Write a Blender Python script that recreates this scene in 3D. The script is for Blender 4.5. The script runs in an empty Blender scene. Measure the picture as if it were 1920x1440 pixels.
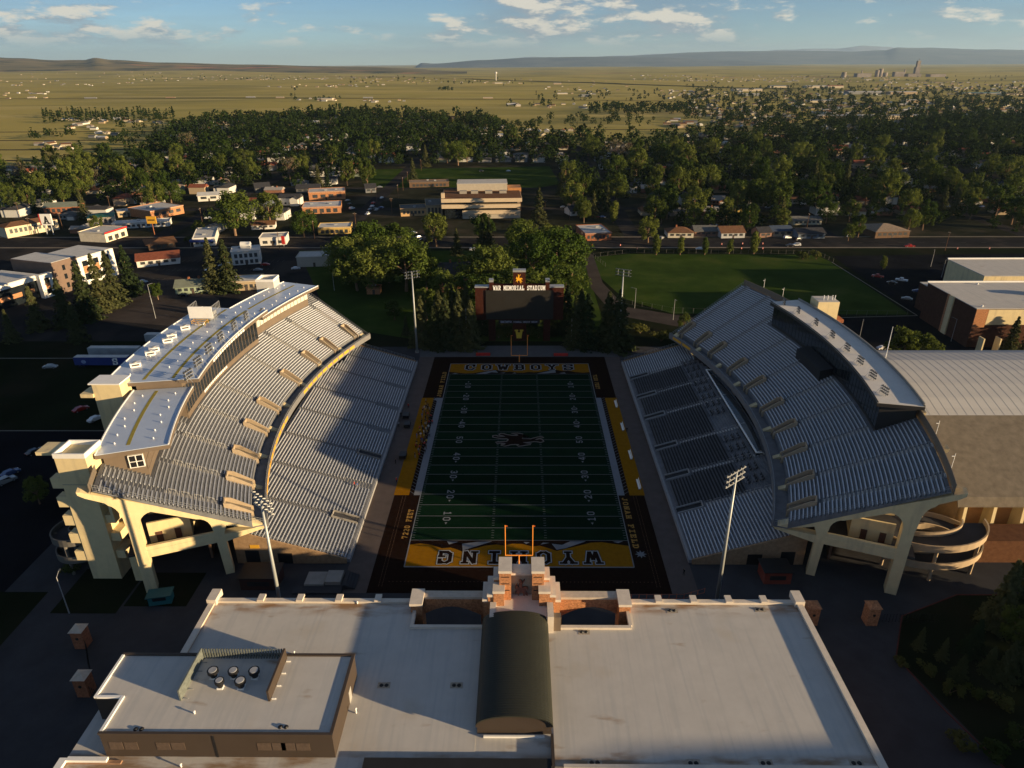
import bpy, bmesh, math, random
import numpy as np
from mathutils import Vector, Matrix, noise
random.seed(7)
R_ = math.radians; HAZE = 1.9e-5
sc = bpy.context.scene
col = sc.collection

# ------------------------------------------------------------------ camera
CAM = np.array([.264, -116.75, 97.36]); FPX = 1293.8
def _basis(yaw, pitch, roll):
    cy, sy = math.cos(yaw), math.sin(yaw); cp, sp = math.cos(pitch), math.sin(pitch); cr, sr = math.cos(roll), math.sin(roll)
    f = np.array([sy*cp, cy*cp, -sp]); r = np.array([cy, -sy, 0]); u = np.cross(r, f)
    return r*cr+u*sr, -r*sr+u*cr, f
CR, CU, CF = _basis(-.01293, .43534, -.00587)
cam = bpy.data.cameras.new('camera'); camo = bpy.data.objects.new('camera', cam); col.objects.link(camo)
camo.matrix_world = Matrix(((CR[0], CU[0], -CF[0], CAM[0]), (CR[1], CU[1], -CF[1], CAM[1]), (CR[2], CU[2], -CF[2], CAM[2]), (0, 0, 0, 1)))
cam.sensor_width = 36; cam.lens = 36*FPX/1920; cam.clip_start = 1; cam.clip_end = 200000
sc.camera = camo
def at(x, y, z=0.0):
    "surveyed ground position of a point seen at x, y of the photograph, at height z"
    d = CF+CR*((x-960)/FPX)+CU*((720-y)/FPX); t = (z-CAM[2])/d[2]; p = CAM+d*t
    return Vector((float(p[0]), float(p[1]), z))

# ------------------------------------------------------------------ sky, sun, exposure
SUN_AZ, SUN_EL = -20.0, 8.5        # the sun stands to the right and a little behind the camera
w = bpy.data.worlds.new('World'); sc.world = w; w.use_nodes = True
nt = w.node_tree; N = nt.nodes; L = nt.links; N.clear()
def nd(t, x, **k):
    n = t.new(x)
    for a, b in k.items(): setattr(n, a, b)
    return n
sky = nd(N, 'ShaderNodeTexSky', sky_type='NISHITA', sun_disc=False, sun_elevation=R_(SUN_EL), sun_rotation=R_(90-SUN_AZ), altitude=2200, air_density=0.85, dust_density=0.1, ozone_density=2.7)
tc = nd(N, 'ShaderNodeTexCoord'); sep = nd(N, 'ShaderNodeSeparateXYZ'); L.new(tc.outputs['Generated'], sep.inputs[0])
def mth(op, a, b=None, c=None, clamp=False, N=N, L=L):
    n = N.new('ShaderNodeMath'); n.operation = op; n.use_clamp = clamp
    for i, v in enumerate((a, b, c)):
        if v is None: continue
        if isinstance(v, (int, float)): n.inputs[i].default_value = v
        else: L.new(v, n.inputs[i])
    return n.outputs[0]
# scattered cumulus with flat grey veils below them, all the way round the sky
def vscale(v, k, off=(0, 0, 0)):
    m = nd(N, 'ShaderNodeMapping'); m.inputs['Scale'].default_value = k; m.inputs['Location'].default_value = off; L.new(v, m.inputs[0]); return m.outputs[0]
def nz(v, scale, det, rough=.55):
    n = nd(N, 'ShaderNodeTexNoise'); n.inputs['Scale'].default_value = scale; n.inputs['Detail'].default_value = det; n.inputs['Roughness'].default_value = rough; L.new(v, n.inputs['Vector']); return n.outputs['Fac']
SK = tc.outputs['Generated']; OF = (18.77, 8.01, 3.143)
big = nz(vscale(SK, (1, 1, 3.0), OF), 2.6, 2)
A = nz(vscale(SK, (1, 1, 3.4), OF), 17.0, 8, .62)
B = nz(vscale(SK, (1, 1, 3.4), (OF[0]+.010, OF[1]-.004, OF[2]+.036)), 17.0, 8, .62)
cov = mth('ADD', mth('ADD', mth('MULTIPLY', A, .75), mth('MULTIPLY', big, .55)), mth('MULTIPLY', mth('SUBTRACT', .085, sep.outputs[2], clamp=True), .9))
low = mth('MULTIPLY', mth('MULTIPLY', mth('SUBTRACT', sep.outputs[2], .016), 45.0, clamp=True), .85)
dens = mth('MULTIPLY', mth('MULTIPLY', mth('SUBTRACT', cov, .715), 12.0, clamp=True), low)
veil = mth('MULTIPLY', mth('MULTIPLY', mth('SUBTRACT', mth('ADD', mth('MULTIPLY', nz(vscale(SK, (1, 1, 9.0), OF), 5.0, 4), .5), mth('MULTIPLY', big, .7)), .56), 4.5, clamp=True), .55)
veil = mth('MULTIPLY', veil, mth('MULTIPLY', sep.outputs[2], 60.0, clamp=True))
lit = mth('MULTIPLY', mth('ADD', mth('SUBTRACT', A, B), .03), 9.0, clamp=True)
ccol = nd(N, 'ShaderNodeMix', data_type='RGBA'); L.new(lit, ccol.inputs[0]); ccol.inputs[6].default_value = (2.6, 3.1, 3.5, 1); ccol.inputs[7].default_value = (7.0, 6.4, 5.2, 1)
mixv = nd(N, 'ShaderNodeMix', data_type='RGBA'); L.new(veil, mixv.inputs[0]); L.new(sky.outputs[0], mixv.inputs[6]); mixv.inputs[7].default_value = (1.9, 2.4, 2.9, 1)
mixc = nd(N, 'ShaderNodeMix', data_type='RGBA'); L.new(dens, mixc.inputs[0]); L.new(mixv.outputs[2], mixc.inputs[6]); L.new(ccol.outputs[2], mixc.inputs[7])
bg = nd(N, 'ShaderNodeBackground'); bg.inputs[1].default_value = .056; L.new(mixc.outputs[2], bg.inputs[0])
wo = nd(N, 'ShaderNodeOutputWorld'); L.new(bg.outputs[0], wo.inputs[0])
sl = bpy.data.lights.new('sun', 'SUN'); sl.energy = 5.0; sl.angle = R_(.6); sl.color = (1.0, .74, .42)
so = bpy.data.objects.new('sun', sl); col.objects.link(so)
sd = Vector((math.cos(R_(SUN_EL))*math.cos(R_(SUN_AZ)), math.cos(R_(SUN_EL))*math.sin(R_(SUN_AZ)), math.sin(R_(SUN_EL))))
so.rotation_euler = sd.to_track_quat('Z', 'Y').to_euler(); so.location = sd*500
vs = sc.view_settings; vs.view_transform = 'Standard'; vs.look = 'None'; vs.exposure = 1.1; vs.gamma = 1.0; vs.use_curve_mapping = False
sc.cycles.max_bounces = 6; sc.cycles.diffuse_bounces = 3; sc.cycles.volume_bounces = 0; sc.cycles.use_denoising = True

# ------------------------------------------------------------------ materials
MAT = {}
def mat(name, c, rough=.85, var=.15, scale=.4, c2=None, metal=0, spec=.3, bump=0, coord='pos', detail=4, emit=0, stretch=None, thr=None):
    if name in MAT: return MAT[name]
    m = bpy.data.materials.new(name); m.use_nodes = True; t = m.node_tree; n = t.nodes; l = t.links
    b = n['Principled BSDF']; b.inputs['Roughness'].default_value = rough; b.inputs['Metallic'].default_value = metal
    b.inputs['Specular IOR Level'].default_value = spec if rough < .84 else 0.0
    c = tuple(c)
    if c2 is None: lo = tuple(max(0, x*(1-var)) for x in c); hi = tuple(min(1, x*(1+var)) for x in c)
    else: lo, hi = c, tuple(c2)
    tx = n.new('ShaderNodeTexNoise'); tx.inputs['Scale'].default_value = scale; tx.inputs['Detail'].default_value = detail; tx.inputs['Roughness'].default_value = .62
    if coord == 'pos': g = n.new('ShaderNodeNewGeometry').outputs['Position']
    else: g = n.new('ShaderNodeTexCoord').outputs['Object']
    if stretch:
        mp = n.new('ShaderNodeMapping'); mp.inputs['Scale'].default_value = stretch; l.new(g, mp.inputs[0]); g = mp.outputs[0]
    l.new(g, tx.inputs['Vector'])
    rp = n.new('ShaderNodeValToRGB'); rp.color_ramp.elements[0].color = lo+(1,); rp.color_ramp.elements[1].color = hi+(1,)
    a, z = thr or (.3, .7); rp.color_ramp.elements[0].position = a; rp.color_ramp.elements[1].position = z
    l.new(tx.outputs['Fac'], rp.inputs[0]); l.new(rp.outputs[0], b.inputs['Base Color'])
    if bump:
        bp = n.new('ShaderNodeBump'); bp.inputs['Strength'].default_value = min(1, bump); bp.inputs['Distance'].default_value = .1
        l.new(tx.outputs['Fac'], bp.inputs['Height']); l.new(bp.outputs[0], b.inputs['Normal'])
    if emit:
        b.inputs['Emission Color'].default_value = c+(1,); b.inputs['Emission Strength'].default_value = emit
    MAT[name] = m; return m
M = mat
def mix_noise(m, c, scale, lo, hi, amount=1.0, stretch=None):
    "lay a second, blotchy colour (wear, dry patches, stains, painted sunlit patches) over a material"
    t = m.node_tree; n = t.nodes; l = t.links; b = n['Principled BSDF']; src = b.inputs['Base Color'].links[0].from_socket
    g = n.new('ShaderNodeNewGeometry').outputs['Position']
    if stretch:
        mp = n.new('ShaderNodeMapping'); mp.inputs['Scale'].default_value = stretch; l.new(g, mp.inputs[0]); g = mp.outputs[0]
    tx = n.new('ShaderNodeTexNoise'); tx.inputs['Scale'].default_value = scale; tx.inputs['Detail'].default_value = 5; l.new(g, tx.inputs['Vector'])
    mr = n.new('ShaderNodeMapRange'); mr.inputs[1].default_value = lo; mr.inputs[2].default_value = hi; mr.inputs[4].default_value = amount; l.new(tx.outputs['Fac'], mr.inputs[0])
    mx = n.new('ShaderNodeMix'); mx.data_type = 'RGBA'; l.new(mr.outputs[0], mx.inputs[0]); l.new(src, mx.inputs[6]); mx.inputs[7].default_value = tuple(c)+(1,)
    l.new(mx.outputs[2], b.inputs['Base Color'])

# ------------------------------------------------------------------ mesh building
class MB:
    def __init__(s): s.v = []; s.f = []; s.m = []; s.mi = 0
    def add(s, vs, fs):
        o = len(s.v); s.v += [tuple(p) for p in vs]; s.f += [tuple(i+o for i in f) for f in fs]; s.m += [s.mi]*len(fs); return s
    def box(s, x0, x1, y0, y1, z0, z1):
        return s.add([(x0,y0,z0),(x1,y0,z0),(x1,y1,z0),(x0,y1,z0),(x0,y0,z1),(x1,y0,z1),(x1,y1,z1),(x0,y1,z1)],
                     [(0,3,2,1),(4,5,6,7),(0,1,5,4),(1,2,6,5),(2,3,7,6),(3,0,4,7)])
    def bbox(s, cx, cy, cz, sx, sy, sz, rz=0):
        c, n = math.cos(rz), math.sin(rz); o = len(s.v); s.box(-sx/2, sx/2, -sy/2, sy/2, -sz/2, sz/2)
        s.v[o:] = [(cx+x*c-y*n, cy+x*n+y*c, cz+z) for x, y, z in s.v[o:]]; return s
    def prism(s, poly, z0, z1):
        n = len(poly); a = sum(poly[i][0]*poly[(i+1)%n][1]-poly[(i+1)%n][0]*poly[i][1] for i in range(n))
        if a < 0: poly = poly[::-1]
        return s.add([(x, y, z0) for x, y in poly]+[(x, y, z1) for x, y in poly], [tuple(range(n-1, -1, -1)), tuple(range(n, 2*n))]+[(i, (i+1) % n, n+(i+1) % n, n+i) for i in range(n)])
    def sheet(s, poly, z):
        n = len(poly); a = sum(poly[i][0]*poly[(i+1)%n][1]-poly[(i+1)%n][0]*poly[i][1] for i in range(n))
        if a < 0: poly = poly[::-1]
        return s.add([(p[0], p[1], z) for p in poly], [tuple(range(n))])
    def rect(s, x0, x1, y0, y1, z): return s.sheet([(x0,y0),(x1,y0),(x1,y1),(x0,y1)], z)
    def tube(s, p, q, r0, r1=None, n=6, cap=True):
        p, q = Vector(p), Vector(q); r1 = r0 if r1 is None else r1; d = (q-p).normalized(); u = d.orthogonal().normalized(); v = d.cross(u)
        vs = [p+(u*math.cos(6.28319*i/n)+v*math.sin(6.28319*i/n))*r0 for i in range(n)]+[q+(u*math.cos(6.28319*i/n)+v*math.sin(6.28319*i/n))*r1 for i in range(n)]
        fs = [(i, (i+1) % n, n+(i+1) % n, n+i) for i in range(n)]
        if cap: fs += [tuple(range(n-1, -1, -1)), tuple(range(n, 2*n))]
        return s.add(vs, fs)
    def loft(s, rings, cap=True, closed=True):
        n = len(rings[0]); vs = [p for r in rings for p in r]; fs = []
        for k in range(len(rings)-1):
            for i in range(n if closed else n-1):
                j = (i+1) % n; fs.append((k*n+i, k*n+j, (k+1)*n+j, (k+1)*n+i))
        if cap and closed: fs += [tuple(range(n-1, -1, -1)), tuple(range((len(rings)-1)*n, len(rings)*n))]
        return s.add(vs, fs)
    def mesh(s, name, mats, smooth=False):
        me = bpy.data.meshes.new(name); me.from_pydata(s.v, [], s.f)
        if not isinstance(mats, (list, tuple)): mats = [mats]
        for m in mats: me.materials.append(m)
        if len(mats) > 1: me.polygons.foreach_set('material_index', s.m)
        if smooth: me.polygons.foreach_set('use_smooth', [True]*len(s.f))
        me.update(); return me
    def build(s, name, mats, parent=None, world=True, smooth=False):
        if parent is not None and world:
            ox, oy, oz = parent.location if parent.parent is None else Vector(parent.location)+Vector(parent.parent.location)
            s.v = [(x-ox, y-oy, z-oz) for x, y, z in s.v]
        return link(name, s.mesh(name, mats, smooth), parent)
def link(name, me, parent=None, loc=(0, 0, 0)):
    o = bpy.data.objects.new(name, me); col.objects.link(o); o.location = loc
    if parent is not None: o.parent = parent
    return o
def tag(o, label=None, cat=None, group=None, kind=None):
    if label: o['label'] = label
    if cat: o['category'] = cat
    if group: o['group'] = group
    if kind: o['kind'] = kind
    return o
def thing(name, label, cat, loc=(0, 0, 0), group=None, rz=0):
    o = bpy.data.objects.new(name, None); col.objects.link(o); o.location = loc; o.rotation_euler[2] = rz; o.empty_display_size = .5
    return tag(o, label, cat, group)
def copy_tree(o, parent=None):
    c = o.copy(); col.objects.link(c); c.parent = parent
    for ch in list(KIDS.get(o.name) or o.children): copy_tree(ch, c)
    return c
KIDS = {}
def place(proto, loc, rz=0, s=1, label=None, group=None, first={}):
    "puts a copy of a prototype (the prototype itself the first time)"
    if proto.name not in first: first[proto.name] = 1; KIDS[proto.name] = list(proto.children); o = proto
    else: o = copy_tree(proto)
    o.location = loc; o.rotation_euler = (0, 0, rz); o.scale = (s, s, s) if isinstance(s, (int, float)) else s
    if label: o['label'] = label
    if group: o['group'] = group
    return o
def struct(name, mb, m): return tag(mb.build(name, m), kind='structure')
# ------------------------------------------------------------------ palette
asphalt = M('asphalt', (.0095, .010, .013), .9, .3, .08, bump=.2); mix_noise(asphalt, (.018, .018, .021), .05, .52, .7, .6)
asph_l = M('worn_asphalt', (.06, .05, .045), .9, .25, .1)
concrete = M('concrete', (.048, .048, .053), .85, .14, .25); mix_noise(concrete, (.03, .029, .031), .12, .55, .75, .5)
conc_l = M('pale_concrete', (.26, .245, .225), .85, .1, .5)
cream = M('cream_concrete', (.66, .54, .31), .8, .06, .6); mix_noise(cream, (.36, .30, .21), .6, .52, .74, .55, (1, 1, .12))
stone = M('buff_stone', (.50, .42, .34), .85, .12, 1.2)
brick = M('red_brick', (.30, .12, .065), .9, .3, 2.2)
brick_o = M('orange_brick', (.40, .19, .095), .9, .4, 3.0)
brownm = M('brown_metal_cladding', (.052, .038, .029), .6, .06, .3)
white_roof = M('white_roof_membrane', (.50, .475, .44), .85, .05, .35); mix_noise(white_roof, (.42, .36, .28), .14, .60, .76, .5); mix_noise(white_roof, (.40, .395, .385), 1.3, .5, .66, .45, (1, .04, 1)); mix_noise(white_roof, (.27, .17, .09), .35, .66, .76, .7, (.35, 1, 1))
white_p = M('white_paint', (.78, .77, .74), .6, .04, .8)
steel = M('galvanised_steel', (.33, .34, .35), .5, .14, 1.5, metal=.25)
alum = M('aluminium_bench', (.50, .52, .56), .5, .12, .9, spec=.35)
tread = M('grey_tread', (.145, .15, .163), .75, .2, .5)
blackm = M('black_metal', (.012, .012, .014), .45, .2, 1)
glass = M('dark_glass', (.012, .016, .02), .08, .2, .2, spec=.6)
glass_l = M('pale_glass_panel', (.55, .56, .50), .25, .08, .5, spec=.5)
yellow = M('gold_paint', (.62, .33, .03), .7, .1, .5)
gold_t = M('gold_turf', (.235, .105, .005), .95, .12, 1.0)
brown_t = M('brown_turf', (.014, .007, .005), .95, .2, 1.0)
white_t = M('white_turf', (.18, .19, .21), .95, .08, 1.0)
turf = M('green_turf', (.0035, .0135, .0062), .95, .18, .25, stretch=(.2, 1, 1)); 
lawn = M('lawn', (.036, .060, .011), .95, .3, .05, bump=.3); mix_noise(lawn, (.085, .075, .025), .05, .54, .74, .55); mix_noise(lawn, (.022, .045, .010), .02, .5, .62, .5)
lawn_d = M('shade_dark_lawn', (.011, .015, .007), .95, .4, .03); mix_noise(lawn_d, (.028, .023, .015), .05, .5, .7, .6)  # darker copy of the lawn, shade painted into its colour
red_p = M('red_paint', (.45, .03, .025), .5, .1, 1)
blue_p = M('blue_paint', (.02, .04, .19), .45, .1, 1)
orange_p = M('orange_paint', (.75, .17, .05), .5, .05, 1)
plainm = M('prairie_grass', (.43, .34, .11), .95, .3, .0016, c2=(.35, .30, .095), thr=(.35, .65), detail=6)
mix_noise(plainm, (.24, .215, .08), .0011, .48, .62, .85); mix_noise(plainm, (.50, .40, .16), .004, .52, .68, .7, (.3, 1.4, 1)); mix_noise(plainm, (.17, .17, .07), .006, .60, .70, .6, (.35, 1.0, 1)); mix_noise(plainm, (.46, .24, .11), .00045, .60, .70, .55, (1, 2.2, 1))
hillm = M('dry_hills', (.14, .12, .06), .95, .4, .0012, c2=(.26, .20, .09), bump=.5, detail=8)
mix_noise(hillm, (.50, .20, .11), .0009, .56, .66, .8, (.6, .6, 5)); mix_noise(hillm, (.03, .04, .022), .002, .5, .62, .8)
mtn = M('haze_blue_mountains', (.09, .12, .15), .95, .4, .0008, c2=(.17, .19, .20), detail=8, bump=.5)  # blue of the distant haze painted into the ridge colour
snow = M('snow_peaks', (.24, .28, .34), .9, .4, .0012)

# ------------------------------------------------------------------ ground sheet to the horizon
def gh(x, d):
    "height of the open plain beyond the town"
    if d <= 1500: return 0.0
    k = min(1, (d-1500)/3500); z = k*(noise.noise((x*.0013, d*.0011, 3))*11+noise.noise((x*.0036, d*.0030, 8))*3.5+noise.noise((x*.00035, d*.0003, 9))*24+k*noise.noise((x*.00012, d*.0001, 5))*26)-k*6
    if d > 6000 and x < -.30*d: z += min(1, (d-6000)/9000)*(-.30*d-x)*.028*min(1, 14000/d)
    return z
def ground():
    ds = [-900, -400, -150, 0, 150, 300, 500, 800, 1200]
    d = 1200
    while d < 52000: d *= 1.04; ds.append(d)
    xs = []
    W = 170
    vs = []; fs = []
    for d in ds:
        half = max(2500, abs(d)*1.25+1500)
        for i in range(W+1):
            x = (i/W*2-1)*half; z = 0
            z = gh(x, d)
            vs.append((x, d, z-.05))
    n = len(ds)
    for j in range(n-1):
        for i in range(W): a = j*(W+1)+i; fs.append((a, a+1, a+W+2, a+W+1))
    mb = MB(); mb.add(vs, fs); o = mb.build('ground', plainm, smooth=True); tag(o, kind='structure'); return o
ground()
def ridge(name, m, dist, pts, depth, rough, seed, foot=0):
    "hills: pts = (x pixel bearing, height in pixels above the level horizon) at a distance, built as a long rounded massif"
    n = 260; xs = [p[0] for p in pts]; vs = []; fs = []; rows = 14
    for i in range(n+1):
        b = xs[0]+(xs[-1]-xs[0])*i/n
        for k in range(len(pts)-1):
            if pts[k][0] <= b <= pts[k+1][0]:
                t = (b-pts[k][0])/(pts[k+1][0]-pts[k][0]); t = t*t*(3-2*t); h = pts[k][1]*(1-t)+pts[k+1][1]*t; break
        for j in range(rows+1):
            u = j/rows; prof = math.sin(min(1, u*1.15)*math.pi/2)**.9 if u < .87 else math.cos((u-.87)/.13*math.pi/2)
            D = dist+(u-.87)*depth; x = (b-960-23)/FPX*D*1.09+CAM[0]
            H = (h/FPX*dist*1.02+97)
            wob = noise.noise((x*rough, D*rough, seed))*.5+noise.noise((x*rough*3, D*rough*3, seed+4))*.25
            z = foot+(H-foot)*prof*(1+.28*wob*(1-u)*2*u)+ (wob*.035*H if u > .5 else 0)
            vs.append((x, CAM[1]+D, z if j not in (0, rows) else -20))
    for i in range(n):
        for j in range(rows): a = i*(rows+1)+j; fs.append((a, a+rows+1, a+rows+2, a+1))
    mb = MB(); mb.add(vs, fs); return tag(mb.build(name, m, smooth=True), kind='structure')
ridge('hills', hillm, 15000, [(-700, 36), (-300, 30), (-60, 22), (0, 19), (130, 16), (190, 12), (262, 8), (300, 8), (318, 11), (345, 8), (420, 4), (560, 0), (720, -4), (900, -10)], 6500, .0006, 2)
ridge('hills', mtn, 24000, [(815, -6), (830, 1), (850, 0), (930, 5), (1010, 8), (1090, 9), (1200, 7), (1320, 2), (1420, -5)], 4500, .0007, 11)
ridge('hills', mtn, 33000, [(1040, -6), (1120, 9), (1290, 15), (1400, 16), (1500, 14), (1545, 16), (1565, 20), (1600, 19), (1700, 16), (1790, 14), (1900, 17), (2050, 20), (2400, 18)], 9000, .0004, 21)
ridge('mountain', snow, 45000, [(900, -4), (1000, 9), (1060, 8), (1240, 13), (1470, 19), (1510, 22), (1540, 21), (1600, 14), (1800, 13), (2200, 16)], 5000, .0007, 33)
town_a = M('sunlit_town_asphalt', (.026, .025, .026), .95, .3, .05); mix_noise(town_a, (.06, .052, .046), .035, .5, .64, .7)  # lighter asphalt for the town, sunlit patches painted into the colour
# ------------------------------------------------------------------ near ground: campus paving, lots, lawns, streets
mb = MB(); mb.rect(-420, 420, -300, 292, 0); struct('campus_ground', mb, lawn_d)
mb = MB(); mb.sheet([(-700, 292), (900, 292)]+[tuple(at(x, y)[:2]) for x, y in ((2000, 236), (1600, 240), (1500, 248), (1400, 258), (1290, 256), (1250, 272), (1110, 276), (1010, 272), (950, 254), (900, 236), (700, 230), (560, 232), (430, 242), (325, 262), (250, 312), (120, 322), (0, 345), (-70, 370))], .0); struct('town_ground', mb, M('town_soil', (.026, .027, .017), .95, .4, .04))
mix_noise(MAT['town_soil'], (.075, .06, .045), .03, .52, .66, .7)
mb = MB(); mb.rect(-105, 105, -95, 126, .004); struct('pavement', mb, concrete)
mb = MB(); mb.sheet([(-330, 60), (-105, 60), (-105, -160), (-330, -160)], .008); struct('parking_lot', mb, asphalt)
mb = MB(); mb.sheet([tuple(at(-20, 640)[:2]), tuple(at(560, 640)[:2]), tuple(at(610, 545)[:2]), tuple(at(610, 440)[:2]), tuple(at(-60, 450)[:2])], .012); struct('parking_lot', mb, town_a)
mb = MB(); mb.sheet([tuple(at(x, y)[:2]) for x, y in ((190, 560), (330, 515), (410, 560), (420, 620), (190, 600))], .016); struct('parking_lot', mb, asph_l)
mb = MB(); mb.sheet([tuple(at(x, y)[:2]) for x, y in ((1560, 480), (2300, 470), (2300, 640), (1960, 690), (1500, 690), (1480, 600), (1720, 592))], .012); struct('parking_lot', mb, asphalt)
mb = MB(); mb.sheet([tuple(at(x, y)[:2]) for x, y in ((1112, 482), (1180, 476), (1530, 478), (1560, 492), (1706, 590), (1260, 588), (1170, 560), (1125, 520))], .02); struct('lawn', mb, lawn)
mb = MB(); mb.sheet([tuple(at(x, y)[:2]) for x, y in ((560, 470), (1090, 470), (1130, 600), (1140, 640), (800, 640), (660, 618), (600, 560))], .02); struct('lawn', mb, lawn)
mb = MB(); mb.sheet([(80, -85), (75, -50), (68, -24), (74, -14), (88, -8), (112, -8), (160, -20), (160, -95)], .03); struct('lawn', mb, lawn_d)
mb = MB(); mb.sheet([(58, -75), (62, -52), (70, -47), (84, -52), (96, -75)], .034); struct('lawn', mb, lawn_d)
mb = MB()
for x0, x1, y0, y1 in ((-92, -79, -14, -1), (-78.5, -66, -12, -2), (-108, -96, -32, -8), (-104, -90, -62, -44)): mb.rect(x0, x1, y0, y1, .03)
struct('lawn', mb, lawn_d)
mb = MB(); mb.sheet([tuple(at(x, y)[:2]) for x, y in ((1092, 470), (1112, 478), (1130, 530), (1172, 575), (1300, 596), (1420, 610), (1420, 625), (1280, 614), (1150, 590), (1108, 540))], .03); struct('path', mb, asph_l)
mb = MB(); mb.sheet([tuple(at(x, y)[:2]) for x, y in ((690, 352), (690, 318), (1030, 312), (1050, 345), (1010, 352))], .03); struct('lawn', mb, lawn)
# streets
def road(x0, y0, x1, y1, wd, z, m=None, name='road'):
    d = Vector((x1-x0, y1-y0)).normalized(); n = Vector((-d.y, d.x))*wd/2; mb = MB()
    mb.sheet([(x0-n.x, y0-n.y), (x1-n.x, y1-n.y), (x1+n.x, y1+n.y), (x0+n.x, y0+n.y)], z); return struct(name, mb, m or asphalt)
ROADS = []
road(-900, 303, 900, 282, 24, .024, town_a); ROADS.append(('h', 293, 14))
for y in (398, 492, 588, 690, 800, 920, 1060): road(-1000, y+6, 1200, y-6, 10, .028, town_a); ROADS.append(('h', y, 7))
for x, y1 in ((-455, 640), (-338, 800), (-226, 1000), (-112, 1100), (70, 820), (190, 760), (310, 860), (430, 1000), (560, 1000)): road(x, 293, x*1.02, y1, 11, .032, town_a); ROADS.append(('v', x, 8))
for y, off in ((293, 13.5), (293, -13.5)):
    road(-600, y+off+7, 800, y+off-7, 2.2, .05, M('pale_pavement', (.20, .17, .14), .9, .15, .2), 'pavement')
# painted centre lines on the avenue
mb = MB()
for i in range(120):
    x = -700+i*12; y = 293-.01165*x; mb.rect(x, x+3, y-.08, y+.08, .036)
tag(mb.build('road_markings', M('worn_paint', (.14, .13, .11), .9, .4, .5)), kind='structure')
# parking bay lines in the lots beside and behind the left stand
mb = MB()
for row in range(5):
    for i in range(26):
        x = -300+i*2.8; y = -60+row*20; mb.rect(x, x+.12, y, y+5, .013); 
for row in range(3):
    for i in range(22):
        x = -190+i*2.9; y = 214+row*18; mb.rect(x, x+.12, y, y+5, .02)
tag(mb.build('bay_markings', M('worn_paint', (.14, .13, .11), .9, .4, .5)), kind='structure')
# kerbs
mb = MB()
def kerb(pts, h=.13, wd=.2, m=None):
    for (ax, ay), (bx, by) in zip(pts, pts[1:]):
        L_ = math.hypot(bx-ax, by-ay); mb.bbox((ax+bx)/2, (ay+by)/2, h/2, L_+wd*.7, wd, h, math.atan2(by-ay, bx-ax))
def arc(cx, cy, r, a0, a1, n=14): return [(cx+r*math.cos(R_(a0+(a1-a0)*i/n)), cy+r*math.sin(R_(a0+(a1-a0)*i/n))) for i in range(n+1)]
kerb([(80, -85), (75, -50), (70, -34), (68, -24), (74, -14), (88, -8), (112, -8)]); kerb([(58, -75), (62, -52), (70, -47), (84, -52), (96, -75)])
tag(mb.build('kerb', M('red_kerb', (.12, .035, .03), .9, .3, .3)), kind='structure')
mb = MB()
kerb([tuple(at(x, y)[:2]) for x, y in ((215, 650), (170, 672), (-40, 672))]); kerb([(-105, 60), (-330, 60)])
kerb([tuple(at(x, y)[:2]) for x, y in ((1480, 598), (1720, 592), (1560, 492))])
tag(mb.build('kerb', conc_l), kind='structure')
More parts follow.
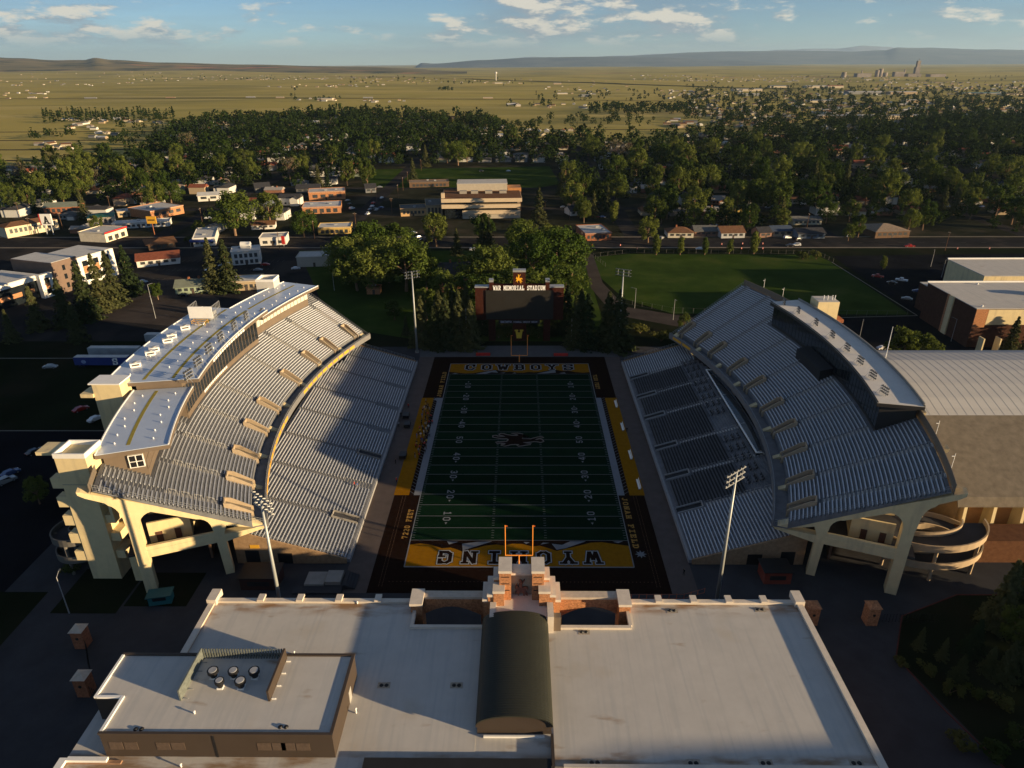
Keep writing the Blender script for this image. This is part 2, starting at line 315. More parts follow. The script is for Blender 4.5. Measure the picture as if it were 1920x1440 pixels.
# ------------------------------------------------------------------ slab lettering
O8 = [(.12,.22,.12,.78),(.12,.78,.30,.93),(.30,.93,.50,.93),(.50,.93,.68,.78),(.68,.78,.68,.22),(.68,.22,.50,.07),(.50,.07,.30,.07),(.30,.07,.12,.22)]
def sf(*xs, y=.06): return [(x-.15, y, x+.15, y) for x in xs]
GL = {
'A': [(.14,0,.40,1),(.66,0,.40,1),(.24,.32,.56,.32)]+sf(.12,.68), 'B': [(.2,0,.2,1),(.05,.93,.52,.93),(.1,.5,.55,.5),(.05,.07,.52,.07),(.66,.58,.66,.85),(.68,.15,.68,.42),(.5,.93,.66,.83),(.5,.07,.68,.17)],
'C': [(.12,.22,.12,.78),(.12,.78,.30,.93),(.30,.93,.52,.93),(.52,.93,.68,.80),(.68,.66,.68,.95),(.12,.22,.30,.07),(.30,.07,.52,.07),(.52,.07,.68,.26)],
'D': [(.2,0,.2,1),(.05,.93,.5,.93),(.05,.07,.5,.07),(.5,.93,.68,.76),(.68,.76,.68,.24),(.68,.24,.5,.07)],
'E': [(.2,0,.2,1),(.05,.93,.7,.93),(.2,.5,.5,.5),(.05,.07,.7,.07),(.66,.07,.66,.3),(.66,.7,.66,.93)], 'F': [(.2,0,.2,1),(.05,.93,.7,.93),(.2,.5,.52,.5),(.66,.7,.66,.93)]+sf(.2),
'G': [(.12,.22,.12,.78),(.12,.78,.30,.93),(.30,.93,.52,.93),(.52,.93,.68,.80),(.68,.68,.68,.95),(.12,.22,.30,.07),(.30,.07,.68,.07),(.66,.07,.66,.42),(.45,.42,.74,.42)],
'H': [(.17,0,.17,1),(.63,0,.63,1),(.17,.5,.63,.5)]+sf(.17,.63)+sf(.17,.63,y=.94), 'I': [(.4,0,.4,1)]+[(.18,.07,.62,.07),(.18,.93,.62,.93)],
'J': [(.55,.2,.55,1),(.55,.2,.4,.07),(.4,.07,.25,.07),(.25,.07,.14,.25)]+sf(.55,y=.94), 'L': [(.22,0,.22,1),(.05,.07,.7,.07),(.66,.07,.66,.33)]+sf(.22,y=.94),
'M': [(.12,0,.12,1),(.68,0,.68,1),(.12,1,.40,.3),(.68,1,.40,.3)]+sf(.12,.68)+[(0,.94,.2,.94),(.6,.94,.8,.94)], 'N': [(.14,0,.14,1),(.66,0,.66,1),(.14,1,.66,0)]+sf(.14)+sf(.66,y=.94),
'O': O8, 'R': [(.2,0,.2,1),(.05,.93,.52,.93),(.2,.48,.52,.48),(.66,.58,.66,.83),(.5,.93,.66,.81),(.5,.48,.66,.6),(.42,.48,.66,0)]+sf(.2)+[(.6,.06,.8,.06)],
'S': [(.12,.62,.12,.8),(.12,.8,.28,.93),(.28,.93,.52,.93),(.52,.93,.68,.8),(.68,.72,.68,.95),(.12,.62,.3,.5),(.3,.5,.5,.5),(.5,.5,.68,.38),(.68,.38,.68,.2),(.68,.2,.52,.07),(.52,.07,.28,.07),(.28,.07,.12,.2),(.12,.05,.12,.28)],
'T': [(.4,0,.4,1),(.06,.93,.74,.93),(.1,.7,.1,.93),(.7,.7,.7,.93)]+sf(.4), 'U': [(.17,.22,.17,1),(.63,.22,.63,1),(.17,.22,.3,.07),(.3,.07,.5,.07),(.5,.07,.63,.22)]+sf(.17,.63,y=.94),
'W': [(.06,1,.22,0),(.22,0,.40,.7),(.40,.7,.58,0),(.58,0,.74,1)]+sf(.06,.74,y=.94), 'Y': [(.12,1,.4,.48),(.68,1,.4,.48),(.4,0,.4,.5)]+sf(.4)+sf(.12,.68,y=.94),
'0': O8, '1': [(.42,0,.42,1),(.42,.95,.25,.8),(.2,.07,.64,.07)], '2': [(.14,.78,.3,.93),(.3,.93,.5,.93),(.5,.93,.66,.78),(.66,.78,.66,.58),(.66,.58,.14,.1),(.12,.07,.68,.07)],
'3': [(.14,.8,.3,.93),(.3,.93,.52,.93),(.52,.93,.66,.8),(.66,.8,.66,.62),(.66,.62,.52,.5),(.34,.5,.52,.5),(.52,.5,.68,.36),(.68,.36,.68,.2),(.68,.2,.52,.07),(.52,.07,.3,.07),(.3,.07,.14,.2)],
'4': [(.56,0,.56,1),(.56,1,.1,.32),(.1,.3,.74,.3)], '5': [(.16,.93,.66,.93),(.18,.93,.16,.5),(.16,.52,.5,.56),(.5,.56,.68,.4),(.68,.4,.68,.22),(.68,.22,.52,.07),(.52,.07,.3,.07),(.3,.07,.13,.2)],
'7': [(.1,.93,.7,.93),(.68,.93,.34,0),(.12,.75,.12,.93)]}
def glyph(mb, ch, org, u, v, h, t, z, grow=0, wx=1.0, nrm=None, k=[0]):
    "flat slab letter made of strokes; org, u, v in 3-D; each stroke a hair above the last so no two faces are flush"
    org, u, v = Vector(org), Vector(u), Vector(v); nn = u.cross(v)
    for i, (a, b, c, d) in enumerate(GL[ch]):
        p = Vector((a*wx, b)); q = Vector((c*wx, d)); e = (q-p).normalized(); hw = t/2*(.75 if abs(d-b) < .02 and abs(c-a) < .36 else 1)+grow; ext = hw*(.85 if abs(e.x) > .98 or abs(e.y) > .98 else .55)
        if b in (0, 1) or d in (0, 1): ext = grow
        p2 = p-e*ext; q2 = q+e*ext; s = Vector((-e.y, e.x))*hw; o = nn*(z+.0006*i)
        P = [p2-s, q2-s, q2+s, p2+s]; vs = [org+u*(w_.x*h)+v*(w_.y*h)+o for w_ in P]; mb.add(vs, [(0, 1, 2, 3)])
def text(mb, s, org, u, v, h, t=.2, z=0, sp=.95, grow=0, wx=1.0):
    org = Vector(org); u = Vector(u)
    for i, ch in enumerate(s):
        if ch != ' ': glyph(mb, ch, org+u*(i*sp*h), u, v, h, t, z, grow, wx)
# bucking horse and rider, outline in a unit box
HORSE = [(.36,.98),(.30,.93),(.33,.90),(.36,.86),(.37,.80),(.33,.74),(.30,.66),(.29,.58),(.24,.62),(.20,.66),(.17,.74),(.13,.72),(.10,.66),(.03,.56),(.01,.50),(.05,.48),(.09,.52),(.13,.50),(.14,.42),(.12,.34),(.06,.30),(.02,.24),(.04,.18),(.09,.22),(.16,.25),(.22,.24),(.25,.16),(.22,.08),(.27,.06),(.31,.16),(.33,.27),(.42,.30),(.52,.31),(.60,.27),(.60,.17),(.66,.08),(.72,.0),(.80,.0),(.82,.05),(.76,.08),(.73,.16),(.74,.24),(.82,.20),(.90,.12),(.97,.14),(.96,.20),(.88,.26),(.82,.36),(.80,.46),(.86,.50),(.94,.46),(.99,.36),(1.0,.48),(.95,.57),(.84,.60),(.72,.60),(.62,.57),(.56,.57),(.55,.66),(.53,.74),(.60,.80),(.68,.88),(.74,.97),(.69,.99),(.62,.90),(.54,.84),(.49,.83),(.49,.88),(.54,.91),(.50,.95),(.44,.97)]
# ------------------------------------------------------------------ the playing field
HW = 24.385; FL = 109.73
mb = MB(); mb.rect(-HW, HW, 9.14, FL-9.14, .030); field = struct('playing_field', mb, turf)
# mown bands of the pitch, every other five yards a touch paler
mb = MB()
for i in range(0, 20, 2): mb.rect(-HW, HW, 9.14+i*4.572, 9.14+(i+1)*4.572, .034)
mb.build('mown_band', M('green_turf_pale', (.0046, .017, .0078), .95, .15, .3), field)
mb = MB(); o = 33
mb.sheet([(-31, -8), (31, -8), (31, 116), (-31, 116)], .022); tag(mb.build('turf_surround', brown_t), kind='structure')
mb = MB()
for s in (-1, 1):
    mb.rect(min(s*31, s*36.4), max(s*31, s*36.4), -8, 118, .018)
struct('pavement', mb, M('warm_concrete', (.10, .08, .073), .85, .12, .4))
mb = MB(); mb.sheet([(-36.4, 116), (36.4, 116), (38, 127), (-38, 127)], .02); struct('pavement', mb, M('grey_slab', (.10, .10, .105), .85, .1, .3))
for s in (-1, 1):
    mb = MB(); mb.rect(*sorted((s*27.4, s*31.2)), 27, 82, .028); mb.build('bench_area', gold_t, field)
    mb = MB(); mb.rect(*sorted((s*24.6, s*26.2)), 27, 82, .028); mb.build('white_border', white_t, field)
    mb = MB()
    for i in range(38):
        y = 27.6+i*1.45
        mb.sheet([(s*26.25, y), (s*27.35, y+1.0), (s*27.35, y+1.12), (s*26.25, y+.12)], .028)
    mb.build('hatching', white_t, field)
for y0, y1, x0, x1 in ((0, .12, -HW, HW), (FL-.12, FL, -HW, HW)):
    mb = MB(); mb.rect(x0-.12, x1+.12, y0-.1, y1+.1, .046); mb.build('end_line', white_t, field)
for s in (-1, 1):
    mb = MB(); mb.rect(*sorted((s*HW, s*(HW+.22))), 0, FL, .048); mb.build('side_line', white_t, field)
for i in range(21):
    y = 9.144+i*4.572; mb = MB(); mb.rect(-HW, HW, y-.06, y+.06, .042); mb.build('yard_line', white_t, field)
mb = MB()
for i in range(1, 100):
    y = 9.144+i*.9144
    if i % 5 == 0: continue
    for x in (-HW+.15, -6.3, 5.7, HW-.75): mb.rect(x, x+.6, y-.05, y+.05, .042)
tag(mb.build('hash_marks', white_t, field), kind='stuff')
for i in range(1, 10):
    yd = i*10 if i <= 5 else 100-i*10; y = 9.144+i*9.144
    for s in (-1, 1):
        mb = MB(); u = (0, -s, 0); v = (s, 0, 0)        # numerals read from the touchline
        h = 1.83
        u = (0, s, 0); v = (-s, 0, 0)
        x = s*(HW-6.4)
        a, b = str(yd)
        text(mb, a, (x, y-s*1.9, .038), u, v, h, .17, 0); text(mb, b, (x, y+s*.42, .038), u, v, h, .17, 0)
        if yd != 50:
            e = -1 if i < 5 else 1
            mb.sheet([(x-s*.6, y+e*2.5), (x-s*1.2, y+e*2.5), (x-s*.9, y+e*3.3)], .04)
        mb.build('yard_number', white_t, field)
letter_w = M('white_letter_turf', (.30, .31, .32), .95, .08, 1.0)
def end_zone(word, base, flip):
    def T(x, y): return (x*flip, base+flip*(y)) if flip > 0 else (-x, base-y)
    mb = MB(); mb.sheet([T(-HW, 0), T(HW, 0), T(HW, 9.14), T(-HW, 9.14)], .03); z = mb.build('end_zone', gold_t, field)
    rnd = random.Random(3 if flip > 0 else 5); top = []; x = -HW
    prof = [(-HW, 1.9), (-21.5, 1.3), (-18.5, .6), (-16, .8), (-13, 2.0), (-10.2, 3.0), (-8.3, 3.7), (-6.8, 2.9), (-4.6, 1.9), (-3, 2.2), (-.8, 1.3), (1.5, 1.2), (3.4, 1.9), (5, 1.5), (7.4, 1.9), (10.4, 3.2), (12.4, 4.0), (14, 3.1), (15.2, 2.6), (17, 2.9), (19.5, 1.7), (22, 1.2), (HW, 1.6)]
    mb = MB(); mb.sheet([T(-HW, 0)]+[T(HW, 0)]+[T(a, b) for a, b in prof[::-1]], .034); mb.build('ridge_mark', brown_t, field)
    for poly in ([(-15, .3), (-11.5, .3), (-9.6, 1.6), (-7.3, 1.2), (-8.3, 3.3), (-10.4, 2.7)], [(-6.8, .9), (-5.4, .8), (-4.8, 1.5)], [(6, .4), (9.5, .6), (12.7, 1.3), (12.4, 3.6), (10.2, 2.5)], [(13.6, .6), (16.2, .4), (15.6, 1.5)], [(-23.4, .2), (-21, .4), (-22.2, .9)], [(-2.4, .7), (-1, .6), (-1.6, 1.3)]):
        mb = MB(); mb.sheet([T(*p) for p in poly], .038); mb.build('snow_mark', white_t, field)
    n = len(word); h = 4.1 if flip < 0 else 4.7; sp = 5.35 if flip < 0 else 5.75; u = (1, 0, 0) if flip > 0 else (-1, 0, 0); v = (0, 1, 0) if flip > 0 else (0, -1, 0)
    for i, ch in enumerate(word):
        cx = (i-(n-1)/2)*sp-.4*h*.95; p = T(cx, 3.9 if flip < 0 else 3.6); 
        ob = None
        for m_, g, zz in ((brown_t, .085, .044), (letter_w, .062, .052), (brown_t, 0, .060)):
            mb = MB(); glyph(mb, ch, (p[0], p[1], 0), u, v, h, .20, zz, g, .95); q = mb.build('letter' if ob is None else 'letter_face', m_, field if ob is None else ob, world=False); ob = ob or q
end_zone('COWBOYS', FL-9.14, 1); end_zone('WYOMING', 9.14, -1)
goldtxt = M('gold_lettering', (.34, .19, .05), .95, .15, 1)
for word, x, y, s, h in (('7220 FEET', -25.3, 9.7, -1, 1.35), ('JONAH FIELD', -25.3, 82.8, -1, 2.0), ('JONAH FIELD', 25.3, 26.0, 1, 2.0), ('7220 FEET', 25.3, 100.0, 1, 1.35)):
    mb = MB(); L_ = len(word); st = 11.5/L_ if word[0] == '7' else 20.0/L_
    for i, ch in enumerate(word):
        if ch == ' ': continue
        yy = y+i*st if s < 0 else y-i*st
        # letters stand with their tops away from the pitch on the left, run along the touchline
        glyph(mb, ch, (x-(1.9 if s < 0 else -1.9)*0, yy, .03), (0, 1.25*st/1.35 if s < 0 else -1.25*st/1.35, 0), ((-1.25, 0, 0) if s < 0 else (1.25, 0, 0)), 1.0, .22, 0)
    mb.build('side_lettering', goldtxt, field)
for x, y in ((-26.4, 81.0), (26.6, 4.4)):
    mb = MB(); poly = []
    for i in range(16): a = i*math.pi/8; r = (1.35, .62)[i % 2]; poly.append((x+r*math.cos(a), y+r*math.sin(a)))
    mb.sheet(poly, .034); mb.build('star_mark', white_t, field)
# dotted wear of stitched seams in the surround
mb = MB()
for i in range(70):
    for x in (-28.2, -28.9, 28.2, 28.9): mb.rect(x, x+.08, -6+i*.5, -5.8+i*.5, .028)
    mb.rect(-27+i*.8, -26.8+i*.8, -4.6, -4.5, .028)
tag(mb.build('stitch_marks', M('rust_thread', (.2, .12, .08), .9), field), kind='stuff')
def horse(c, u, v, w_, h_, z): return [Vector(c)+Vector(u)*((x-.5)*w_)+Vector(v)*((y-.5)*h_)+Vector((0, 0, z)) for x, y in HORSE]
def flat(name, pts, m, parent, grow=0):
    if grow:
        cx = sum(p.x for p in pts)/len(pts); cy = sum(p.y for p in pts)/len(pts); n = len(pts); out = []
        for i in range(n):
            t = (pts[(i+1) % n]-pts[i-1]); t.z = 0; t.normalize(); nn = Vector((t.y, -t.x, 0)); out.append(pts[i]+nn*grow)
        pts = out
    mb = MB(); mb.add(pts, [tuple(range(len(pts)))]); return mb.build(name, m, parent, world=False)
c = (-.2, 54.9, 0); hp = [Vector((c[0]+(.5-y)*-14.5, c[1]+(x-.5)*7.2, .052)) for x, y in HORSE]
ho = flat('midfield_emblem', [p-Vector((0, 0, .004)) for p in hp], M('tan_turf', (.16, .14, .13), .95), field, -.42); flat('emblem_face', hp, brown_t, ho)

# goalposts
def goal(y, s, lab):
    t = thing('goalpost', lab, 'goalpost', (0, y-s*1.6, 0)); mb = MB()
    y0 = y-s*1.6
    mb.tube((0, y0, 0), (0, y0, 2.2), .16, n=8); mb.tube((0, y0, 2.2), (0, y0+s*.35, 2.85), .15, n=8); mb.tube((0, y0+s*.35, 2.85), (0, y, 3.14), .14, n=8); mb.build('gooseneck', orange_g, t)
    mb = MB(); mb.tube((-2.92, y, 3.2), (2.92, y, 3.2), .13, n=8); mb.build('crossbar', orange_g, t)
    for x in (-2.86, 2.86):
        mb = MB(); mb.tube((x, y, 3.2), (x, y, 10.9), .10, n=8); u = mb.build('upright', orange_g, t)
        mb = MB(); mb.add([(x, y, 10.9), (x+.5, y, 10.8), (x+.5, y, 10.6), (x, y, 10.68)], [(0, 1, 2, 3)]); f = mb.build('wind_ribbon', orange_p, t)
orange_g = M('goalpost_paint', (.80, .30, .05), .4, .05, 1)
goal(0, 1, 'orange gooseneck goalpost at the near end zone behind the stone gateway'); goal(FL, -1, 'orange gooseneck goalpost at the far end zone below the scoreboard')
# ------------------------------------------------------------------ grandstands
def PA(s, r, a, z): return (s*(-82+r*math.cos(R_(a))), 55.5+r*math.sin(R_(a)), z)
def sweep(mb, s, prof, a0, a1, n=None, cap=True, closed=True):
    n = n or max(1, int(abs(a1-a0)/.75+.5))
    rings = [[PA(s, r, a0+(a1-a0)*i/n, z) for r, z in prof] for i in range(n+1)]
    return mb.loft(rings, cap=cap, closed=closed)
def arcx(y): return -82+math.sqrt(145**2-(y-55.5)**2)
def dz(r): return 10.3+(r-145)*.54
VOM = {-1: (20.2, 15.2, 10.7, 5.1, -1.9, -6.7, -11.8, -16.3, -20.4), 1: (21.0, 17.2, 13.6, 8.4, 3.4, -2.0, -6.7, -11.3, -16.0, -20.0)}
def rails(mb, pts, h=1.05, post=1, r=.03):
    for i, p in enumerate(pts):
        if i % post == 0: mb.tube(p, (p[0], p[1], p[2]+h), r, n=4, cap=False)
    for p, q in zip(pts, pts[1:]):
        for k in (.55, 1): mb.tube((p[0], p[1], p[2]+h*k), (q[0], q[1], q[2]+h*k), r, n=4, cap=False)
def stand(s, label):
    base = thing('grandstand', label, 'grandstand', (s*60, 55.5, 0))
    NR = 36; TR = .722; A0, A1 = -22, 22
    # upper deck: stepped treads
    prof = []
    for i in range(NR):
        r = 148+i*TR; prof += [(r, dz(r)+.0), (r+TR, dz(r))]
    prof = [(145.3, 10.35), (148, 10.35)]+prof
    bot = [(r, z-.45) for r, z in ((148+NR*TR, dz(148+NR*TR)), (148, 10.6), (145.3, 10.4))]
    mb = MB(); sweep(mb, s, (prof+bot) if s > 0 else (prof+bot)[::-1], A0, A1, 60); mb.build('upper_deck', tread, base)
    vom = VOM[s]
    # bench rows, broken at the aisles and the portals
    for i in range(NR-1):
        r = 148+i*TR+.25; z = dz(148+i*TR); mb = MB(); cuts = sorted([(a-(.53 if r < 152.8 else .26), a+(.53 if r < 152.8 else .26)) for a in vom])
        if s < 0: ranges = [(A0, A1)] if r < 162.8 else [(A0, -10.1), (8.1, A1)] if r < 165.0 else [(A0, -19.0)]
        else: ranges = [(A0, A1)] if r < 165 else [(-21.9, -12.1), (12.9, 21.9)]
        for lo, hi in ranges:
            segs = []; cur = lo; mb = MB()
            for c0, c1 in [c for c in cuts if c[1] > lo and c[0] < hi]+[(hi, hi)]:
                if c0 > cur+.1: segs.append((cur+.06, min(c0, hi)-.03))
                cur = max(cur, c1)
            segs = [(a, b) for a, b in segs if b-a > .3]
            for a, b in segs:
                sweep(mb, s, [(r, z+.29), (r+.27, z+.29), (r+.27, z+.34), (r, z+.34)][::s], a, b); sweep(mb, s, [(r+.12, z+.02), (r+.16, z+.02), (r+.16, z+.29), (r+.12, z+.29)][::s], a, b)
                if len(segs) <= 3: mb.build('bench_row', alum, base); mb = MB()
            if mb.v: mb.build('bench_row', alum, base)
    # aisles with half steps and handrails
    for a in vom:
        mb = MB(); r_hi = 162.6 if s < 0 else (164.9 if -12 < a < 12.8 else 173.5); i = 8
        while 148+i*TR < r_hi:
            r = 148+i*TR; sweep(mb, s, [(r+.36, dz(r)+.01), (r+TR-.01, dz(r)+.01), (r+TR-.01, dz(r)+.2), (r+.36, dz(r)+.2)][::s], a-.24, a+.24, 1); i += 1
        for k in range(9, int((r_hi-148)/TR), 3):
            r = 148+k*TR; p = PA(s, r, a, dz(r)); q = PA(s, r+1.3, a, dz(r+1.3)); mb.tube((p[0], p[1], p[2]), (p[0], p[1], p[2]+.9), .03, n=4); mb.tube((p[0], p[1], p[2]+.9), (q[0], q[1], q[2]+.9), .03, n=4); mb.tube((q[0], q[1], q[2]), (q[0], q[1], q[2]+.9), .03, n=4)
        mb.build('aisle_steps', M('pale_step', (.42, .41, .39), .8, .2, 2), base)
        # entrance portal: two cheek walls, back wall, dark stair well
        da = .47; mb = MB()
        for a2 in (a-da, a+da-.09): sweep(mb, s, [(147.5, 10.4), (152.9, 10.4), (152.9, dz(152.9)+.9), (151.6, dz(151.6)+1.2), (147.5, 12.0)][::s], a2, a2+.09, 1)
        sweep(mb, s, [(152.65, 10.4), (152.9, 10.4), (152.9, dz(152.9)+.9), (152.65, dz(152.9)+.9)][::s], a-da+.09, a+da-.09, 1)
        v = mb.build('portal', M('portal_concrete', (.38, .30, .21), .85, .1, 1.5), base)
        mb = MB(); sweep(mb, s, [(147.6, 10.41), (148.1, 11.95), (152.65, dz(152.65)+.1), (152.65, 10.5), (147.6, 10.36)][::s], a-da+.09, a+da-.09, 1); mb.build('stairwell', M('well_floor', (.15, .125, .095), .9, .2, 1), v)
    # promenade wall with banner
    mb = MB(); sweep(mb, s, [(144.9, 9.7), (145.25, 9.7), (145.25, 11.45), (144.9, 11.45)][::s], A0, A1, 60); mb.build('promenade_wall', M('grey_fascia', (.16, .16, .165), .7, .1, .6), base)
    bcol = yellow if s < 0 else brown_t
    bans = [(-17.5+i*1.5, -16.3+i*1.5) for i in range(10)]+[(3.2+i*1.5, 4.4+i*1.5) for i in range(10)] if s < 0 else [(16.6, 18.6), (18.9, 21.0)]
    for a0, a1 in bans:
        mb = MB(); sweep(mb, s, [(144.84, 10.2), (144.885, 10.2), (144.885, 11.1), (144.84, 11.1)][::s], a0, a1); mb.build('banner', yellow, base)
    mb = MB(); pts = [PA(s, 145.1, A0+i*.55, 11.45) for i in range(81)]; rails(mb, pts, .35, 2, .025); mb.build('promenade_rail', steel, base)
    # railings along both ends and the back of the deck
    for a in (A0+.08, A1-.08):
        mb = MB(); pts = [PA(s, 145.4+i*.95, a, max(10.4, dz(145.4+i*.95)-.2)) for i in range(31)]; rails(mb, pts, 1.15, 1, .03)
        for p, q in zip(pts, pts[1:]):
            for k in (2,): f = k/4; x = [p[j]+(q[j]-p[j])*f for j in range(3)]; mb.tube(x, (x[0], x[1], x[2]+1.15), .014, n=3, cap=False)
        mb.build('end_railing', steel, base)
    mb = MB()
    if s > 0: sweep(mb, s, [(174.3, 25.2), (174.42, 25.2), (174.42, 27.5), (174.3, 27.5)], A0, A1, 60)
    else:
        sweep(mb, s, [(174.3, 25.2), (174.42, 25.2), (174.42, 27.2), (174.3, 27.2)][::-1], A0, -19.6, 5)
    mb.build('back_screen', M('mesh_screen', (.16, .13, .10), .8, .2, 3), base)
    # concrete bents under the deck
    def bent(a, full):
        th = .38 if full else .26; mb = MB(); nm = 'end_frame' if full else 'frame'
        def slab(poly, d0, d1):
            pr = poly if s > 0 else poly[::-1]
            rings = [[PA(s, r, a+d, z) for r, z in pr] for d in (d0, d1)]; mb.loft(rings)
        o = .2 if a < 0 else -.2
        rk = [(144.9, 9.75), (176.0, 25.75), (176.6, 25.9), (176.5, 25.2), (175.5, 24.3), (172.6, 22.5)]
        for k in range(7): t = R_(15+k*12.5); rk.append((172.9-2.4*math.sin(t)-.1, 22.0-4.6*(1-math.cos(t))))
        rk += [(170.2, 15.5), (168.1, 15.5)]
        for k in range(7): t = R_(k*15); rk.append((168.1-2.6*(1-math.cos(t)), 15.5+3.2*math.sin(t)))
        rk += [(158.0, 14.9)]
        for k in range(6): t = R_(k*18); rk.append((158.0-2.4*math.sin(t), 14.9-2.6*(1-math.cos(t))-.3*k/5))
        rk += [(155.3, 10.2), (153.6, 10.2), (152.9, 12.0), (147.2, 9.9)]
        slab(rk, -th, th)
        slab([(168.0, 0), (170.1, 0), (170.15, 15.6), (168.05, 15.6)], -th-.003, th+.003)
        slab([(153.2, 0), (154.9, 0), (155.35, 10.4), (153.6, 10.4)], -th-.003, th+.003)
        slab([(155.1, 8.3), (168.1, 8.3), (168.1, 10.0), (155.2, 10.0)], -th+.02, th-.02)
        slab([(145.6, 9.4), (147.0, 9.9), (153.7, 9.9), (153.6, 8.1)], -th+.03, th-.03)
        mb.build(nm, cream, base)
    for i, a in enumerate((-21.6, -16.2, -10.8, -5.4, 0, 5.4, 10.8, 16.2, 21.6)): bent(a, i in (0, 8))
    mb = MB(); sweep(mb, s, [(155, 10.02), (168.2, 10.02), (168.2, 10.9), (155, 10.9)][::s], -21.95, -21.75, 1); sweep(mb, s, [(155, 10.02), (168.2, 10.02), (168.2, 10.9), (155, 10.9)][::s], 21.75, 21.95, 1); mb.build('concourse_parapet', cream, base)
    mb = MB(); sweep(mb, s, [(152, 7.7), (172, 7.7), (172, 8.2), (152, 8.2)][::s], -21.2, 21.2, 40); mb.build('concourse_floor', concrete, base)
    mb = MB(); sweep(mb, s, [(160.0, 8.21), (160.3, 8.21), (160.3, 17.0), (160.0, 17.0)][::s], -20.2, 20.2, 40)
    for a in (-20.2, 20.0): sweep(mb, s, [(160.3, 8.22), (168.0, 8.22), (168.0, 13.0), (160.3, 13.0)][::s], a, a+.15, 1)
    mb.build('concourse_wall', cream, base)
    for r in (162.0, 165.5):
        mb = MB(); sweep(mb, s, [(r, 8.3), (r+1.2, 8.3), (r+1.2, 10.6), (r, 10.6)][::s], -20.26, -20.21, 1); mb.build('doorway', M('brown_door', (.10, .045, .03), .6), base)
    mb = MB(); sweep(mb, s, [(157.5, 0), (158, 0), (158, 7.7), (157.5, 7.7)][::s], -19.5, 19.5, 40); mb.build('ground_floor_wall', M('dim_brick', (.16, .10, .07), .9, .2, 1), base)
    # lower deck: straight treads along the touchline
    rows = []; x = 37.0
    while x < 62.6: rows.append(x); x += .74
    def lz(x): return .9+(x-37.0)*.315
    mb = MB()
    def ext(x):
        if x < 58: return 1.5, 109.5
        h = math.sqrt(max(0, 145.8**2-(x+82)**2)); return 55.5-h, 55.5+h
    for i, x in enumerate(rows):
        y0, y1 = ext(x); x0, x1 = sorted((s*x, s*(x+.743))); mb.box(x0, x1, y0, y1, max(.1, lz(x)-1.2), lz(x))
    mb.build('lower_deck', tread, base)
    aisl = (15.0, 29.2, 43.3, 57.5, 72.0, 87.0, 100.0) if s < 0 else (19.0, 33.3, 48.0, 65.8, 80.0, 94.6)
    chairs = [(33.9, 47.4), (48.7, 65.2), (66.4, 79.4), (80.6, 94.0), (19.6, 32.7)] if s > 0 else []
    for i, x in enumerate(rows[:-1]):
        y0, y1 = ext(x); mb = MB(); y = y0+.3; z = lz(x)
        lim = y1-.3
        for a in list(aisl)+[999]:
            e = min(lim, a-.6)
            if e-y > .8:
                blk = any(c0-1 < (y+e)/2 < c1+1 for c0, c1 in chairs) and x < 54
                if s > 0 and 20 < (y+e)/2 < 94 and x > 53: pass
                elif not blk:
                    x0, x1 = sorted((s*(x+.32), s*(x+.56)));
                    pit = [a2 for a2 in aisl if y-1.5 < a2-.6 < e+.7 or y-.1 < a2+.6 < e] if x < 43.0 else []
                    ya, yb = y+(.7 if x < 43 and y > 4 else 0), e-(.7 if x < 43 and e < 108 else 0)
                    mb.box(x0, x1, ya, yb, z+.28, z+.33); mb.box(sorted((s*(x+.42), s*(x+.46)))[0], sorted((s*(x+.42), s*(x+.46)))[1], ya, yb, z+.01, z+.28)
                    if s > 0 or x > 60: mb.build('bench_row', alum, base); mb = MB()
            y = max(y, a+.6)
        if mb.v: mb.build('bench_row', alum, base)
    for a in aisl:
        mb = MB()
        for x in rows[:-2]:
            y0, y1 = ext(x)
            if y0+1 < a < y1-1 and x > 43.2: x0, x1 = sorted((s*(x+.36), s*(x+.73))); mb.box(x0, x1, a-.5, a+.5, lz(x)+.01, lz(x)+.12)
        for k in range(9, len(rows)-3, 3):
            x = rows[k]; y0, y1 = ext(x+1.4)
            if y0+1 < a < y1-1: mb.tube((s*x, a, lz(x)), (s*x, a, lz(x)+.9), .035, n=4); mb.tube((s*x, a, lz(x)+.9), (s*(x+1.4), a, lz(x+1.4)+.9), .035, n=4); mb.tube((s*(x+1.4), a, lz(x+1.4)), (s*(x+1.4), a, lz(x+1.4)+.9), .035, n=4)
        mb.build('aisle_steps', M('grey_step', (.16, .16, .165), .8, .2, 2) if s < 0 else M('pale_step', (.42, .41, .39), .8, .2, 2), base)
    # ground level gangway pits
    for a in (aisl if s > 0 else (15.0, 43.3)):
        mb = MB(); p0, p1 = sorted((s*37.3, s*43.2))
        zt = lz(43.2)+.5
        for y_ in (a-1.15, a+1.0): mb.add([(s*37.3, y_, .2), (s*43.2, y_, .2), (s*43.2, y_, zt), (s*37.3, y_, 1.4), (s*37.3, y_+.15, .2), (s*43.2, y_+.15, .2), (s*43.2, y_+.15, zt), (s*37.3, y_+.15, 1.4)], [(0, 1, 2, 3), (7, 6, 5, 4), (3, 2, 6, 7), (1, 5, 6, 2), (0, 3, 7, 4), (0, 4, 5, 1)])
        mb.bbox(s*43.1, a, zt/2+.2, .15, 2.0, zt-.4)
        g = mb.build('gangway', steel if s > 0 else conc_l, base)
        mb = MB(); mb.add([(s*37.35, a-1, 1.02), (s*43.0, a-1, lz(43)+.03), (s*43.0, a+1, lz(43)+.03), (s*37.35, a+1, 1.02)], [(0, 1, 2, 3)][::1]); mb.build('gangway_floor', blackm if s > 0 else concrete, g)
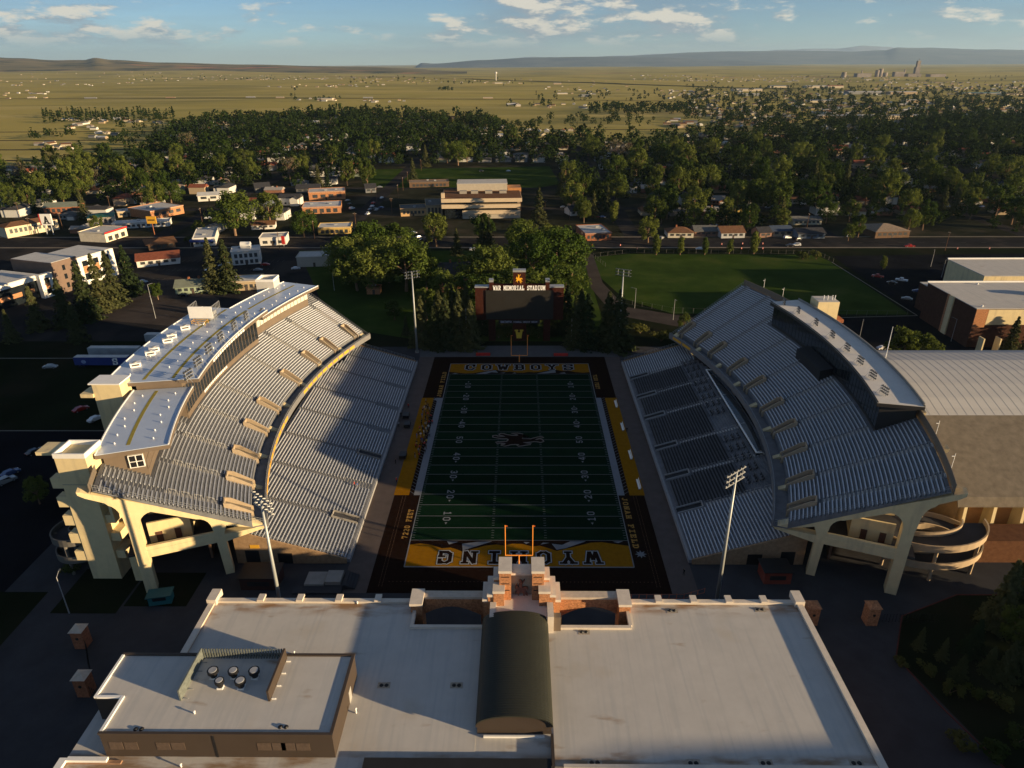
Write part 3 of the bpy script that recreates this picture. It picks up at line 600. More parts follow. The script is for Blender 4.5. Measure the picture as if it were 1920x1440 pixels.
    # black seat blocks (right stand)
    if s > 0:
        for c0, c1 in chairs:
            for i, x in enumerate(rows[:22]):
                if x < 37.6: continue
                mb = MB(); n = int((c1-c0-(1.4 if x < 43.4 else 0))/.56); ya = c0+(.7 if x < 43.4 else 0); z = lz(x)
                for k in range(n):
                    y = ya+k*.56; mb.box(x+.30, x+.55, y, y+.46, z+.36, z+.41); mb.box(x+.52, x+.57, y, y+.46, z+.41, z+.70)
                mb.build('seat_row', blackm, base)
        # loge tables and chairs behind the seat blocks
        for k, yy in enumerate(range(22, 93, 5)):
            if 44 < yy < 56: continue
            for x in (54.0, 55.7, 57.2):
                mb = MB(); z = lz(x); mb.box(x-.3, x+.3, yy, yy+3.6, z+.72, z+.78)
                for q in (.4, 3.2): mb.box(x-.06, x+.06, yy+q, yy+q+.1, z, z+.72)
                t_ = mb.build('loge_table', M('grey_table', (.12, .12, .13), .6), base)
                for q in range(3):
                    mb = MB(); y = yy+.3+q*1.1; mb.box(x+.45, x+.85, y, y+.45, z+.4, z+.46); mb.box(x+.82, x+.88, y, y+.45, z+.46, z+.9); mb.box(x+.6, x+.7, y+.15, y+.3, z, z+.4); mb.build('loge_chair', blackm, t_)
        mb = MB(); pl = [(59.3, 33.0), (59.3, 83.5)]+[(arcx(y)-.4+.0, y) for y in (83.5, 75, 66, 56, 46, 38, 33.0)]
        mb.prism(pl, 5.0, 8.95); cl = mb.build('club_lounge', glass, base)
        mb = MB(); mb.box(59.0, 59.35, 32.5, 84, 8.9, 9.15); mb.box(59.35, 61.0, 83.7, 84, 8.9, 9.15); mb.box(59.35, 60.6, 32.5, 32.8, 8.9, 9.15); mb.build('roof_edge', white_p, cl, world=False) if False else mb.build('roof_edge', white_p, base)
        mb = MB(); text(mb, 'CLUB', (59.25, 64, 6.2), (0, -1, 0), (0, 0, 1), 1.3, .22, .01) if False else mb.box(59.24, 59.3, 56, 64, 6.6, 7.6); mb.build('club_sign', yellow, base)
    # end walls of the lower deck
    for y0, y1 in ((1.1, 1.5), (109.5, 109.9)):
        mb = MB(); p = [(37, .0), (60.5, .0), (60.5, 8.6), (37, 1.2)]
        mb.add([(s*x, y0, z) for x, z in p]+[(s*x, y1, z) for x, z in p], [(0, 1, 2, 3), (7, 6, 5, 4), (2, 6, 7, 3), (0, 3, 7, 4), (1, 5, 6, 2)]); e = mb.build('end_wall', M('tan_brick', (.30, .20, .12), .9, .18, 1.4), base)
        mb = MB(); pts = [(s*(37.4+i*1.15), (y0+y1)/2, 1.35+i*1.15*.316) for i in range(20)]; rails(mb, pts, 1.0, 1, .03); mb.build('end_railing', steel, base)
        if y0 < 50:
            mb = MB(); mb.box(*sorted((s*48.5, s*51.6)), y0-.03, y0+.1, 0, 2.7); mb.build('doorway', blackm, base)
            mb = MB(); mb.box(*sorted((s*55.5, s*58.5)), y0-.03, y0+.1, 0, 3.4); mb.build('doorway', blackm, base)
            if s < 0: mb = MB(); mb.box(-57.2, -55.2, y0-.06, y0, 4.0, 4.9); mb.build('sign', yellow, base)
    # front walkway and fence
    mb = MB(); mb.box(*sorted((s*36.3, s*36.98)), 1.5, 109.5, .02, .88); mb.build('front_wall', M('front_grey', (.25, .25, .26), .8, .1, .6), base)
    mb = MB(); rails(mb, [(s*36.4, 2+i*1.95, .88) for i in range(56)], .7, 1, .03); mb.build('front_rail', steel, base)
    return base
STL = stand(-1, 'left grandstand with sunlit silver benches, tan portals and long white press box roof')
STR = stand(1, 'right grandstand in shade with dark glass press box and black seat blocks')
# ------------------------------------------------------------------ press boxes
fascia = M('brown_fascia', (.15, .115, .085), .6, .08, .4)
stripe = M('olive_walkway_pad', (.30, .25, .06), .85, .1, 1)
whiteroof2 = M('sky_tinted_press_roof', (.44, .50, .60), .3, .05, .3, spec=.7)  # white roof tinted blue to stand in for reflected sky
mix_noise(whiteroof2, (.42, .42, .42), .25, .6, .8, .5)
def shell(s, parent, name, r0, r1, a0, a1, z0, z1, m):
    mb = MB(); sweep(mb, s, [(r0, z0), (r1, z0), (r1, z1), (r0, z1)][::s], a0, a1); return mb.build(name, m, parent)
def press_box(s, base, secs, roofm, edge):
    pb = bpy.data.objects.new('press_box', None); col.objects.link(pb); pb.parent = base
    for (a0, a1, r0, r1, zr, ov, gz0, gz1, gm, wr) in secs:
        shell(s, pb, 'roof', r0, r1, a0, a1, zr-.12, zr, roofm)
        shell(s, pb, 'fascia', r0-.06, r1+.06, a0-.02, a1+.02, zr-.95, zr-.123, edge)
        for q0, q1 in ((r0-.05, r0+.2), (r1-.2, r1+.05)): shell(s, pb, 'roof_kerb', q0, q1, a0, a1, zr+.003, zr+.18, white_p if s < 0 else edge)
        wa0, wa1 = a0+ov, a1-ov
        mb = MB(); sweep(mb, s, [(wr, dz(wr)-.6), (min(r1-.8, 173.6), dz(min(r1-.8, 173.6))-.6), (min(r1-.8, 173.6), zr-.95), (wr, zr-.95)][::s], wa0, wa1); mb.build('wall', edge, pb)
        n = max(2, int((wa1-wa0)*wr*math.pi/180/1.9))
        for i in range(n):
            b0 = wa0+(wa1-wa0)*(i+.06)/n; b1 = wa0+(wa1-wa0)*(i+.94)/n
            mb = MB(); sweep(mb, s, [(wr-.05, gz0), (wr+.03, gz0), (wr+.03, gz1), (wr-.05, gz1)][::s], b0, b1, 1); mb.build('window', gm, pb)
        mb = MB()
        for z in (gz0-.14, gz1+.02): sweep(mb, s, [(wr-.09, z), (wr+.02, z), (wr+.02, z+.12), (wr-.09, z+.12)][::s], wa0, wa1)
        for i in range(n+1):
            b = wa0+(wa1-wa0)*i/n; sweep(mb, s, [(wr-.10, gz0), (wr+.02, gz0), (wr+.02, gz1), (wr-.10, gz1)][::s], b-.025, b+.025, 1)
        mb.build('window_frame', fascia if s < 0 else blackm, pb)
    return pb
pbl = press_box(-1, STL, [(-19.2, -9.2, 160.9, 174.2, 28.6, .55, 23.0, 25.0, fascia, 166.0), (-9.2, 8.6, 159.3, 180.5, 30.6, .15, 21.6, 28.0, glass, 163.5), (8.6, 20.4, 161.2, 175.6, 28.3, .4, 23.6, 26.8, glass_l, 165.4)], whiteroof2, fascia)
for a0, a1, r, z in ((-18.4, -9.6, 168.3, 28.604), (-8.8, 8.2, 171.5, 30.604), (-8.8, 8.2, 165.0, 30.604), (9.0, 19.6, 169.0, 28.304)):
    mb = MB(); sweep(mb, -1, [(r, z), (r+.75, z), (r+.75, z+.02), (r, z+.02)][::-1], a0, a1); mb.build('walkway_pad', stripe, pbl)
mb = MB(); mb.tube((0, 0, 0), (0, 0, .35), .16, .12, 6); anch = mb.mesh('anchor_point', white_p)
for a0, a1, r, z, n_ in ((-18.6, -9.8, 164.2, 28.6, 7), (-18.6, -9.8, 171.3, 28.6, 7), (-8.6, 8.0, 162.0, 30.6, 12), (-8.6, 8.0, 168.0, 30.6, 12), (-8.6, 8.0, 176.0, 30.6, 9), (9.2, 19.8, 164.5, 28.3, 8), (9.2, 19.8, 172.5, 28.3, 8)):
    for k in range(n_): p = PA(-1, r+.5*math.sin(k*2.7), a0+(a1-a0)*(k+.5)/n_, z); link('anchor_point', anch, pbl, (p[0]+60, p[1]-55.5, p[2]))
# glazed corner on the near end wall
mb = MB(); sweep(mb, -1, [(166.3, 24.0), (168.9, 24.0), (168.9, 26.6), (166.3, 26.6)][::-1], -18.78, -18.66, 1); mb.build('corner_window', blackm, pbl)
mb = MB()
for q in (166.3, 167.6, 168.9): sweep(mb, -1, [(q, 23.9), (q+.14, 23.9), (q+.14, 26.7), (q, 26.7)][::-1], -18.82, -18.65, 1)
for z in (23.9, 25.2, 26.6): sweep(mb, -1, [(166.3, z), (169.04, z), (169.04, z+.13), (166.3, z+.13)][::-1], -18.81, -18.65, 1)
mb.build('window_frame', white_p, pbl)
whitesign = M('white_sign_panel', (.75, .74, .72), .6)
for a0, a1, r, z in ((-5.0, 3.2, 159.12, 29.75), (-4.6, 1.2, 163.3, 20.9)):
    for k in range(14):
        b = a0+(a1-a0)*k/14; mb = MB(); sweep(mb, -1, [(r, z), (r+.08, z), (r+.08, z+.62), (r, z+.62)][::-1], b, b+(a1-a0)/14*.72, 1); mb.build('sign_letter', whitesign, pbl)
pbr = press_box(1, STR, [(-12.2, 12.6, 165.0, 174.6, 28.9, .3, 22.2, 27.4, glass, 166.0)], M('grey_press_roof', (.60, .57, .53), .7, .06, .4), M('black_fascia', (.03, .028, .027), .5))
mb = MB(); sweep(mb, 1, [(174.3, 28.9), (174.55, 28.9), (174.55, 29.6), (174.3, 29.6)], -12.1, 12.5); mb.build('roof_parapet', conc_l, pbr)
mb = MB(); sweep(mb, 1, [(162.2, 19.2), (165.5, 20.4), (165.5, 23.4), (162.2, 22.6)], -1.2, 4.4); mb.build('camera_platform', blackm, pbr)
for i in range(4): mb = MB(); p = PA(1, 174.4, (-20, -15.5, 15.2, 18.6)[i], 27.0); mb.tube(p, (p[0], p[1], p[2]+3.6), .05, n=5); mb.bbox(p[0]-.3, p[1], p[2]+3, .5, .12, .12); mb.build('loudspeaker_mast', white_p, STR)
# ------------------------------------------------------------------ floodlights
lampm = M('lamp_housing', (.09, .095, .10), .4, .1, 2, metal=.4)
def flood(name, cols, rows, w_, h_, lab, cat='floodlights'):
    t = thing(name, lab, cat); mb = MB()
    for j in range(rows): mb.tube((-w_/2, 0, .5+h_*j/max(1, rows-1)), (w_/2, 0, .5+h_*j/max(1, rows-1)), .05, n=5)
    for x in (-w_*.4, w_*.4): mb.tube((x, .15, 0), (x, 0, .5+h_), .06, n=5); mb.tube((x, 1.5, 0), (x, 0, .5+h_*.8), .04, n=5)
    mb.build('rack', steel, t, world=False); mb = MB()
    mb.tube((0, -.05, 0), (0, -.5, -.12), .16, .33, 8); me = mb.mesh('lamp', lampm)
    for j in range(rows):
        for i in range(cols): link('lamp', me, t, (-w_/2+w_*(i+.5)/cols, 0, .62+h_*j/max(1, rows-1)))
    return t
fb = flood('floodlight_bank', 4, 3, 3.2, 1.7, '')
for s, aa, r, z, lab in ((-1, (-9.4, -6.6, -3.6, -.6, 2.6, 5.4, 8.6), 161.0, 30.6, 'steel floodlight rack along the field edge of the left press box roof'), (1, (-10.6, -7.6, -4.6, -1.6, 1.6, 5.0, 8.6, 11.4), 167.2, 28.9, 'small floodlight rack on the grey roof of the right press box')):
    for a in aa:
        p = PA(s, r, a, z if a < 8.6 or s > 0 else 28.3); place(fb, p, R_(-a*s)+(math.pi/2 if s > 0 else -math.pi/2)+math.pi*0, 1 if s < 0 else .8, ('nearest', 'second', 'third', 'fourth', 'fifth', 'sixth', 'seventh', 'eighth')[aa.index(a)]+' '+lab, 'floodlight racks on the press box roofs')
# rooftop units on the left press box
def unit(name, lab, cat, w_, d_, h_, p, rz=0, m=None, group=None, fan=True):
    t = thing(name, lab, cat, p, group, rz); mb = MB(); mb.box(-w_/2, w_/2, -d_/2, d_/2, .15, h_); mb.box(-w_/2+.1, w_/2-.1, -d_/2+.1, d_/2-.1, 0, .15); mb.build('cabinet', m or white_p, t, world=False)
    mb = MB(); mb.box(-w_/2-.06, w_/2+.06, -d_/2-.06, d_/2+.06, h_, h_+.08); mb.build('cover', m or white_p, t, world=False)
    if fan: mb = MB(); mb.tube((0, 0, h_+.08), (0, 0, h_+.3), min(w_, d_)*.3, n=12); mb.build('fan_housing', steel, t, world=False)
    mb = MB(); mb.box(-w_/2*.7, w_/2*.7, -d_/2-.03, -d_/2, .4, h_*.8); mb.build('louvre', M('dark_louvre', (.06, .06, .06), .6), t, world=False)
    return t
for k, (x, y, lab) in enumerate(((255, 682, 'white rooftop unit nearest the near end of the left press box'), (283, 660, 'white rooftop unit, near one of the first pair on the left press box'), (290, 653, 'white rooftop unit, far one of the first pair on the left press box'), (315, 636, 'white rooftop unit, near one of the second pair on the left press box'), (323, 628, 'white rooftop unit, far one of the second pair on the left press box'), (348, 612, 'white rooftop unit just before the yellow railing on the left press box'))):
    unit('rooftop_unit', lab, 'rooftop unit', 2.4, 1.6, 1.0, at(x, y+5, 30.6), .5, white_p, 'white units along the left press box roof')
p = at(392, 596, 30.6); t = thing('louvred_screen', 'tall white louvred equipment screen on the left press box roof', 'screen', p); mb = MB()
mb.box(-4.2, 2.6, -3, -2.85, .9, 4.4); mb.build('panel', white_p, t, world=False); mb = MB()
for i in range(8): x = -4.2+i*.97; mb.box(x, x+.1, -2.9, -2.8, 0, 4.4)
for i in range(7): y = -2.8+i*.9; mb.box(2.5, 2.6, y, y+.1, 0, 4.4); mb.box(-4.2, -4.1, y, y+.1, 0, 4.4)
for z in (.9, 2.6, 4.3): mb.box(2.5, 2.6, -2.85, 2.7, z, z+.1); mb.box(-4.2, -4.1, -2.85, 2.7, z, z+.1)
mb.build('frame', steel, t, world=False); mb = MB(); mb.box(-3, 1.5, -2, 2, .05, 1.8); mb.build('equipment', steel, t, world=False)
p = at(375, 608, 30.6); t = thing('roof_hatch_railing', 'yellow safety railing round a hatch on the left press box roof', 'railing', p); mb = MB(); rails(mb, [(-2, -1, 0), (0, -1.1, 0), (2, -1, 0), (2, 1, 0), (0, 1, 0), (-2, 1, 0), (-2, -1, 0)], 1.1, 1, .06); mb.build('rail', yellow, t, world=False); mb = MB(); mb.box(-1.2, 1.2, -.6, .6, 0, .4); mb.build('hatch', white_p, t, world=False)
p = PA(-1, 177.5, 18.5, 0); t = thing('lift_tower', 'pale square lift tower at the far end of the left press box', 'tower', p); mb = MB(); mb.box(-3, 3, -3, 3, 0, 30.6); mb.build('shaft', M('pale_tower', (.52, .50, .46), .8, .06, .3), t, world=False)
mb = MB()
for a_, b_, c_, d_ in ((-3.05, 3.05, -3.05, -2.75), (-3.05, 3.05, 2.75, 3.05), (-3.05, -2.75, -2.75, 2.75), (2.75, 3.05, -2.75, 2.75)): mb.box(a_, b_, c_, d_, 30.6, 31.4)
mb.build('parapet', white_p, t, world=False)
p = PA(-1, 178.6, -9.3, 0); t = thing('lift_tower', 'cream lift tower at the step between the two left press box roofs', 'tower', p); mb = MB(); mb.box(-3.0, 3.4, -2.2, 2.2, 0, 31.6); mb.build('shaft', cream, t, world=False); mb = MB(); mb.box(-3.6, 3.6, -2.5, 2.5, 31.6, 31.9); mb.build('cap', white_p, t, world=False); mb = MB(); mb.box(-6.0, -3.02, -2.6, 1.6, 28.4, 29.3); mb.build('canopy', cream, t, world=False)
# stair tower at the near end of the left stand with cantilevered landings
t = thing('stair_tower', 'tall cream stair tower beside the near end of the left grandstand', 'tower', (-86, -1.5, 0))
mb = MB(); mb.box(-3.0, 3.0, -2.4, 3.0, 0, 29.2); mb.build('shaft', cream, t, world=False)
mb = MB()
for a_, b_, c_, d_ in ((-3.1, 3.1, -2.5, -2.2), (-3.1, 3.1, 2.8, 3.1), (-3.1, -2.8, -2.2, 2.8), (2.8, 3.1, -2.2, 2.8)): mb.box(a_, b_, c_, d_, 29.2, 30.2)
mb.build('parapet', white_p, t, world=False)
mb = MB(); mb.box(-7.0, -3.12, -1.5, 2.5, 29.3, 30.0); mb.build('canopy', cream, t, world=False)
for k in range(5): mb = MB(); z = 5+k*4.4; mb.box(-5.2, -3.05, -2.3, -.2, z, z+2.0); mb.box(-5.2, -3.05, -2.3, 2.4, z-.3, z-.003); mb.build('landing', cream, t, world=False)
for k in range(5): mb = MB(); z = 5+k*4.4; mb.box(3.05, 4.9, -1.9, 2.0, z, z+1.9); mb.build('landing', cream, t, world=False)
mb = MB(); mb.box(-2.98, 2.98, -2.46, -2.41, 23.2, 23.3); mb.build('string_course', conc_l, t, world=False)
mb = MB(); mb.box(5.4, 6.0, -3.5, 0.5, 15, 23); mb.build('fin_wall', cream, t, world=False); mb = MB(); mb.box(6.2, 9.2, -3.0, -2.6, 0, 7); mb.build('fin_wall', cream, t, world=False)
# helical pedestrian ramps
def ramp(lab, cx, cy, rx, ry, wd, levels, m):
    t = thing('spiral_ramp', lab, 'ramp', (cx, cy, 0)); n = 40
    for nm, r0, r1, z0, z1, mm in (('deck', 0, wd, -.4, 0, concrete), ('outer_wall', wd, wd+.3, -.5, 1.1, m), ('inner_wall', -.3, 0, -.5, 1.1, m)):
        mb = MB(); rings = []
        for i in range(n*levels+1):
            a = 2*math.pi*i/n; zz = .6+4.3*i/n; c_, s_ = math.cos(a), math.sin(a)
            rings.append([((rx-wd+r)*c_, (ry-wd+r)*s_, zz+z) for r, z in ((r0, z0), (r1, z0), (r1, z1), (r0, z1))])
        mb.loft(rings); mb.build(nm, mm, t, world=False)
    for k in range(6):
        a = k*math.pi/3+.3; mb = MB(); mb.tube((rx*.95*math.cos(a), ry*.95*math.sin(a), 0), (rx*.95*math.cos(a), ry*.95*math.sin(a), 4.3*levels-1.2), .35, n=8); mb.build('column', m, t, world=False)
    return t
ramp('oval concrete pedestrian ramp beside the near end of the right grandstand', 86.8, 3.4, 10.6, 7.6, 4.4, 2, M('tan_concrete', (.40, .31, .21), .85, .1, .5))
ramp('round concrete pedestrian ramp behind the cream stair tower', -92.5, 3.5, 6.5, 6.5, 3.0, 2, M('shade_dark_concrete', (.14, .13, .115), .85, .1, .5))  # concrete darkened in colour to stand in for the grandstand's shade
p = at(1536, 590, 26); t = thing('lift_tower', 'small yellow-lit tan lift tower behind the right press box', 'tower', (p.x+1, p.y, 0)); mb = MB(); mb.box(-3.2, 3.2, -3, 3, 0, 31.0); mb.build('shaft', cream, t, world=False); mb = MB(); mb.box(-3.1, 3.1, -2.9, 2.9, 31.003, 31.1); mb.build('roof', white_roof, t, world=False); mb = MB()
for x in (-1, .2, 1.6, 2.4): mb.tube((x, -1, 31), (x, -1, 32.6), .12, n=6)
mb.build('vent_pipe', white_p, t, world=False); mb = MB(); mb.box(3.2, 6.0, -2, 2, 24, 25); mb.build('landing', brick, t, world=False)
p = PA(1, 175.2, -3.2, 29.0); mb = MB(); mb.tube((0, 0, 0), (.0, 0, 8.5), .13, .05, 6); o = mb.build('flagpole', white_p); o.location = p; tag(o, 'bare white flagpole behind the right press box roof', 'flagpole')
# light towers
def mast(x, y, h, rz, lab, grp):
    t = thing('light_mast', lab, 'light mast', (x, y, 0), grp); mb = MB(); mb.tube((0, 0, 0), (0, 0, h+.8), .42, .2, 10); mb.build('pole', M('mast_steel', (.34, .36, .36), .45, .06, .5, metal=.3), t, world=False, smooth=True)
    c, s = math.cos(rz), math.sin(rz); mb = MB()
    for j in range(3): z = h-1.4+j*1.1; mb.tube((-2.9*c, -2.9*s, z), (2.9*c, 2.9*s, z), .09, n=5)
    for k in (-2, 2): mb.tube((k*c, k*s, h-1.4), (k*c, k*s, h+.8), .06, n=5)
    mb.build('crossarm', steel, t, world=False); mb = MB(); mb.tube((0, -.05, 0), (0, -.5, -.2), .13, .25, 8); me = mb.mesh('lamp', lampm)
    for j in range(3):
        for i in range(6): q = -2.6+i*1.04; o = link('lamp', me, t, (q*c, q*s, h-1.25+j*1.1)); o.rotation_euler[2] = rz
    mb = MB(); mb.bbox(0, 0, .35, 1.3, 1.3, .7); mb.build('footing', conc_l, t, world=False); return t
mast(-43.7, -19.5, 30, R_(140), 'tall light mast in front of the near end of the left grandstand', 'stadium light masts')
mast(39.0, -11.1, 30, R_(-140), 'tall light mast in front of the near end of the right grandstand', 'stadium light masts')
mast(-38, 120.5, 30, R_(28), 'tall light mast left of the scoreboard by the spruces', 'stadium light masts')
mast(37, 122.6, 30, R_(-28), 'tall light mast right of the scoreboard by the spruces', 'stadium light masts')
for x, h, lab in ((-19.9, 15.0, 'slim bare net pole left of the scoreboard'), (19.6, 13.2, 'slim bare net pole right of the scoreboard')):
    t = thing('net_pole', lab, 'pole', (x, 126.6, 0)); mb = MB(); mb.tube((0, 0, .6), (0, 0, h), .16, .1, 8); mb.build('pole', M('pale_pole', (.45, .46, .46), .5), t, world=False); mb = MB(); mb.bbox(0, 0, .3, 1.5, 1.5, .6); mb.build('footing', conc_l, t, world=False)
# ------------------------------------------------------------------ scoreboard
t = thing('scoreboard', 'large brick scoreboard with dark screen under white stadium lettering', 'scoreboard', (0, 131.5, 0))
sbb = M('scoreboard_brick', (.050, .018, .013), .9, .25, 1.5)
mb = MB(); mb.box(-16.6, 16.6, .35, 3.0, 8.6, 21.4); mb.build('housing', sbb, t, world=False)
mb = MB(); mb.box(-12.6, 12.8, 0, .347, 9.0, 20.4); mb.build('screen', M('led_screen', (.020, .018, .015), .5, .12, .3, spec=.35), t, world=False)
mb = MB(); mb.box(-16.7, -10.9, .1, 3.1, 21.403, 21.8); mb.box(10.9, 16.7, .1, 3.1, 21.403, 21.8); mb.build('cap_flashing', steel, t, world=False)
mb = MB(); mb.box(-10.9, 10.9, .2, 2.8, 21.41, 22.3); mb.build('header', sbb, t, world=False)
for x in (-10.5, 10.5):
    mb = MB(); mb.box(x-.75, x+.75, -.05, 2.6, 20.6, 23.6); q = mb.build('pylon', sbb, t, world=False); mb = MB(); mb.box(x-.8, x+.8, -.1, 2.65, 23.6, 24.4); mb.build('pylon_cap', steel, t, world=False)
mb = MB(); mb.box(-2.3, 2.3, 0, 2.4, 20.5, 27.4); mb.build('centre_pylon', sbb, t, world=False); mb = MB(); mb.box(-2.4, 2.4, -.1, 2.5, 27.4, 28.1); mb.build('pylon_cap', steel, t, world=False)
mb = MB(); mb.add([(-.1+(x-.5)*2.5, -.12, 23.2+y*3.4) for x, y in HORSE]+[(-.1+(x-.5)*2.5, .0, 23.2+y*3.4) for x, y in HORSE], [tuple(range(len(HORSE)))[::-1]]+[(i, (i+1) % len(HORSE), len(HORSE)+(i+1) % len(HORSE), len(HORSE)+i) for i in range(len(HORSE))]); mb.build('rider_emblem', M('gold_emblem', (.85, .42, .03), .4), t, world=False)
word = 'WAR MEMORIAL STADIUM'
for i, ch in enumerate(word):
    if ch == ' ': continue
    mb = MB(); glyph(mb, ch, (-9.75+i*.975, -.18, 20.55), (1, 0, 0), (0, 0, 1), 1.75, .15, 0, 0, .60); mb.build('sign_letter', M('sign_white', (.95, .94, .90), .5), t, world=False)
mb = MB(); mb.box(-7.8, 7.8, .15, 1.2, 7.3, 8.597); mb.build('sponsor_strip', M('strip_black', (.02, .02, .022), .6), t, world=False)
mb = MB(); text(mb, 'UNIWYO', (-7.2, .1, 7.55), (1, 0, 0), (0, 0, 1), .8, .2, 0, .9); mb.build('sponsor_lettering', M('lettering_bluegrey', (.35, .38, .5), .5), t, world=False)
mb = MB(); text(mb, 'FEDERAL CREDIT UNION', (-2.3, .1, 7.65), (1, 0, 0), (0, 0, 1), .5, .18, 0, .92); mb.build('sponsor_lettering', M('lettering_bluegrey', (.35, .38, .5), .5), t, world=False)
mb = MB(); mb.box(-2.6, 2.6, .4, 2.8, 0, 8.597); mb.build('centre_pier', sbb, t, world=False)
for x in (-10.5, 10.5): mb = MB(); mb.box(x-1.3, x+1.3, .4, 2.8, 0, 8.597); mb.build('pier', sbb, t, world=False)
mb = MB(); glyph(mb, 'W', (-1.3, .3, 1.2), (1, 0, 0), (0, 0, 1), 3.4, .24, 0, 0, .85); mb.build('monogram', M('gold_sign', (.6, .42, .04), .5), t, world=False)
# ------------------------------------------------------------------ athletics building in the foreground
RZ = 13.0
AB = thing('athletics_building', 'wide white-roofed athletics building in the foreground with stone gateway tower', 'building', (0, -45, 0))
wallm = M('buff_brick_wall', (.33, .20, .13), .9, .2, 1.2)
cop = M('cast_stone_coping', (.60, .53, .45), .8, .08, .8)
def part(name, m, boxes, parent=AB):
    mb = MB()
    for b in boxes: mb.box(*b)
    return mb.build(name, m, parent)
# roof slabs round the two open terraces beside the tower
SL, SR, SI0, SI1 = -17.4, 18.2, -5.9, 6.9      # terrace limits
main_roof = white_roof.copy(); main_roof.name = 'stained_roof_membrane'
def edge_dirt(m, y0, y1, c, sc_, amt):
    "silt washed up against the parapets"
    t = m.node_tree; n = t.nodes; l = t.links; b = n['Principled BSDF']; src = b.inputs['Base Color'].links[0].from_socket; g = n.new('ShaderNodeNewGeometry'); sp = n.new('ShaderNodeSeparateXYZ'); l.new(g.outputs['Position'], sp.inputs[0])
    mr = n.new('ShaderNodeMapRange'); mr.interpolation_type = 'SMOOTHSTEP'; mr.inputs[1].default_value = y0; mr.inputs[2].default_value = y1; l.new(sp.outputs[1], mr.inputs[0]); mp = n.new('ShaderNodeMapping'); mp.inputs['Scale'].default_value = (.35, 1.2, 1); l.new(g.outputs['Position'], mp.inputs[0]); tx = n.new('ShaderNodeTexNoise'); tx.inputs['Scale'].default_value = sc_; tx.inputs['Detail'].default_value = 6; l.new(mp.outputs[0], tx.inputs['Vector']); m2 = n.new('ShaderNodeMapRange'); m2.inputs[1].default_value = .42; m2.inputs[2].default_value = .62; m2.inputs[4].default_value = amt; l.new(tx.outputs['Fac'], m2.inputs[0])
    mu = n.new('ShaderNodeMath'); mu.operation = 'MULTIPLY'; l.new(mr.outputs[0], mu.inputs[0]); l.new(m2.outputs[0], mu.inputs[1]); mx = n.new('ShaderNodeMix'); mx.data_type = 'RGBA'; l.new(mu.outputs[0], mx.inputs[0]); l.new(src, mx.inputs[6]); mx.inputs[7].default_value = c+(1,); l.new(mx.outputs[2], b.inputs['Base Color'])
edge_dirt(main_roof, -28.6, -25.6, (.27, .16, .085), .55, .95); edge_dirt(main_roof, -52.8, -54.6, (.25, .16, .09), .5, .9); edge_dirt(main_roof, -29.5, -31.2, (.30, .19, .11), .8, .0)
roof_l = part('roof', main_roof, [(-52.6, SL, -41.0, -24.4, RZ-.4, RZ), (SL, SI0, -41.0, -30.6, RZ-.4, RZ), (-60.6, SI0, -90, -41.003, RZ-.4, RZ)])
roof_r = part('roof', main_roof, [(SR, 47.7, -55.2, -24.4, RZ-.4, RZ+.002), (SI1-2.0, SR, -55.2, -30.6, RZ-.4, RZ), (SI0, SI1-2.0, -55.2, -30.0, RZ-.45, RZ-.05)])
part('wall', wallm, [(-52.9, -16.9, -25.0, -24.45, 0, RZ+.02), (17.7, 48.0, -25.0, -24.45, 0, RZ+.02), (-52.9, -52.3, -40, -24.6, 0, RZ+.3), (47.5, 48.1, -90, -24.6, 0, RZ+.3), (-60.9, -60.3, -90, -55, 0, RZ+.2), (-60.3, -52.9, -55.4, -54.9, 0, RZ+.2), (-60.3, 47.5, -55.6, -55.25, 0, RZ-.5)])
part('parapet', cop, [(-53.1, -17.5, -25.15, -24.3, RZ+.03, RZ+.45), (18.2, 48.3, -25.15, -24.3, RZ+.03, RZ+.45)])
part('parapet', cop, [(-53.2, -52.2, -40.8, -25.16, RZ+.3, RZ+.6)]); part('parapet', cop, [(47.3, 48.3, -90, -25.16, RZ+.3, RZ+.75)]); part('parapet', white_p, [(-61.2, -60.2, -90, -54.9, RZ+.2, RZ+.6), (-60.2, -54.8, -55.3, -54.7, RZ+.2, RZ+.6)])
part('parapet', cop, [(6.0, 47.2, -55.7, -55.2, RZ+.02, RZ+.4)])
for x in [-44.5+i*6.75 for i in range(4)]+[24.0+i*6.0 for i in range(4)]: part('parapet_block', cop, [(x-.55, x+.55, -25.3, -23.7, RZ+.46, RZ+.85)])
for x in (-52.7, 47.8): part('corner_pier', cop, [(x-.8, x+.8, -25.8, -23.0, RZ+.05, RZ+1.3)])
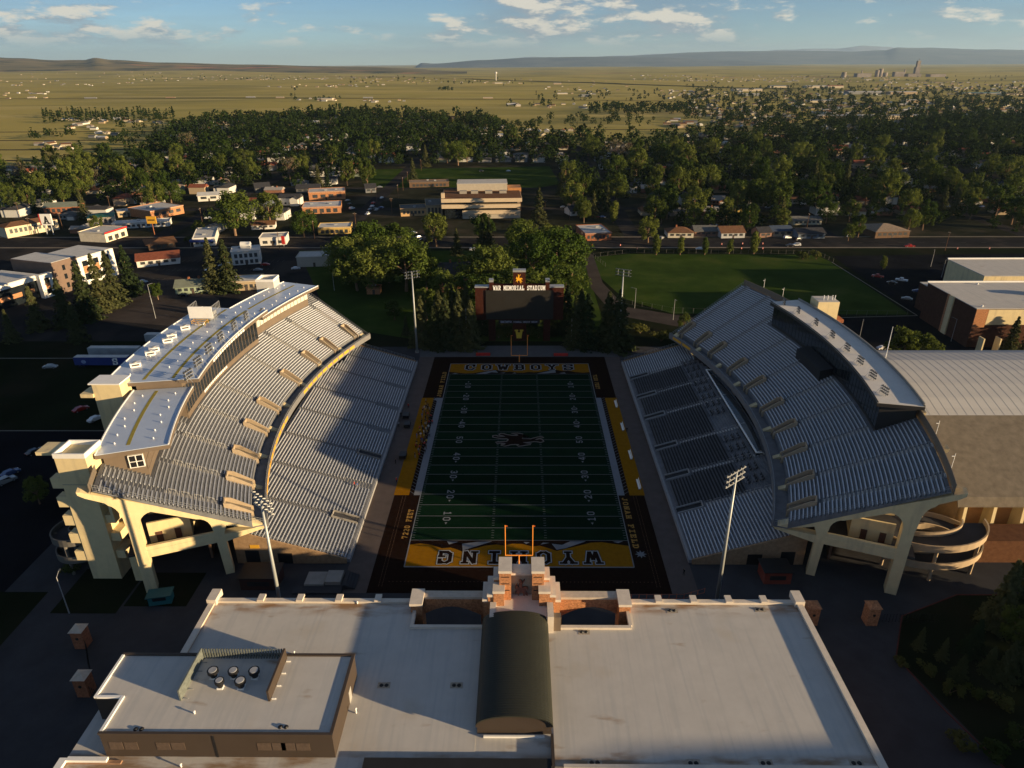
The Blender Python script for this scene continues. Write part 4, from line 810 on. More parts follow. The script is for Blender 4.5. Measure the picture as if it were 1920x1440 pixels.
# terraces
for x0, x1 in ((SL, SI0), (SI1, SR)):
    part('terrace_floor', concrete, [(x0, x1, -30.4, -24.7, 6.0, 6.3)]); part('terrace_coping', cop, [(x0-.5, x1+.3, -31.0, -30.4, RZ-.3, RZ+.45), ((x0-.5 if x0 < 0 else x1-.05), (x0+.05 if x0 < 0 else x1+.5), -30.4, -26.5, RZ-.3, RZ+.45)])
    part('terrace_wall', wallm, [(x0, x1, -30.45, -30.0, 6.0, RZ-.31)])
    # arch wall on the field side: brick pier, shallow segmental arch and stone top
    n = 16; mb = MB(); pts = [(x0, RZ+1.3)]+[(x1, RZ+1.3)]
    lo = [(x1-.6-(x1-x0-1.2)*i/n, 10.6+1.9*math.sin(math.pi*i/n)) for i in range(n+1)]
    poly = [(x0, RZ+1.3), (x0, 6.0), (x0+.6, 6.0)]+lo[::-1]+[(x1-.6, 6.0), (x1, 6.0), (x1, RZ+1.3)]
    mb.loft([[(x, y, z) for x, z in poly] for y in (-25.2, -24.3)]); mb.build('arch_wall', brick_o, AB)
    part('arch_coping', stone, [(x0-.1, x1+.1, -25.4, -23.8, RZ+1.303, RZ+1.75)])
    part('terrace_rail', blackm, [(x0+.7, x1-.7, -24.9, -24.85, 7.3, 7.36), (x0+.7, x1-.7, -24.9, -24.85, 6.8, 6.85)]+[(x0+.7+k*.9, x0+.74+k*.9, -24.9, -24.85, 6.3, 7.3) for k in range(12)])
for x in (-17.3, 17.9):
    part('wing_pier', brick_o, [(x-.95, x+.95, -27.2, -24.0, 4, RZ+1.5)]); part('wing_pier_cap', cop, [(x-1.1, x+1.1, -27.4, -23.6, RZ+1.5, RZ+2.0)])
# gateway tower: stepped brick masses with stone caps round a relief panel
TX = .5
for s in (-1, 1):
    for x0, x1, y0, y1, z0, z1 in ((1.75, 3.7, -27.0, -23.6, 12, 21.3), (3.75, 4.6, -26.2, -23.7, 12, 19.3), (2.9, 4.65, -28.4, -26.25, 13.5, 18.3), (4.65, 5.6, -28.2, -23.8, 12, 17.4), (5.6, 6.4, -28.0, -23.9, 10, 16.2)):
        a_, b_ = sorted((TX+s*x0, TX+s*x1)); q = part('tower_pier', brick_o, [(a_, b_, y0, y1, z0, z1)]); part('pier_cap', cop, [(a_-.12, b_+.12, y0-.14, y1+.14, z1, z1+.5)])
    for z in (17.6, 19.0, 20.4): a_, b_ = sorted((TX+s*2.0, TX+s*3.4)); part('slot', blackm, [(a_, b_, -27.03, -26.95, z, z+.16)])
part('relief_panel', M('grey_stone_panel', (.30, .27, .22), .85, .12, 2), [(TX-1.75, TX+1.75, -25.6, -24.6, 13, 20.0)]); part('panel_cap', cop, [(TX-1.76, TX+1.76, -26.0, -23.6, 20.0, 20.4)])
for k, (dy, m_) in enumerate(((0, M('bronze_relief', (.16, .075, .055), .6, .3, 4)),)):
    mb = MB(); n = len(HORSE); mb.add([(TX+(x-.5)*2.3, -25.95, 15.1+y*3.9) for x, y in HORSE]+[(TX+(x-.5)*2.3, -25.6, 15.1+y*3.9) for x, y in HORSE], [tuple(range(n))[::-1]]+[(i, (i+1) % n, n+(i+1) % n, n+i) for i in range(n)]); mb.build('rider_relief', m_, AB)
part('tower_terrace', M('pale_terrace', (.62, .57, .52), .8, .05, 1), [(TX-4.2, TX+4.2, -31.4, -25.6, 15.2, 15.6)]); part('terrace_base', wallm, [(TX-4.2, TX+4.2, -31.0, -25.6, 12, 15.199)])
for s in (-1, 1): part('terrace_cheek', cop, [(*sorted((TX+s*4.2, TX+s*5.2)), -31.8, -28.45, 12.5, 16.5)])
# barrel roof
bx0, bx1, by0, by1 = -5.7, 4.6, -50.8, -30.9
barm = M('olive_standing_seam', (.028, .029, .021), .5, .08, .5, spec=.3)
mb = MB(); n = 20
def arch(y, g=0): return [((bx0+bx1)/2-(bx1-bx0+.4)/2*math.cos(math.pi*i/n*1.0)*(1), y, 14.7+g+2.25*math.sin(math.pi*i/n)**.8) for i in range(n+1)]
rings = [arch(by0), arch(by1)]
lo = [[(p[0], p[1], p[2]-.25) for p in r][::-1] for r in rings]
mb.loft([rings[0]+lo[0], rings[1]+lo[1]]); br = mb.build('barrel_roof', barm, AB, smooth=False)
mb = MB()
for k in range(48):
    y = by0+.2+k*(by1-by0-.4)/47; r0 = arch(y, .004); r1 = arch(y+.06, .004); q0 = arch(y, .05); q1 = arch(y+.06, .05)
    mb.loft([r0[::-1]+q0, r1[::-1]+q1])
mb.build('roof_seams', barm, AB)
part('barrel_wall', brownm, [(bx0, bx1, by0+.4, by1, RZ-.3, 14.6)]); mb = MB(); g = [(p[0], by0+.35, p[2]-.26) for p in arch(by0)]; mb.add(g+[(bx1, by0+.35, 14.2), (bx0, by0+.35, 14.2)], [tuple(range(len(g)+2))]); mb.build('barrel_gable', brownm, AB)
part('edge_trim', white_p, [(bx0+.9, bx1-1, by0-.35, by0-.1, RZ+.003, RZ+.35)]); part('side_plant_bay', fascia, [(5.2, 6.9, -31.3, -30.2, RZ, 15.9)])
part('lower_dark_roof', M('black_roof', (.012, .013, .016), .8, .2, .5), [(-20.5, 4.4, -75, -54.6, RZ+.2, RZ+.6)]); part('divider_wall', brownm, [(4.45, 4.8, -75, -50.9, RZ, RZ+.7)])
# penthouse
PZ = 17.2
part('penthouse', brownm, [(-55.4, -24.5, -54.2, -48.45, 0, PZ+.0), (-59.2, -24.5, -48.45, -40.6, 0, PZ+.001)])
mb = MB(); mb.prism([(-58.9, -40.9), (-24.9, -40.9), (-24.9, -53.9), (-55.0, -53.9), (-55.0, -48.2), (-58.9, -48.2)], PZ+.002, PZ+.06); mb.build('penthouse_roof', main_roof, AB)
part('penthouse_coping', brownm, [(-59.25, -24.4, -40.88, -40.5, PZ+.01, PZ+.32), (-24.85, -24.4, -54.3, -40.89, PZ+.01, PZ+.32), (-55.5, -24.86, -54.3, -53.92, PZ+.01, PZ+.32)]); part('penthouse_coping', white_p, [(-59.25, -58.88, -48.5, -40.9, PZ+.01, PZ+.32), (-55.45, -55.02, -53.9, -48.25, PZ+.01, PZ+.32), (-58.86, -55.46, -48.55, -48.18, PZ+.01, PZ+.3)])
part('screen_wall', brownm, [(-34.7, -34.4, -48.9, -41.2, PZ+.06, PZ+2.0)]); part('screen_wall', M('green_louvre', (.13, .145, .135), .5, .3, 3), [(-47.0, -46.8, -48.9, -41.2, PZ+.06, PZ+2.0)]); 
for k in range(30): part('louvre_blade', M('green_louvre', (.13, .145, .135), .5, .3, 3), [(-46.7+k*.4, -46.5+k*.4, -41.35, -41.15, PZ+.06, PZ+1.9)])
for k in range(5): part('screen_brace', steel, [(-46.75, -46.0, -48.6+k*1.6, -48.5+k*1.6, PZ+.07, PZ+.2)])
for k in range(4): part('screen_brace', white_p, [(-34.3, -33.7, -48.6+k*2.2, -48.5+k*2.2, PZ+.07, PZ+.3)])
for x0 in (-53.0, -46.7, -33.2, -30.0):
    for k in range(2): part('wall_louvre', M('brown_louvre', (.085, .06, .045), .7, .2, 3), [(x0+k*2.0-1.5, x0+k*2.0+.3, -54.25, -54.15, 14.4, 15.8)])
part('wall_seam', blackm, [(-40.5, -40.2, -54.26, -54.16, 13, PZ)]); part('doorway', M('grey_door', (.35, .34, .32), .6), [(-24.52, -24.44, -45.6, -44.4, RZ, RZ+2.2)])
# bronze mechanical fans
fan_p = [(402, 1262, .8), (440, 1262, .75), (479, 1262, .8), (414, 1281, .68), (453, 1281, .8)]
for k, (x, y, r) in enumerate(fan_p):
    p = at(x, y+8, PZ+.06); t = thing('exhaust_fan', ('back left', 'back middle', 'back right', 'front left', 'front right')[k]+' of five round black roof fans inside the penthouse screen', 'fan', p, 'round fans on the penthouse roof')
    mb = MB(); mb.box(-r*.6, r*.6, -r*.6, r*.6, 0, .25); mb.build('kerb', white_p, t, world=False); mb = MB(); mb.tube((0, 0, .25), (0, 0, 1.0), r*.55, r*.8, 16); mb.build('drum', blackm, t, world=False); mb = MB(); mb.tube((0, 0, 1.0), (0, 0, 1.45), r*.98, r*.98, 18); mb.build('shroud', blackm, t, world=False); mb = MB(); mb.tube((0, 0, 1.45), (0, 0, 1.5), r*.75, r*.7, 16); mb.build('cap', M('fan_grey', (.30, .31, .33), .5), t, world=False)
# roof drains and little vents, each a thing on the roof
drains = [(720, 1285, 'left of two roof drains on the shaded left roof'), (856, 1285, 'roof drain just left of the barrel roof'), (1095, 1185, 'roof drain below the right terrace coping'), (1260, 1145, 'left roof drain by the far parapet of the right roof'), (1425, 1143, 'right roof drain by the far parapet of the right roof'), (1115, 1430, 'roof drain nearest the barrel roof on the near edge'), (1300, 1431, 'left of the two drains at the near right edge of the roof'), (1436, 1431, 'middle drain on the near edge of the right roof'), (1606, 1431, 'roof drain at the near right corner of the roof')]
for x, y, lab in drains:
    p = at(x, y, RZ+.01); t = thing('roof_drain', lab, 'roof drain', p, 'roof drains'); mb = MB()
    for d in (-.38, .38): mb.tube((d, 0, 0), (d, 0, .18), .34, .2, 10)
    mb.build('strainer', blackm, t, world=False); mb = MB(); mb.bbox(0, 0, .012, 1.9, 1.1, .02); mb.build('sump', M('stained_sump', (.35, .30, .24), .9, .3, 3), t, world=False)
for x, y, z in ((260, 1367, PZ+.07), (531, 1363, PZ+.07)):
    p = at(x, y, z); t = thing('roof_drain', 'roof drain at the near edge of the penthouse roof, '+('left one' if x < 400 else 'right one'), 'roof drain', p, 'roof drains'); mb = MB()
    for d in (-.38, .38): mb.tube((d, 0, 0), (d, 0, .18), .34, .2, 10)
    mb.build('strainer', blackm, t, world=False)
for x, y, z, h, lab in ((552, 1227, RZ, .55, 'small white vent pipe on the left roof beyond the penthouse'), (670, 1132, RZ, .4, 'low vent near the far parapet of the left roof'), (668, 1337, RZ, .9, 'vent pipe on the roof just right of the penthouse'), (365, 1338, PZ, .4, 'small vent pipe in front of the fan screen'), (340, 1438, RZ, .5, 'vent pipe on the roof in front of the penthouse')):
    p = at(x, y, z+.05); t = thing('roof_vent', lab, 'vent', p); mb = MB(); mb.tube((0, 0, 0), (0, 0, h), .11, n=8); mb.build('pipe', white_p, t, world=False); mb = MB(); mb.tube((0, 0, h), (0, 0, h+.12), .2, .08, 8); mb.build('cap', white_p, t, world=False)
# ------------------------------------------------------------------ gateposts, kiosks and small site things
def gatepost(x, y, h, lab, m=brick_o):
    t = thing('gatepost', lab, 'gatepost', (x, y, 0), 'brick gateposts'); mb = MB(); mb.box(-1.05, 1.05, -1.05, 1.05, 0, h); mb.build('shaft', m, t, world=False)
    mb = MB(); mb.add([(-1.25, -1.25, h), (1.25, -1.25, h), (1.25, 1.25, h), (-1.25, 1.25, h), (0, 0, h+.8)], [(0, 1, 4), (1, 2, 4), (2, 3, 4), (3, 0, 4), (3, 2, 1, 0)]); mb.build('cap', stone if m is brick else m, t, world=False)
    mb = MB(); mb.tube((.0, -1.06, h*.62), (0, -1.14, h*.62), .28, n=12); mb.build('roundel', blackm, t, world=False)
gatepost(55.7, -15.5, 4.2, 'brick gatepost beside the far right corner of the white roof'); gatepost(67.0, -15.5, 4.2, 'brick gatepost standing farther right near the black gate')
gatepost(-80.6, -22.0, 4.0, 'shaded brick gatepost left of the building, the far one', brick); gatepost(-73.9, -32.6, 4.0, 'shaded brick gatepost left of the building, the near one', brick)
def fence(lab, pts, h=2.2, step=2.5, m=M('fence_grey', (.12, .12, .12), .6), mesh=True, name='fence'):
    t = thing(name, lab, 'fence', (pts[0][0], pts[0][1], 0)); ox, oy = pts[0]; m = m or steel; mb = MB(); tot = []
    for (ax, ay), (bx_, by_) in zip(pts, pts[1:]):
        L_ = math.hypot(bx_-ax, by_-ay); n = max(1, int(L_/step)); seg = [(ax+(bx_-ax)*i/n-ox, ay+(by_-ay)*i/n-oy, 0) for i in range(n+1)]; tot += seg
        for k in (.05, 1): mb.tube((seg[0][0], seg[0][1], h*k), (seg[-1][0], seg[-1][1], h*k), .018, n=4)
    mb.build('rail', m, t, world=False); mb = MB(); mb.tube((0, 0, 0), (0, 0, h+.1), .05, n=5); me = mb.mesh('post', m)
    for p in tot: link('post', me, t, p)
    return t
fence('black iron gate and fence right of the farther brick gatepost', [(68.3, -15.5), (80, -15.5)], 2.0, .6, blackm)
fence('black iron gate leaf by the near left gatepost', [(-72.8, -33.2), (-67, -36)], 2.0, .6, blackm); fence('black iron gate leaf by the far left gatepost', [(-79.4, -23), (-76, -28)], 2.0, .6, blackm)
fence('thin wire fence along the far edge of the practice field by the avenue', [tuple(at(x, y)[:2]) for x, y in ((1135, 500), (1112, 482), (1180, 474), (1530, 476), (1562, 492))], 2.0, 4)
fence('wire fence along the near edge of the practice field', [tuple(at(x, y)[:2]) for x, y in ((1150, 565), (1260, 586), (1400, 590), (1700, 592))], 2.2, 4)
fence('low banner fence behind the near end zone', [(18, -9.5), (33, -9.3), (37.5, -7.6)], 1.1, 1.5, orange_p)
for x, y, lab in ((65.5, 56.5, ''),): pass
def kiosk(x, y, w_, d_, h_, lab, m, rm, rz=0):
    t = thing('kiosk', lab, 'kiosk', (x, y, 0), rz=rz); mb = MB(); mb.box(-w_/2, w_/2, -d_/2, d_/2, 0, h_); mb.build('wall', m, t, world=False); mb = MB(); mb.box(-w_/2-.3, w_/2+.3, -d_/2-.3, d_/2+.3, h_, h_+.2); mb.build('roof', rm, t, world=False)
    mb = MB(); mb.box(-w_*.3, w_*.3, -d_/2-.02, -d_/2+.02, 1.0, 2.1); mb.build('counter', blackm, t, world=False)
kiosk(53.0, -3.0, 5.5, 4.0, 3.0, 'red kiosk with black roof under the right stand end', M('kiosk_red', (.20, .04, .025), .8), blackm); kiosk(-53.0, -5.0, 7.5, 4.5, 3.0, 'dark red kiosk with black roof left of the left light mast', M('kiosk_dark', (.05, .018, .014), .8), blackm)
kiosk(-71.5, -10.5, 4.2, 2.2, 2.0, 'teal rubbish skip under the left stand end frame', M('teal_paint', (.02, .14, .15), .6), M('teal_dark', (.015, .09, .10), .6), .2)
# stage blocks by the left lower deck
t = thing('concrete_plinth', 'low grey stepped concrete plinth before the left lower deck', 'plinth', (-40, -5, 0)); mb = MB(); mb.box(-6, 4, -3.5, 3.5, 0.02, .45); mb.build('base', concrete, t, world=False); mb = MB(); mb.box(-4, 0, -1.5, 2.4, .45, .9); mb.build('platform', conc_l, t, world=False); mb = MB(); mb.box(.2, 3.4, -1.2, 2.4, .45, 1.3); mb.build('block', conc_l, t, world=False)
for k in range(4): mb = MB(); mb.box(4.02, 6.5-k*.6, -2, 2.4, .1+k*.25, .345+k*.25); mb.build('step', concrete, t, world=False)
# players' benches on the right touchline
for k, y in enumerate((31.5, 46, 62, 77)):
    t = thing('players_bench', ('nearest', 'second', 'third', 'farthest')[k]+' white bench on the gold strip along the right touchline', 'bench', (30.2, y, 0), 'benches on the right touchline'); mb = MB(); mb.box(-.25, .25, -2.2, 2.2, .42, .48); mb.build('seat', white_p, t, world=False); mb = MB(); mb.box(.32, .38, -2.2, 2.2, .5, .95); mb.build('backrest', white_p, t, world=False)
    for q in (-1.9, 1.9): mb = MB(); mb.box(-.2, .36, q-.05, q+.05, .03, .42); mb.build('leg', steel, t, world=False)
for k, (x, y) in enumerate(((-13.3, 117.4), (15.2, 117.0))):
    t = thing('red_pad', 'red padded barrier behind the far end line, '+('left' if k == 0 else 'right')+' one', 'barrier', (x, y, 0)); mb = MB(); mb.box(-2.6, 2.6, -.3, .3, .02, 1.0); mb.build('pad', red_p, t, world=False); mb = MB(); mb.box(-2.7, 2.7, .3, .45, .02, .9); mb.build('frame', blackm, t, world=False)
# ------------------------------------------------------------------ field house, gymnasium and arena
t = thing('field_house', 'huge barrel-roofed field house with white upper roof behind the right grandstand', 'building', (150, 45, 0))
pr = [(8.5, 10.0), (9.5, 11.6), (30.5, 20.6), (36.5, 22.4), (42.5, 23.6), (48.5, 24.3), (55, 24.5), (63, 23.4), (71, 20.8), (90, 11.6), (91, 10)]
fh0, fh1 = 95, 260
for i in range(len(pr)-1):
    m_ = M('ribbed_metal_roof', (.46, .45, .44), .85, .05, .3, stretch=(.05, 1, 1)) if 2 <= i <= 7 else M('grey_shingle_roof', (.17, .145, .115), .9, .18, .6)
    (ya, za), (yb, zb) = pr[i], pr[i+1]; mb = MB(); mb.add([(fh0, ya, za), (fh1, ya, za), (fh1, yb, zb), (fh0, yb, zb), (fh0, ya, za-.4), (fh1, ya, za-.4), (fh1, yb, zb-.4), (fh0, yb, zb-.4)], [(0, 1, 2, 3), (7, 6, 5, 4), (0, 4, 5, 1), (2, 6, 7, 3), (0, 3, 7, 4), (1, 5, 6, 2)]); mb.build('roof_panel', m_, t)
for k in range(0, 75): x = fh0+1+k*2.2; mb = MB(); mb.loft([[(x, y, z+.01) for y, z in pr[2:9]]+[(x, y, z+.03) for y, z in pr[2:9]][::-1], [(x+.12, y, z+.01) for y, z in pr[2:9]]+[(x+.12, y, z+.03) for y, z in pr[2:9]][::-1]]); mb.build('roof_rib', M('ribbed_metal_roof', (.46, .45, .44)), t)
ochre = M('ochre_wall', (.50, .27, .11), .85, .1, .6)
mb = MB(); mb.box(fh0+.5, fh1-.5, 12, 88, 0, 10.8); mb.build('wall', ochre, t)
mb = MB(); n = len(pr)
for x in (fh0+.3,): mb.add([(x, y, max(z-.45, 0)) for y, z in pr]+[(x, 91, 0), (x, 8.5, 0)], [tuple(range(n+2))])
mb.build('end_gable', M('gable_wall', (.24, .17, .11), .9, .15, .6), t)
for k in range(20): x = fh0+2+k*6.4; mb = MB(); mb.add([(x, 12.0, 0), (x+.7, 12.0, 0), (x+.7, 12, 10.4), (x, 12, 10.4), (x, 8.2, 0), (x+.7, 8.2, 0), (x+.7, 9.2, 10.2), (x, 9.2, 10.2)], [(0, 3, 7, 4), (4, 7, 6, 5), (5, 6, 2, 1), (3, 2, 6, 7)]); mb.build('buttress', cream, t)
for k in range(20): x = fh0+4.5+k*6.4; mb = MB(); mb.box(x, x+.5, 11.9, 12.05, 3, 10); mb.build('window', glass, t)
mb = MB(); mb.box(fh0, 190, 2, 8.0, 0, 5.6); mb.build('lean_to', M('brown_tile_roof', (.12, .06, .035), .9, .2, 1), t)
t = thing('gymnasium', 'white flat-roofed brick gymnasium at the right edge beyond the field house', 'building', (190, 145, 0)); gw = M('gym_brick', (.075, .038, .028), .9, .2, .8)
mb = MB(); mb.box(167, 240, 125, 158, 0, 15.0); mb.build('wall', gw, t); mb = MB(); mb.box(166.9, 240, 124.9, 158.1, 15.0, 15.25); mb.build('roof', white_roof, t); mb = MB(); mb.box(171.5, 239, 124.7, 124.98, 9, 14.8); mb.build('front_panel', cream, t)
mb = MB(); mb.box(167.0, 171.4, 124.7, 125, 8, 15); mb.build('corner_panel', brick_o, t)
for y in (138.5,): mb = MB(); mb.box(166.5, 166.98, y, y+3, 0, 15.2); mb.build('stair_panel', cream, t); mb = MB(); mb.box(166.6, 166.99, y+3.05, y+4.4, 0, 15.2); mb.build('stair_panel', brick_o, t)
mb = MB(); mb.box(172, 192, 158.2, 172, 0, 11); mb.build('annexe', gw, t); mb = MB(); mb.box(171.9, 192, 158.3, 172.1, 11, 11.25); mb.build('annexe_roof', white_roof, t)
mb = MB(); mb.box(166.7, 240, 157.8, 158.3, 15.25, 15.8); mb.build('parapet', white_p, t); mb = MB(); mb.box(196, 204, 140, 143, 15.25, 17.2); mb.build('duct_unit', steel, t)
mb = MB(); mb.tube((193, 133, 15.25), (193, 133, 15.8), .4, n=8); mb.tube((170, 127, 15.25), (170, 127, 15.9), .4, n=8); mb.tube((185, 155, 15.25), (185, 155, 15.9), .4, n=8); mb.build('roof_vent', white_p, t); mb = MB(); mb.box(168, 168.5, 118, 121, 0, 6); mb.box(174, 174.5, 118, 121, 0, 6); mb.build('porch_frame', cream, t)
t = thing('sports_hall', 'white roof block behind the gymnasium at the far right', 'building', (215, 180, 0)); mb = MB(); mb.box(199, 300, 172.5, 200, 0, 13.5); mb.build('wall', cream, t); mb = MB(); mb.box(198.9, 300, 172.4, 200.1, 13.5, 13.8); mb.build('roof', white_roof, t); mb = MB(); mb.box(198.7, 300, 199.8, 200.4, 13.8, 14.4); mb.build('parapet', white_p, t)
# domed arena behind the viewer, outside the picture: added, sited and sized to shade the near right roof and forecourt
t = thing('arena', 'big domed concrete arena added unseen behind the viewpoint for shade', 'arena', (150, -131, 0)); mb = MB(); n = 40
rings = [[(r*math.cos(2*math.pi*i/n), r*math.sin(2*math.pi*i/n), z) for i in range(n)] for r, z in ((56, 0), (57, 14), (58, 17), (54, 22.5), (45, 28.5), (32, 33.5), (16, 36.5), (4, 37.5))]
mb.loft(rings); mb.build('dome', conc_l, t, world=False, smooth=False)
for k in range(16): a = k*math.pi/8; mb = MB(); mb.bbox(57.6*math.cos(a), 57.6*math.sin(a), 8, 2, 1.6, 16, a); mb.build('buttress', cream, t, world=False)
# ------------------------------------------------------------------ town buildings along the avenue
CLEAR = []      # (x, y, radius) kept free of scattered trees and houses
def frame(bl, br):
    p, q = at(*bl), at(*br); u = (q-p); L_ = u.length; u.normalize(); return p, u, L_, math.atan2(u.y, u.x)
WIN = {}
def windows(t, n, x0, x1, z0, z1, y=-.06, m=None, name='window'):
    key = (round((x1-x0)/n*.62, 2), round(z1-z0, 2), (m or glass).name)
    if key not in WIN: mb = MB(); mb.box(0, key[0], 0, .12, 0, key[1]); WIN[key] = mb.mesh('window', m or M('town_window', (.045, .05, .055), .3, .3, .4, spec=.5))
    for i in range(n): link(name, WIN[key], t, (x0+(x1-x0)*(i+.19)/n, y, z0))
def flatb(lab, bl, br, dep, h, wm, rm=None, wins=((5, .35, .75),), par=None, door=True, trim=None, cat='building', name='shop_building'):
    p, u, L_, rz = frame(bl, br); t = thing(name, lab, cat, p, rz=rz); mb = MB(); mb.box(0, L_, 0, dep, 0, h); mb.build('wall', wm, t, world=False)
    mb = MB(); mb.box(-.25, L_+.25, -.25, dep+.25, h, h+.18); mb.build('roof', rm or white_roof, t, world=False)
    mb = MB()
    for a in ((-.3, L_+.3, -.3, 0), (-.3, L_+.3, dep, dep+.3), (-.3, 0, .002, dep-.002), (L_, L_+.3, .002, dep-.002)): mb.box(a[0], a[1], a[2], a[3], h+.183, h+.5)
    mb.build('parapet', par or wm, t, world=False)
    for n, a, b in wins: windows(t, n, L_*.06, L_*.94, h*a, h*b)
    if door: mb = MB(); mb.box(L_*.45, L_*.45+1.2, -.09, .05, 0, 2.2); mb.build('door', M('shop_door', (.08, .06, .05), .5), t, world=False)
    if trim: mb = MB(); mb.box(-.35, L_+.35, -.36, -.305, h-.5, h+.55); mb.build('trim_band', trim, t, world=False); mb = MB(); mb.box(L_+.305, L_+.36, -.3, dep, h-.5, h+.55); mb.build('trim_band', trim, t, world=False)
    for k in range(max(1, int(L_*dep/180))):
        random.seed(int(p.x*7+k*13)); x = random.uniform(.15, .8)*L_; y = random.uniform(.2, .75)*dep; mb = MB(); mb.box(x, x+1.8, y, y+1.3, h+.19, h+1.1); mb.build('roof_unit', steel, t, world=False)
    c = Vector((p.x, p.y, 0))+u*(L_/2)+Vector((-u.y, u.x, 0))*(dep/2); n = max(1, int(max(L_, dep)/min(L_, dep)+.5))
    for i in range(n): CLEAR.append((p.x+u.x*L_*(i+.5)/n-u.y*dep/2, p.y+u.y*L_*(i+.5)/n+u.x*dep/2, min(L_, dep)*.62+3))
    return t, L_
def gable(lab, bl, br, dep, h, rh, wm, rm, nw=5, hip=0, chim=0, cat='building', name='shop_building', ov=.6):
    p, u, L_, rz = frame(bl, br); t = thing(name, lab, cat, p, rz=rz); mb = MB(); mb.box(0, L_, 0, dep, 0, h)
    if not hip: mb.add([(0, 0, h), (0, dep, h), (0, dep/2, h+rh), (L_, 0, h), (L_, dep, h), (L_, dep/2, h+rh)], [(1, 0, 2), (3, 4, 5)])
    mb.build('wall', wm, t, world=False); mb = MB(); hx = dep/2 if hip else -ov
    a = [(-ov, -ov, h-.12), (L_+ov, -ov, h-.12), (L_+ov, dep+ov, h-.12), (-ov, dep+ov, h-.12), (hx, dep/2, h+rh), (L_-hx, dep/2, h+rh)]
    if hip: f = [(0, 1, 5, 4), (2, 3, 4, 5), (1, 2, 5), (3, 0, 4), (3, 2, 1, 0)]; mb.add(a, f)
    else:
        b = [(x, y, z-.18) for x, y, z in a]; mb.add(a+b, [(0, 1, 5, 4), (2, 3, 4, 5), (7, 6, 10, 11), (9, 8, 11, 10), (0, 6, 7, 1), (2, 8, 9, 3), (1, 7, 11, 5), (5, 11, 8, 2), (4, 10, 6, 0), (3, 9, 10, 4)])
    r = mb.build('roof', rm, t, world=False)
    if chim:
        for k in range(chim): mb = MB(); x = L_*(.35+.3*k); mb.box(x, x+.9, dep/2-.4, dep/2+.4, h+rh-.6, h+rh+1.1); mb.build('chimney', brick, t, world=False)
    windows(t, nw, L_*.05, L_*.95, h*.38, h*.78); mb = MB(); mb.box(L_*.48, L_*.48+1.1, -.09, .05, 0, 2.1); mb.build('door', M('shop_door', (.08, .06, .05), .5), t, world=False)
    CLEAR.append((p.x+u.x*L_/2-u.y*dep/2, p.y+u.y*L_/2+u.x*dep/2, max(L_, dep)*.5+2)); return t, L_
tan_w = M('tan_stucco', (.40, .31, .20), .85, .08, .4); white_w = M('white_stucco', (.62, .60, .56), .85, .06, .5); beige_w = M('beige_panel', (.42, .37, .30), .85, .08, .5)
yel_w = M('yellow_stucco', (.48, .33, .11), .85, .08, .5); grn_w = M('mint_siding', (.30, .37, .27), .85, .06, 1); brn_w = M('brown_brick', (.14, .09, .06), .9, .2, 1)
rbrown = M('brown_shingle', (.16, .085, .05), .9, .2, .8); rgrey = M('grey_shingle', (.13, .13, .125), .9, .2, .8); rgreen = M('green_metal', (.02, .11, .07), .6, .1, .8); rtan = M('tan_shingle', (.26, .20, .15), .9, .2, .8); rdark = M('charcoal_shingle', (.05, .05, .055), .9, .2, .8); rred = M('rust_shingle', (.20, .07, .045), .9, .2, .8)
rpale = M('pale_flat_roof', (.52, .51, .49), .85, .1, .3)
flatb('orange brick shop with white roof and red door left of the metal shed', (285, 412), (346, 400), 26, 5.5, brick_o, white_roof, ((4, .35, .75),), trim=None)
gable('white gabled metal shed on the grass lot', (372, 378), (412, 376), 14, 4.5, 1.6, white_w, rpale, 2, name='shed', cat='shed')
flatb('long low white roofed motel wing beside the green roof', (212, 430), (318, 424), 10, 3.2, white_w, rpale, ((10, .3, .75),)); flatb('white store with red stripes round its parapet', (200, 455), (240, 442), 18, 5.5, M('store_white', (.70, .62, .48), .8), white_roof, ((3, .1, .6),), trim=red_p)
gable('cream two-storey motel with brown hipped roof at the left edge', (15, 447), (112, 430), 13, 6.6, 1.8, M('motel_cream', (.58, .50, .36), .85, .05, 1), rbrown, 10, hip=1); gable('grey two-storey building with green metal roof', (168, 428), (216, 424), 16, 6.5, 1.6, beige_w, rgreen, 5, hip=1)
gable('long brick apartment house with grey-green roof', (85, 405), (150, 402), 14, 6.0, 2.2, brick, M('sage_roof', (.18, .20, .16), .9), 6); flatb('small tan flat shop with pale roof beside the trees', (222, 408), (262, 404), 12, 3.6, tan_w, rpale)
gable('dark brown hipped restaurant with wide roof', (280, 470), (330, 464), 16, 3.4, 2.0, brn_w, rbrown, 4, hip=1, ov=1.5); flatb('white restaurant with blue canopy on its front corner', (364, 463), (405, 460), 30, 4.6, white_w, rpale, ((4, .3, .7),))
mbp = at(364, 463); t = thing('canopy', 'blue awning wrapped round the white restaurant front', 'awning', (mbp.x-1, mbp.y-1, 0)); mb = MB(); mb.box(-.3, 12.5, -.9, 1.5, 3.2, 4.4); mb.build('fabric', blue_p, t, world=False); mb = MB()
for x in (0, 4, 8, 12): mb.tube((x, -.7, 0), (x, -.7, 3.2), .06, n=5)
mb.build('post', steel, t, world=False)
flatb('small white drive-in with a red sign panel', (488, 461), (537, 459), 13, 4.4, white_w, white_roof, ((3, .25, .65),), trim=None); p = at(533, 461); t = thing('shop_sign', 'tall red sign panel on the corner of the drive-in', 'sign', (p.x, p.y-.6, 0)); mb = MB(); mb.box(-.9, .9, -.3, .2, 1.2, 6.0); mb.build('panel', red_p, t, world=False); mb = MB(); mb.tube((0, 0, 0), (0, 0, 1.2), .2, n=6); mb.build('post', steel, t, world=False)
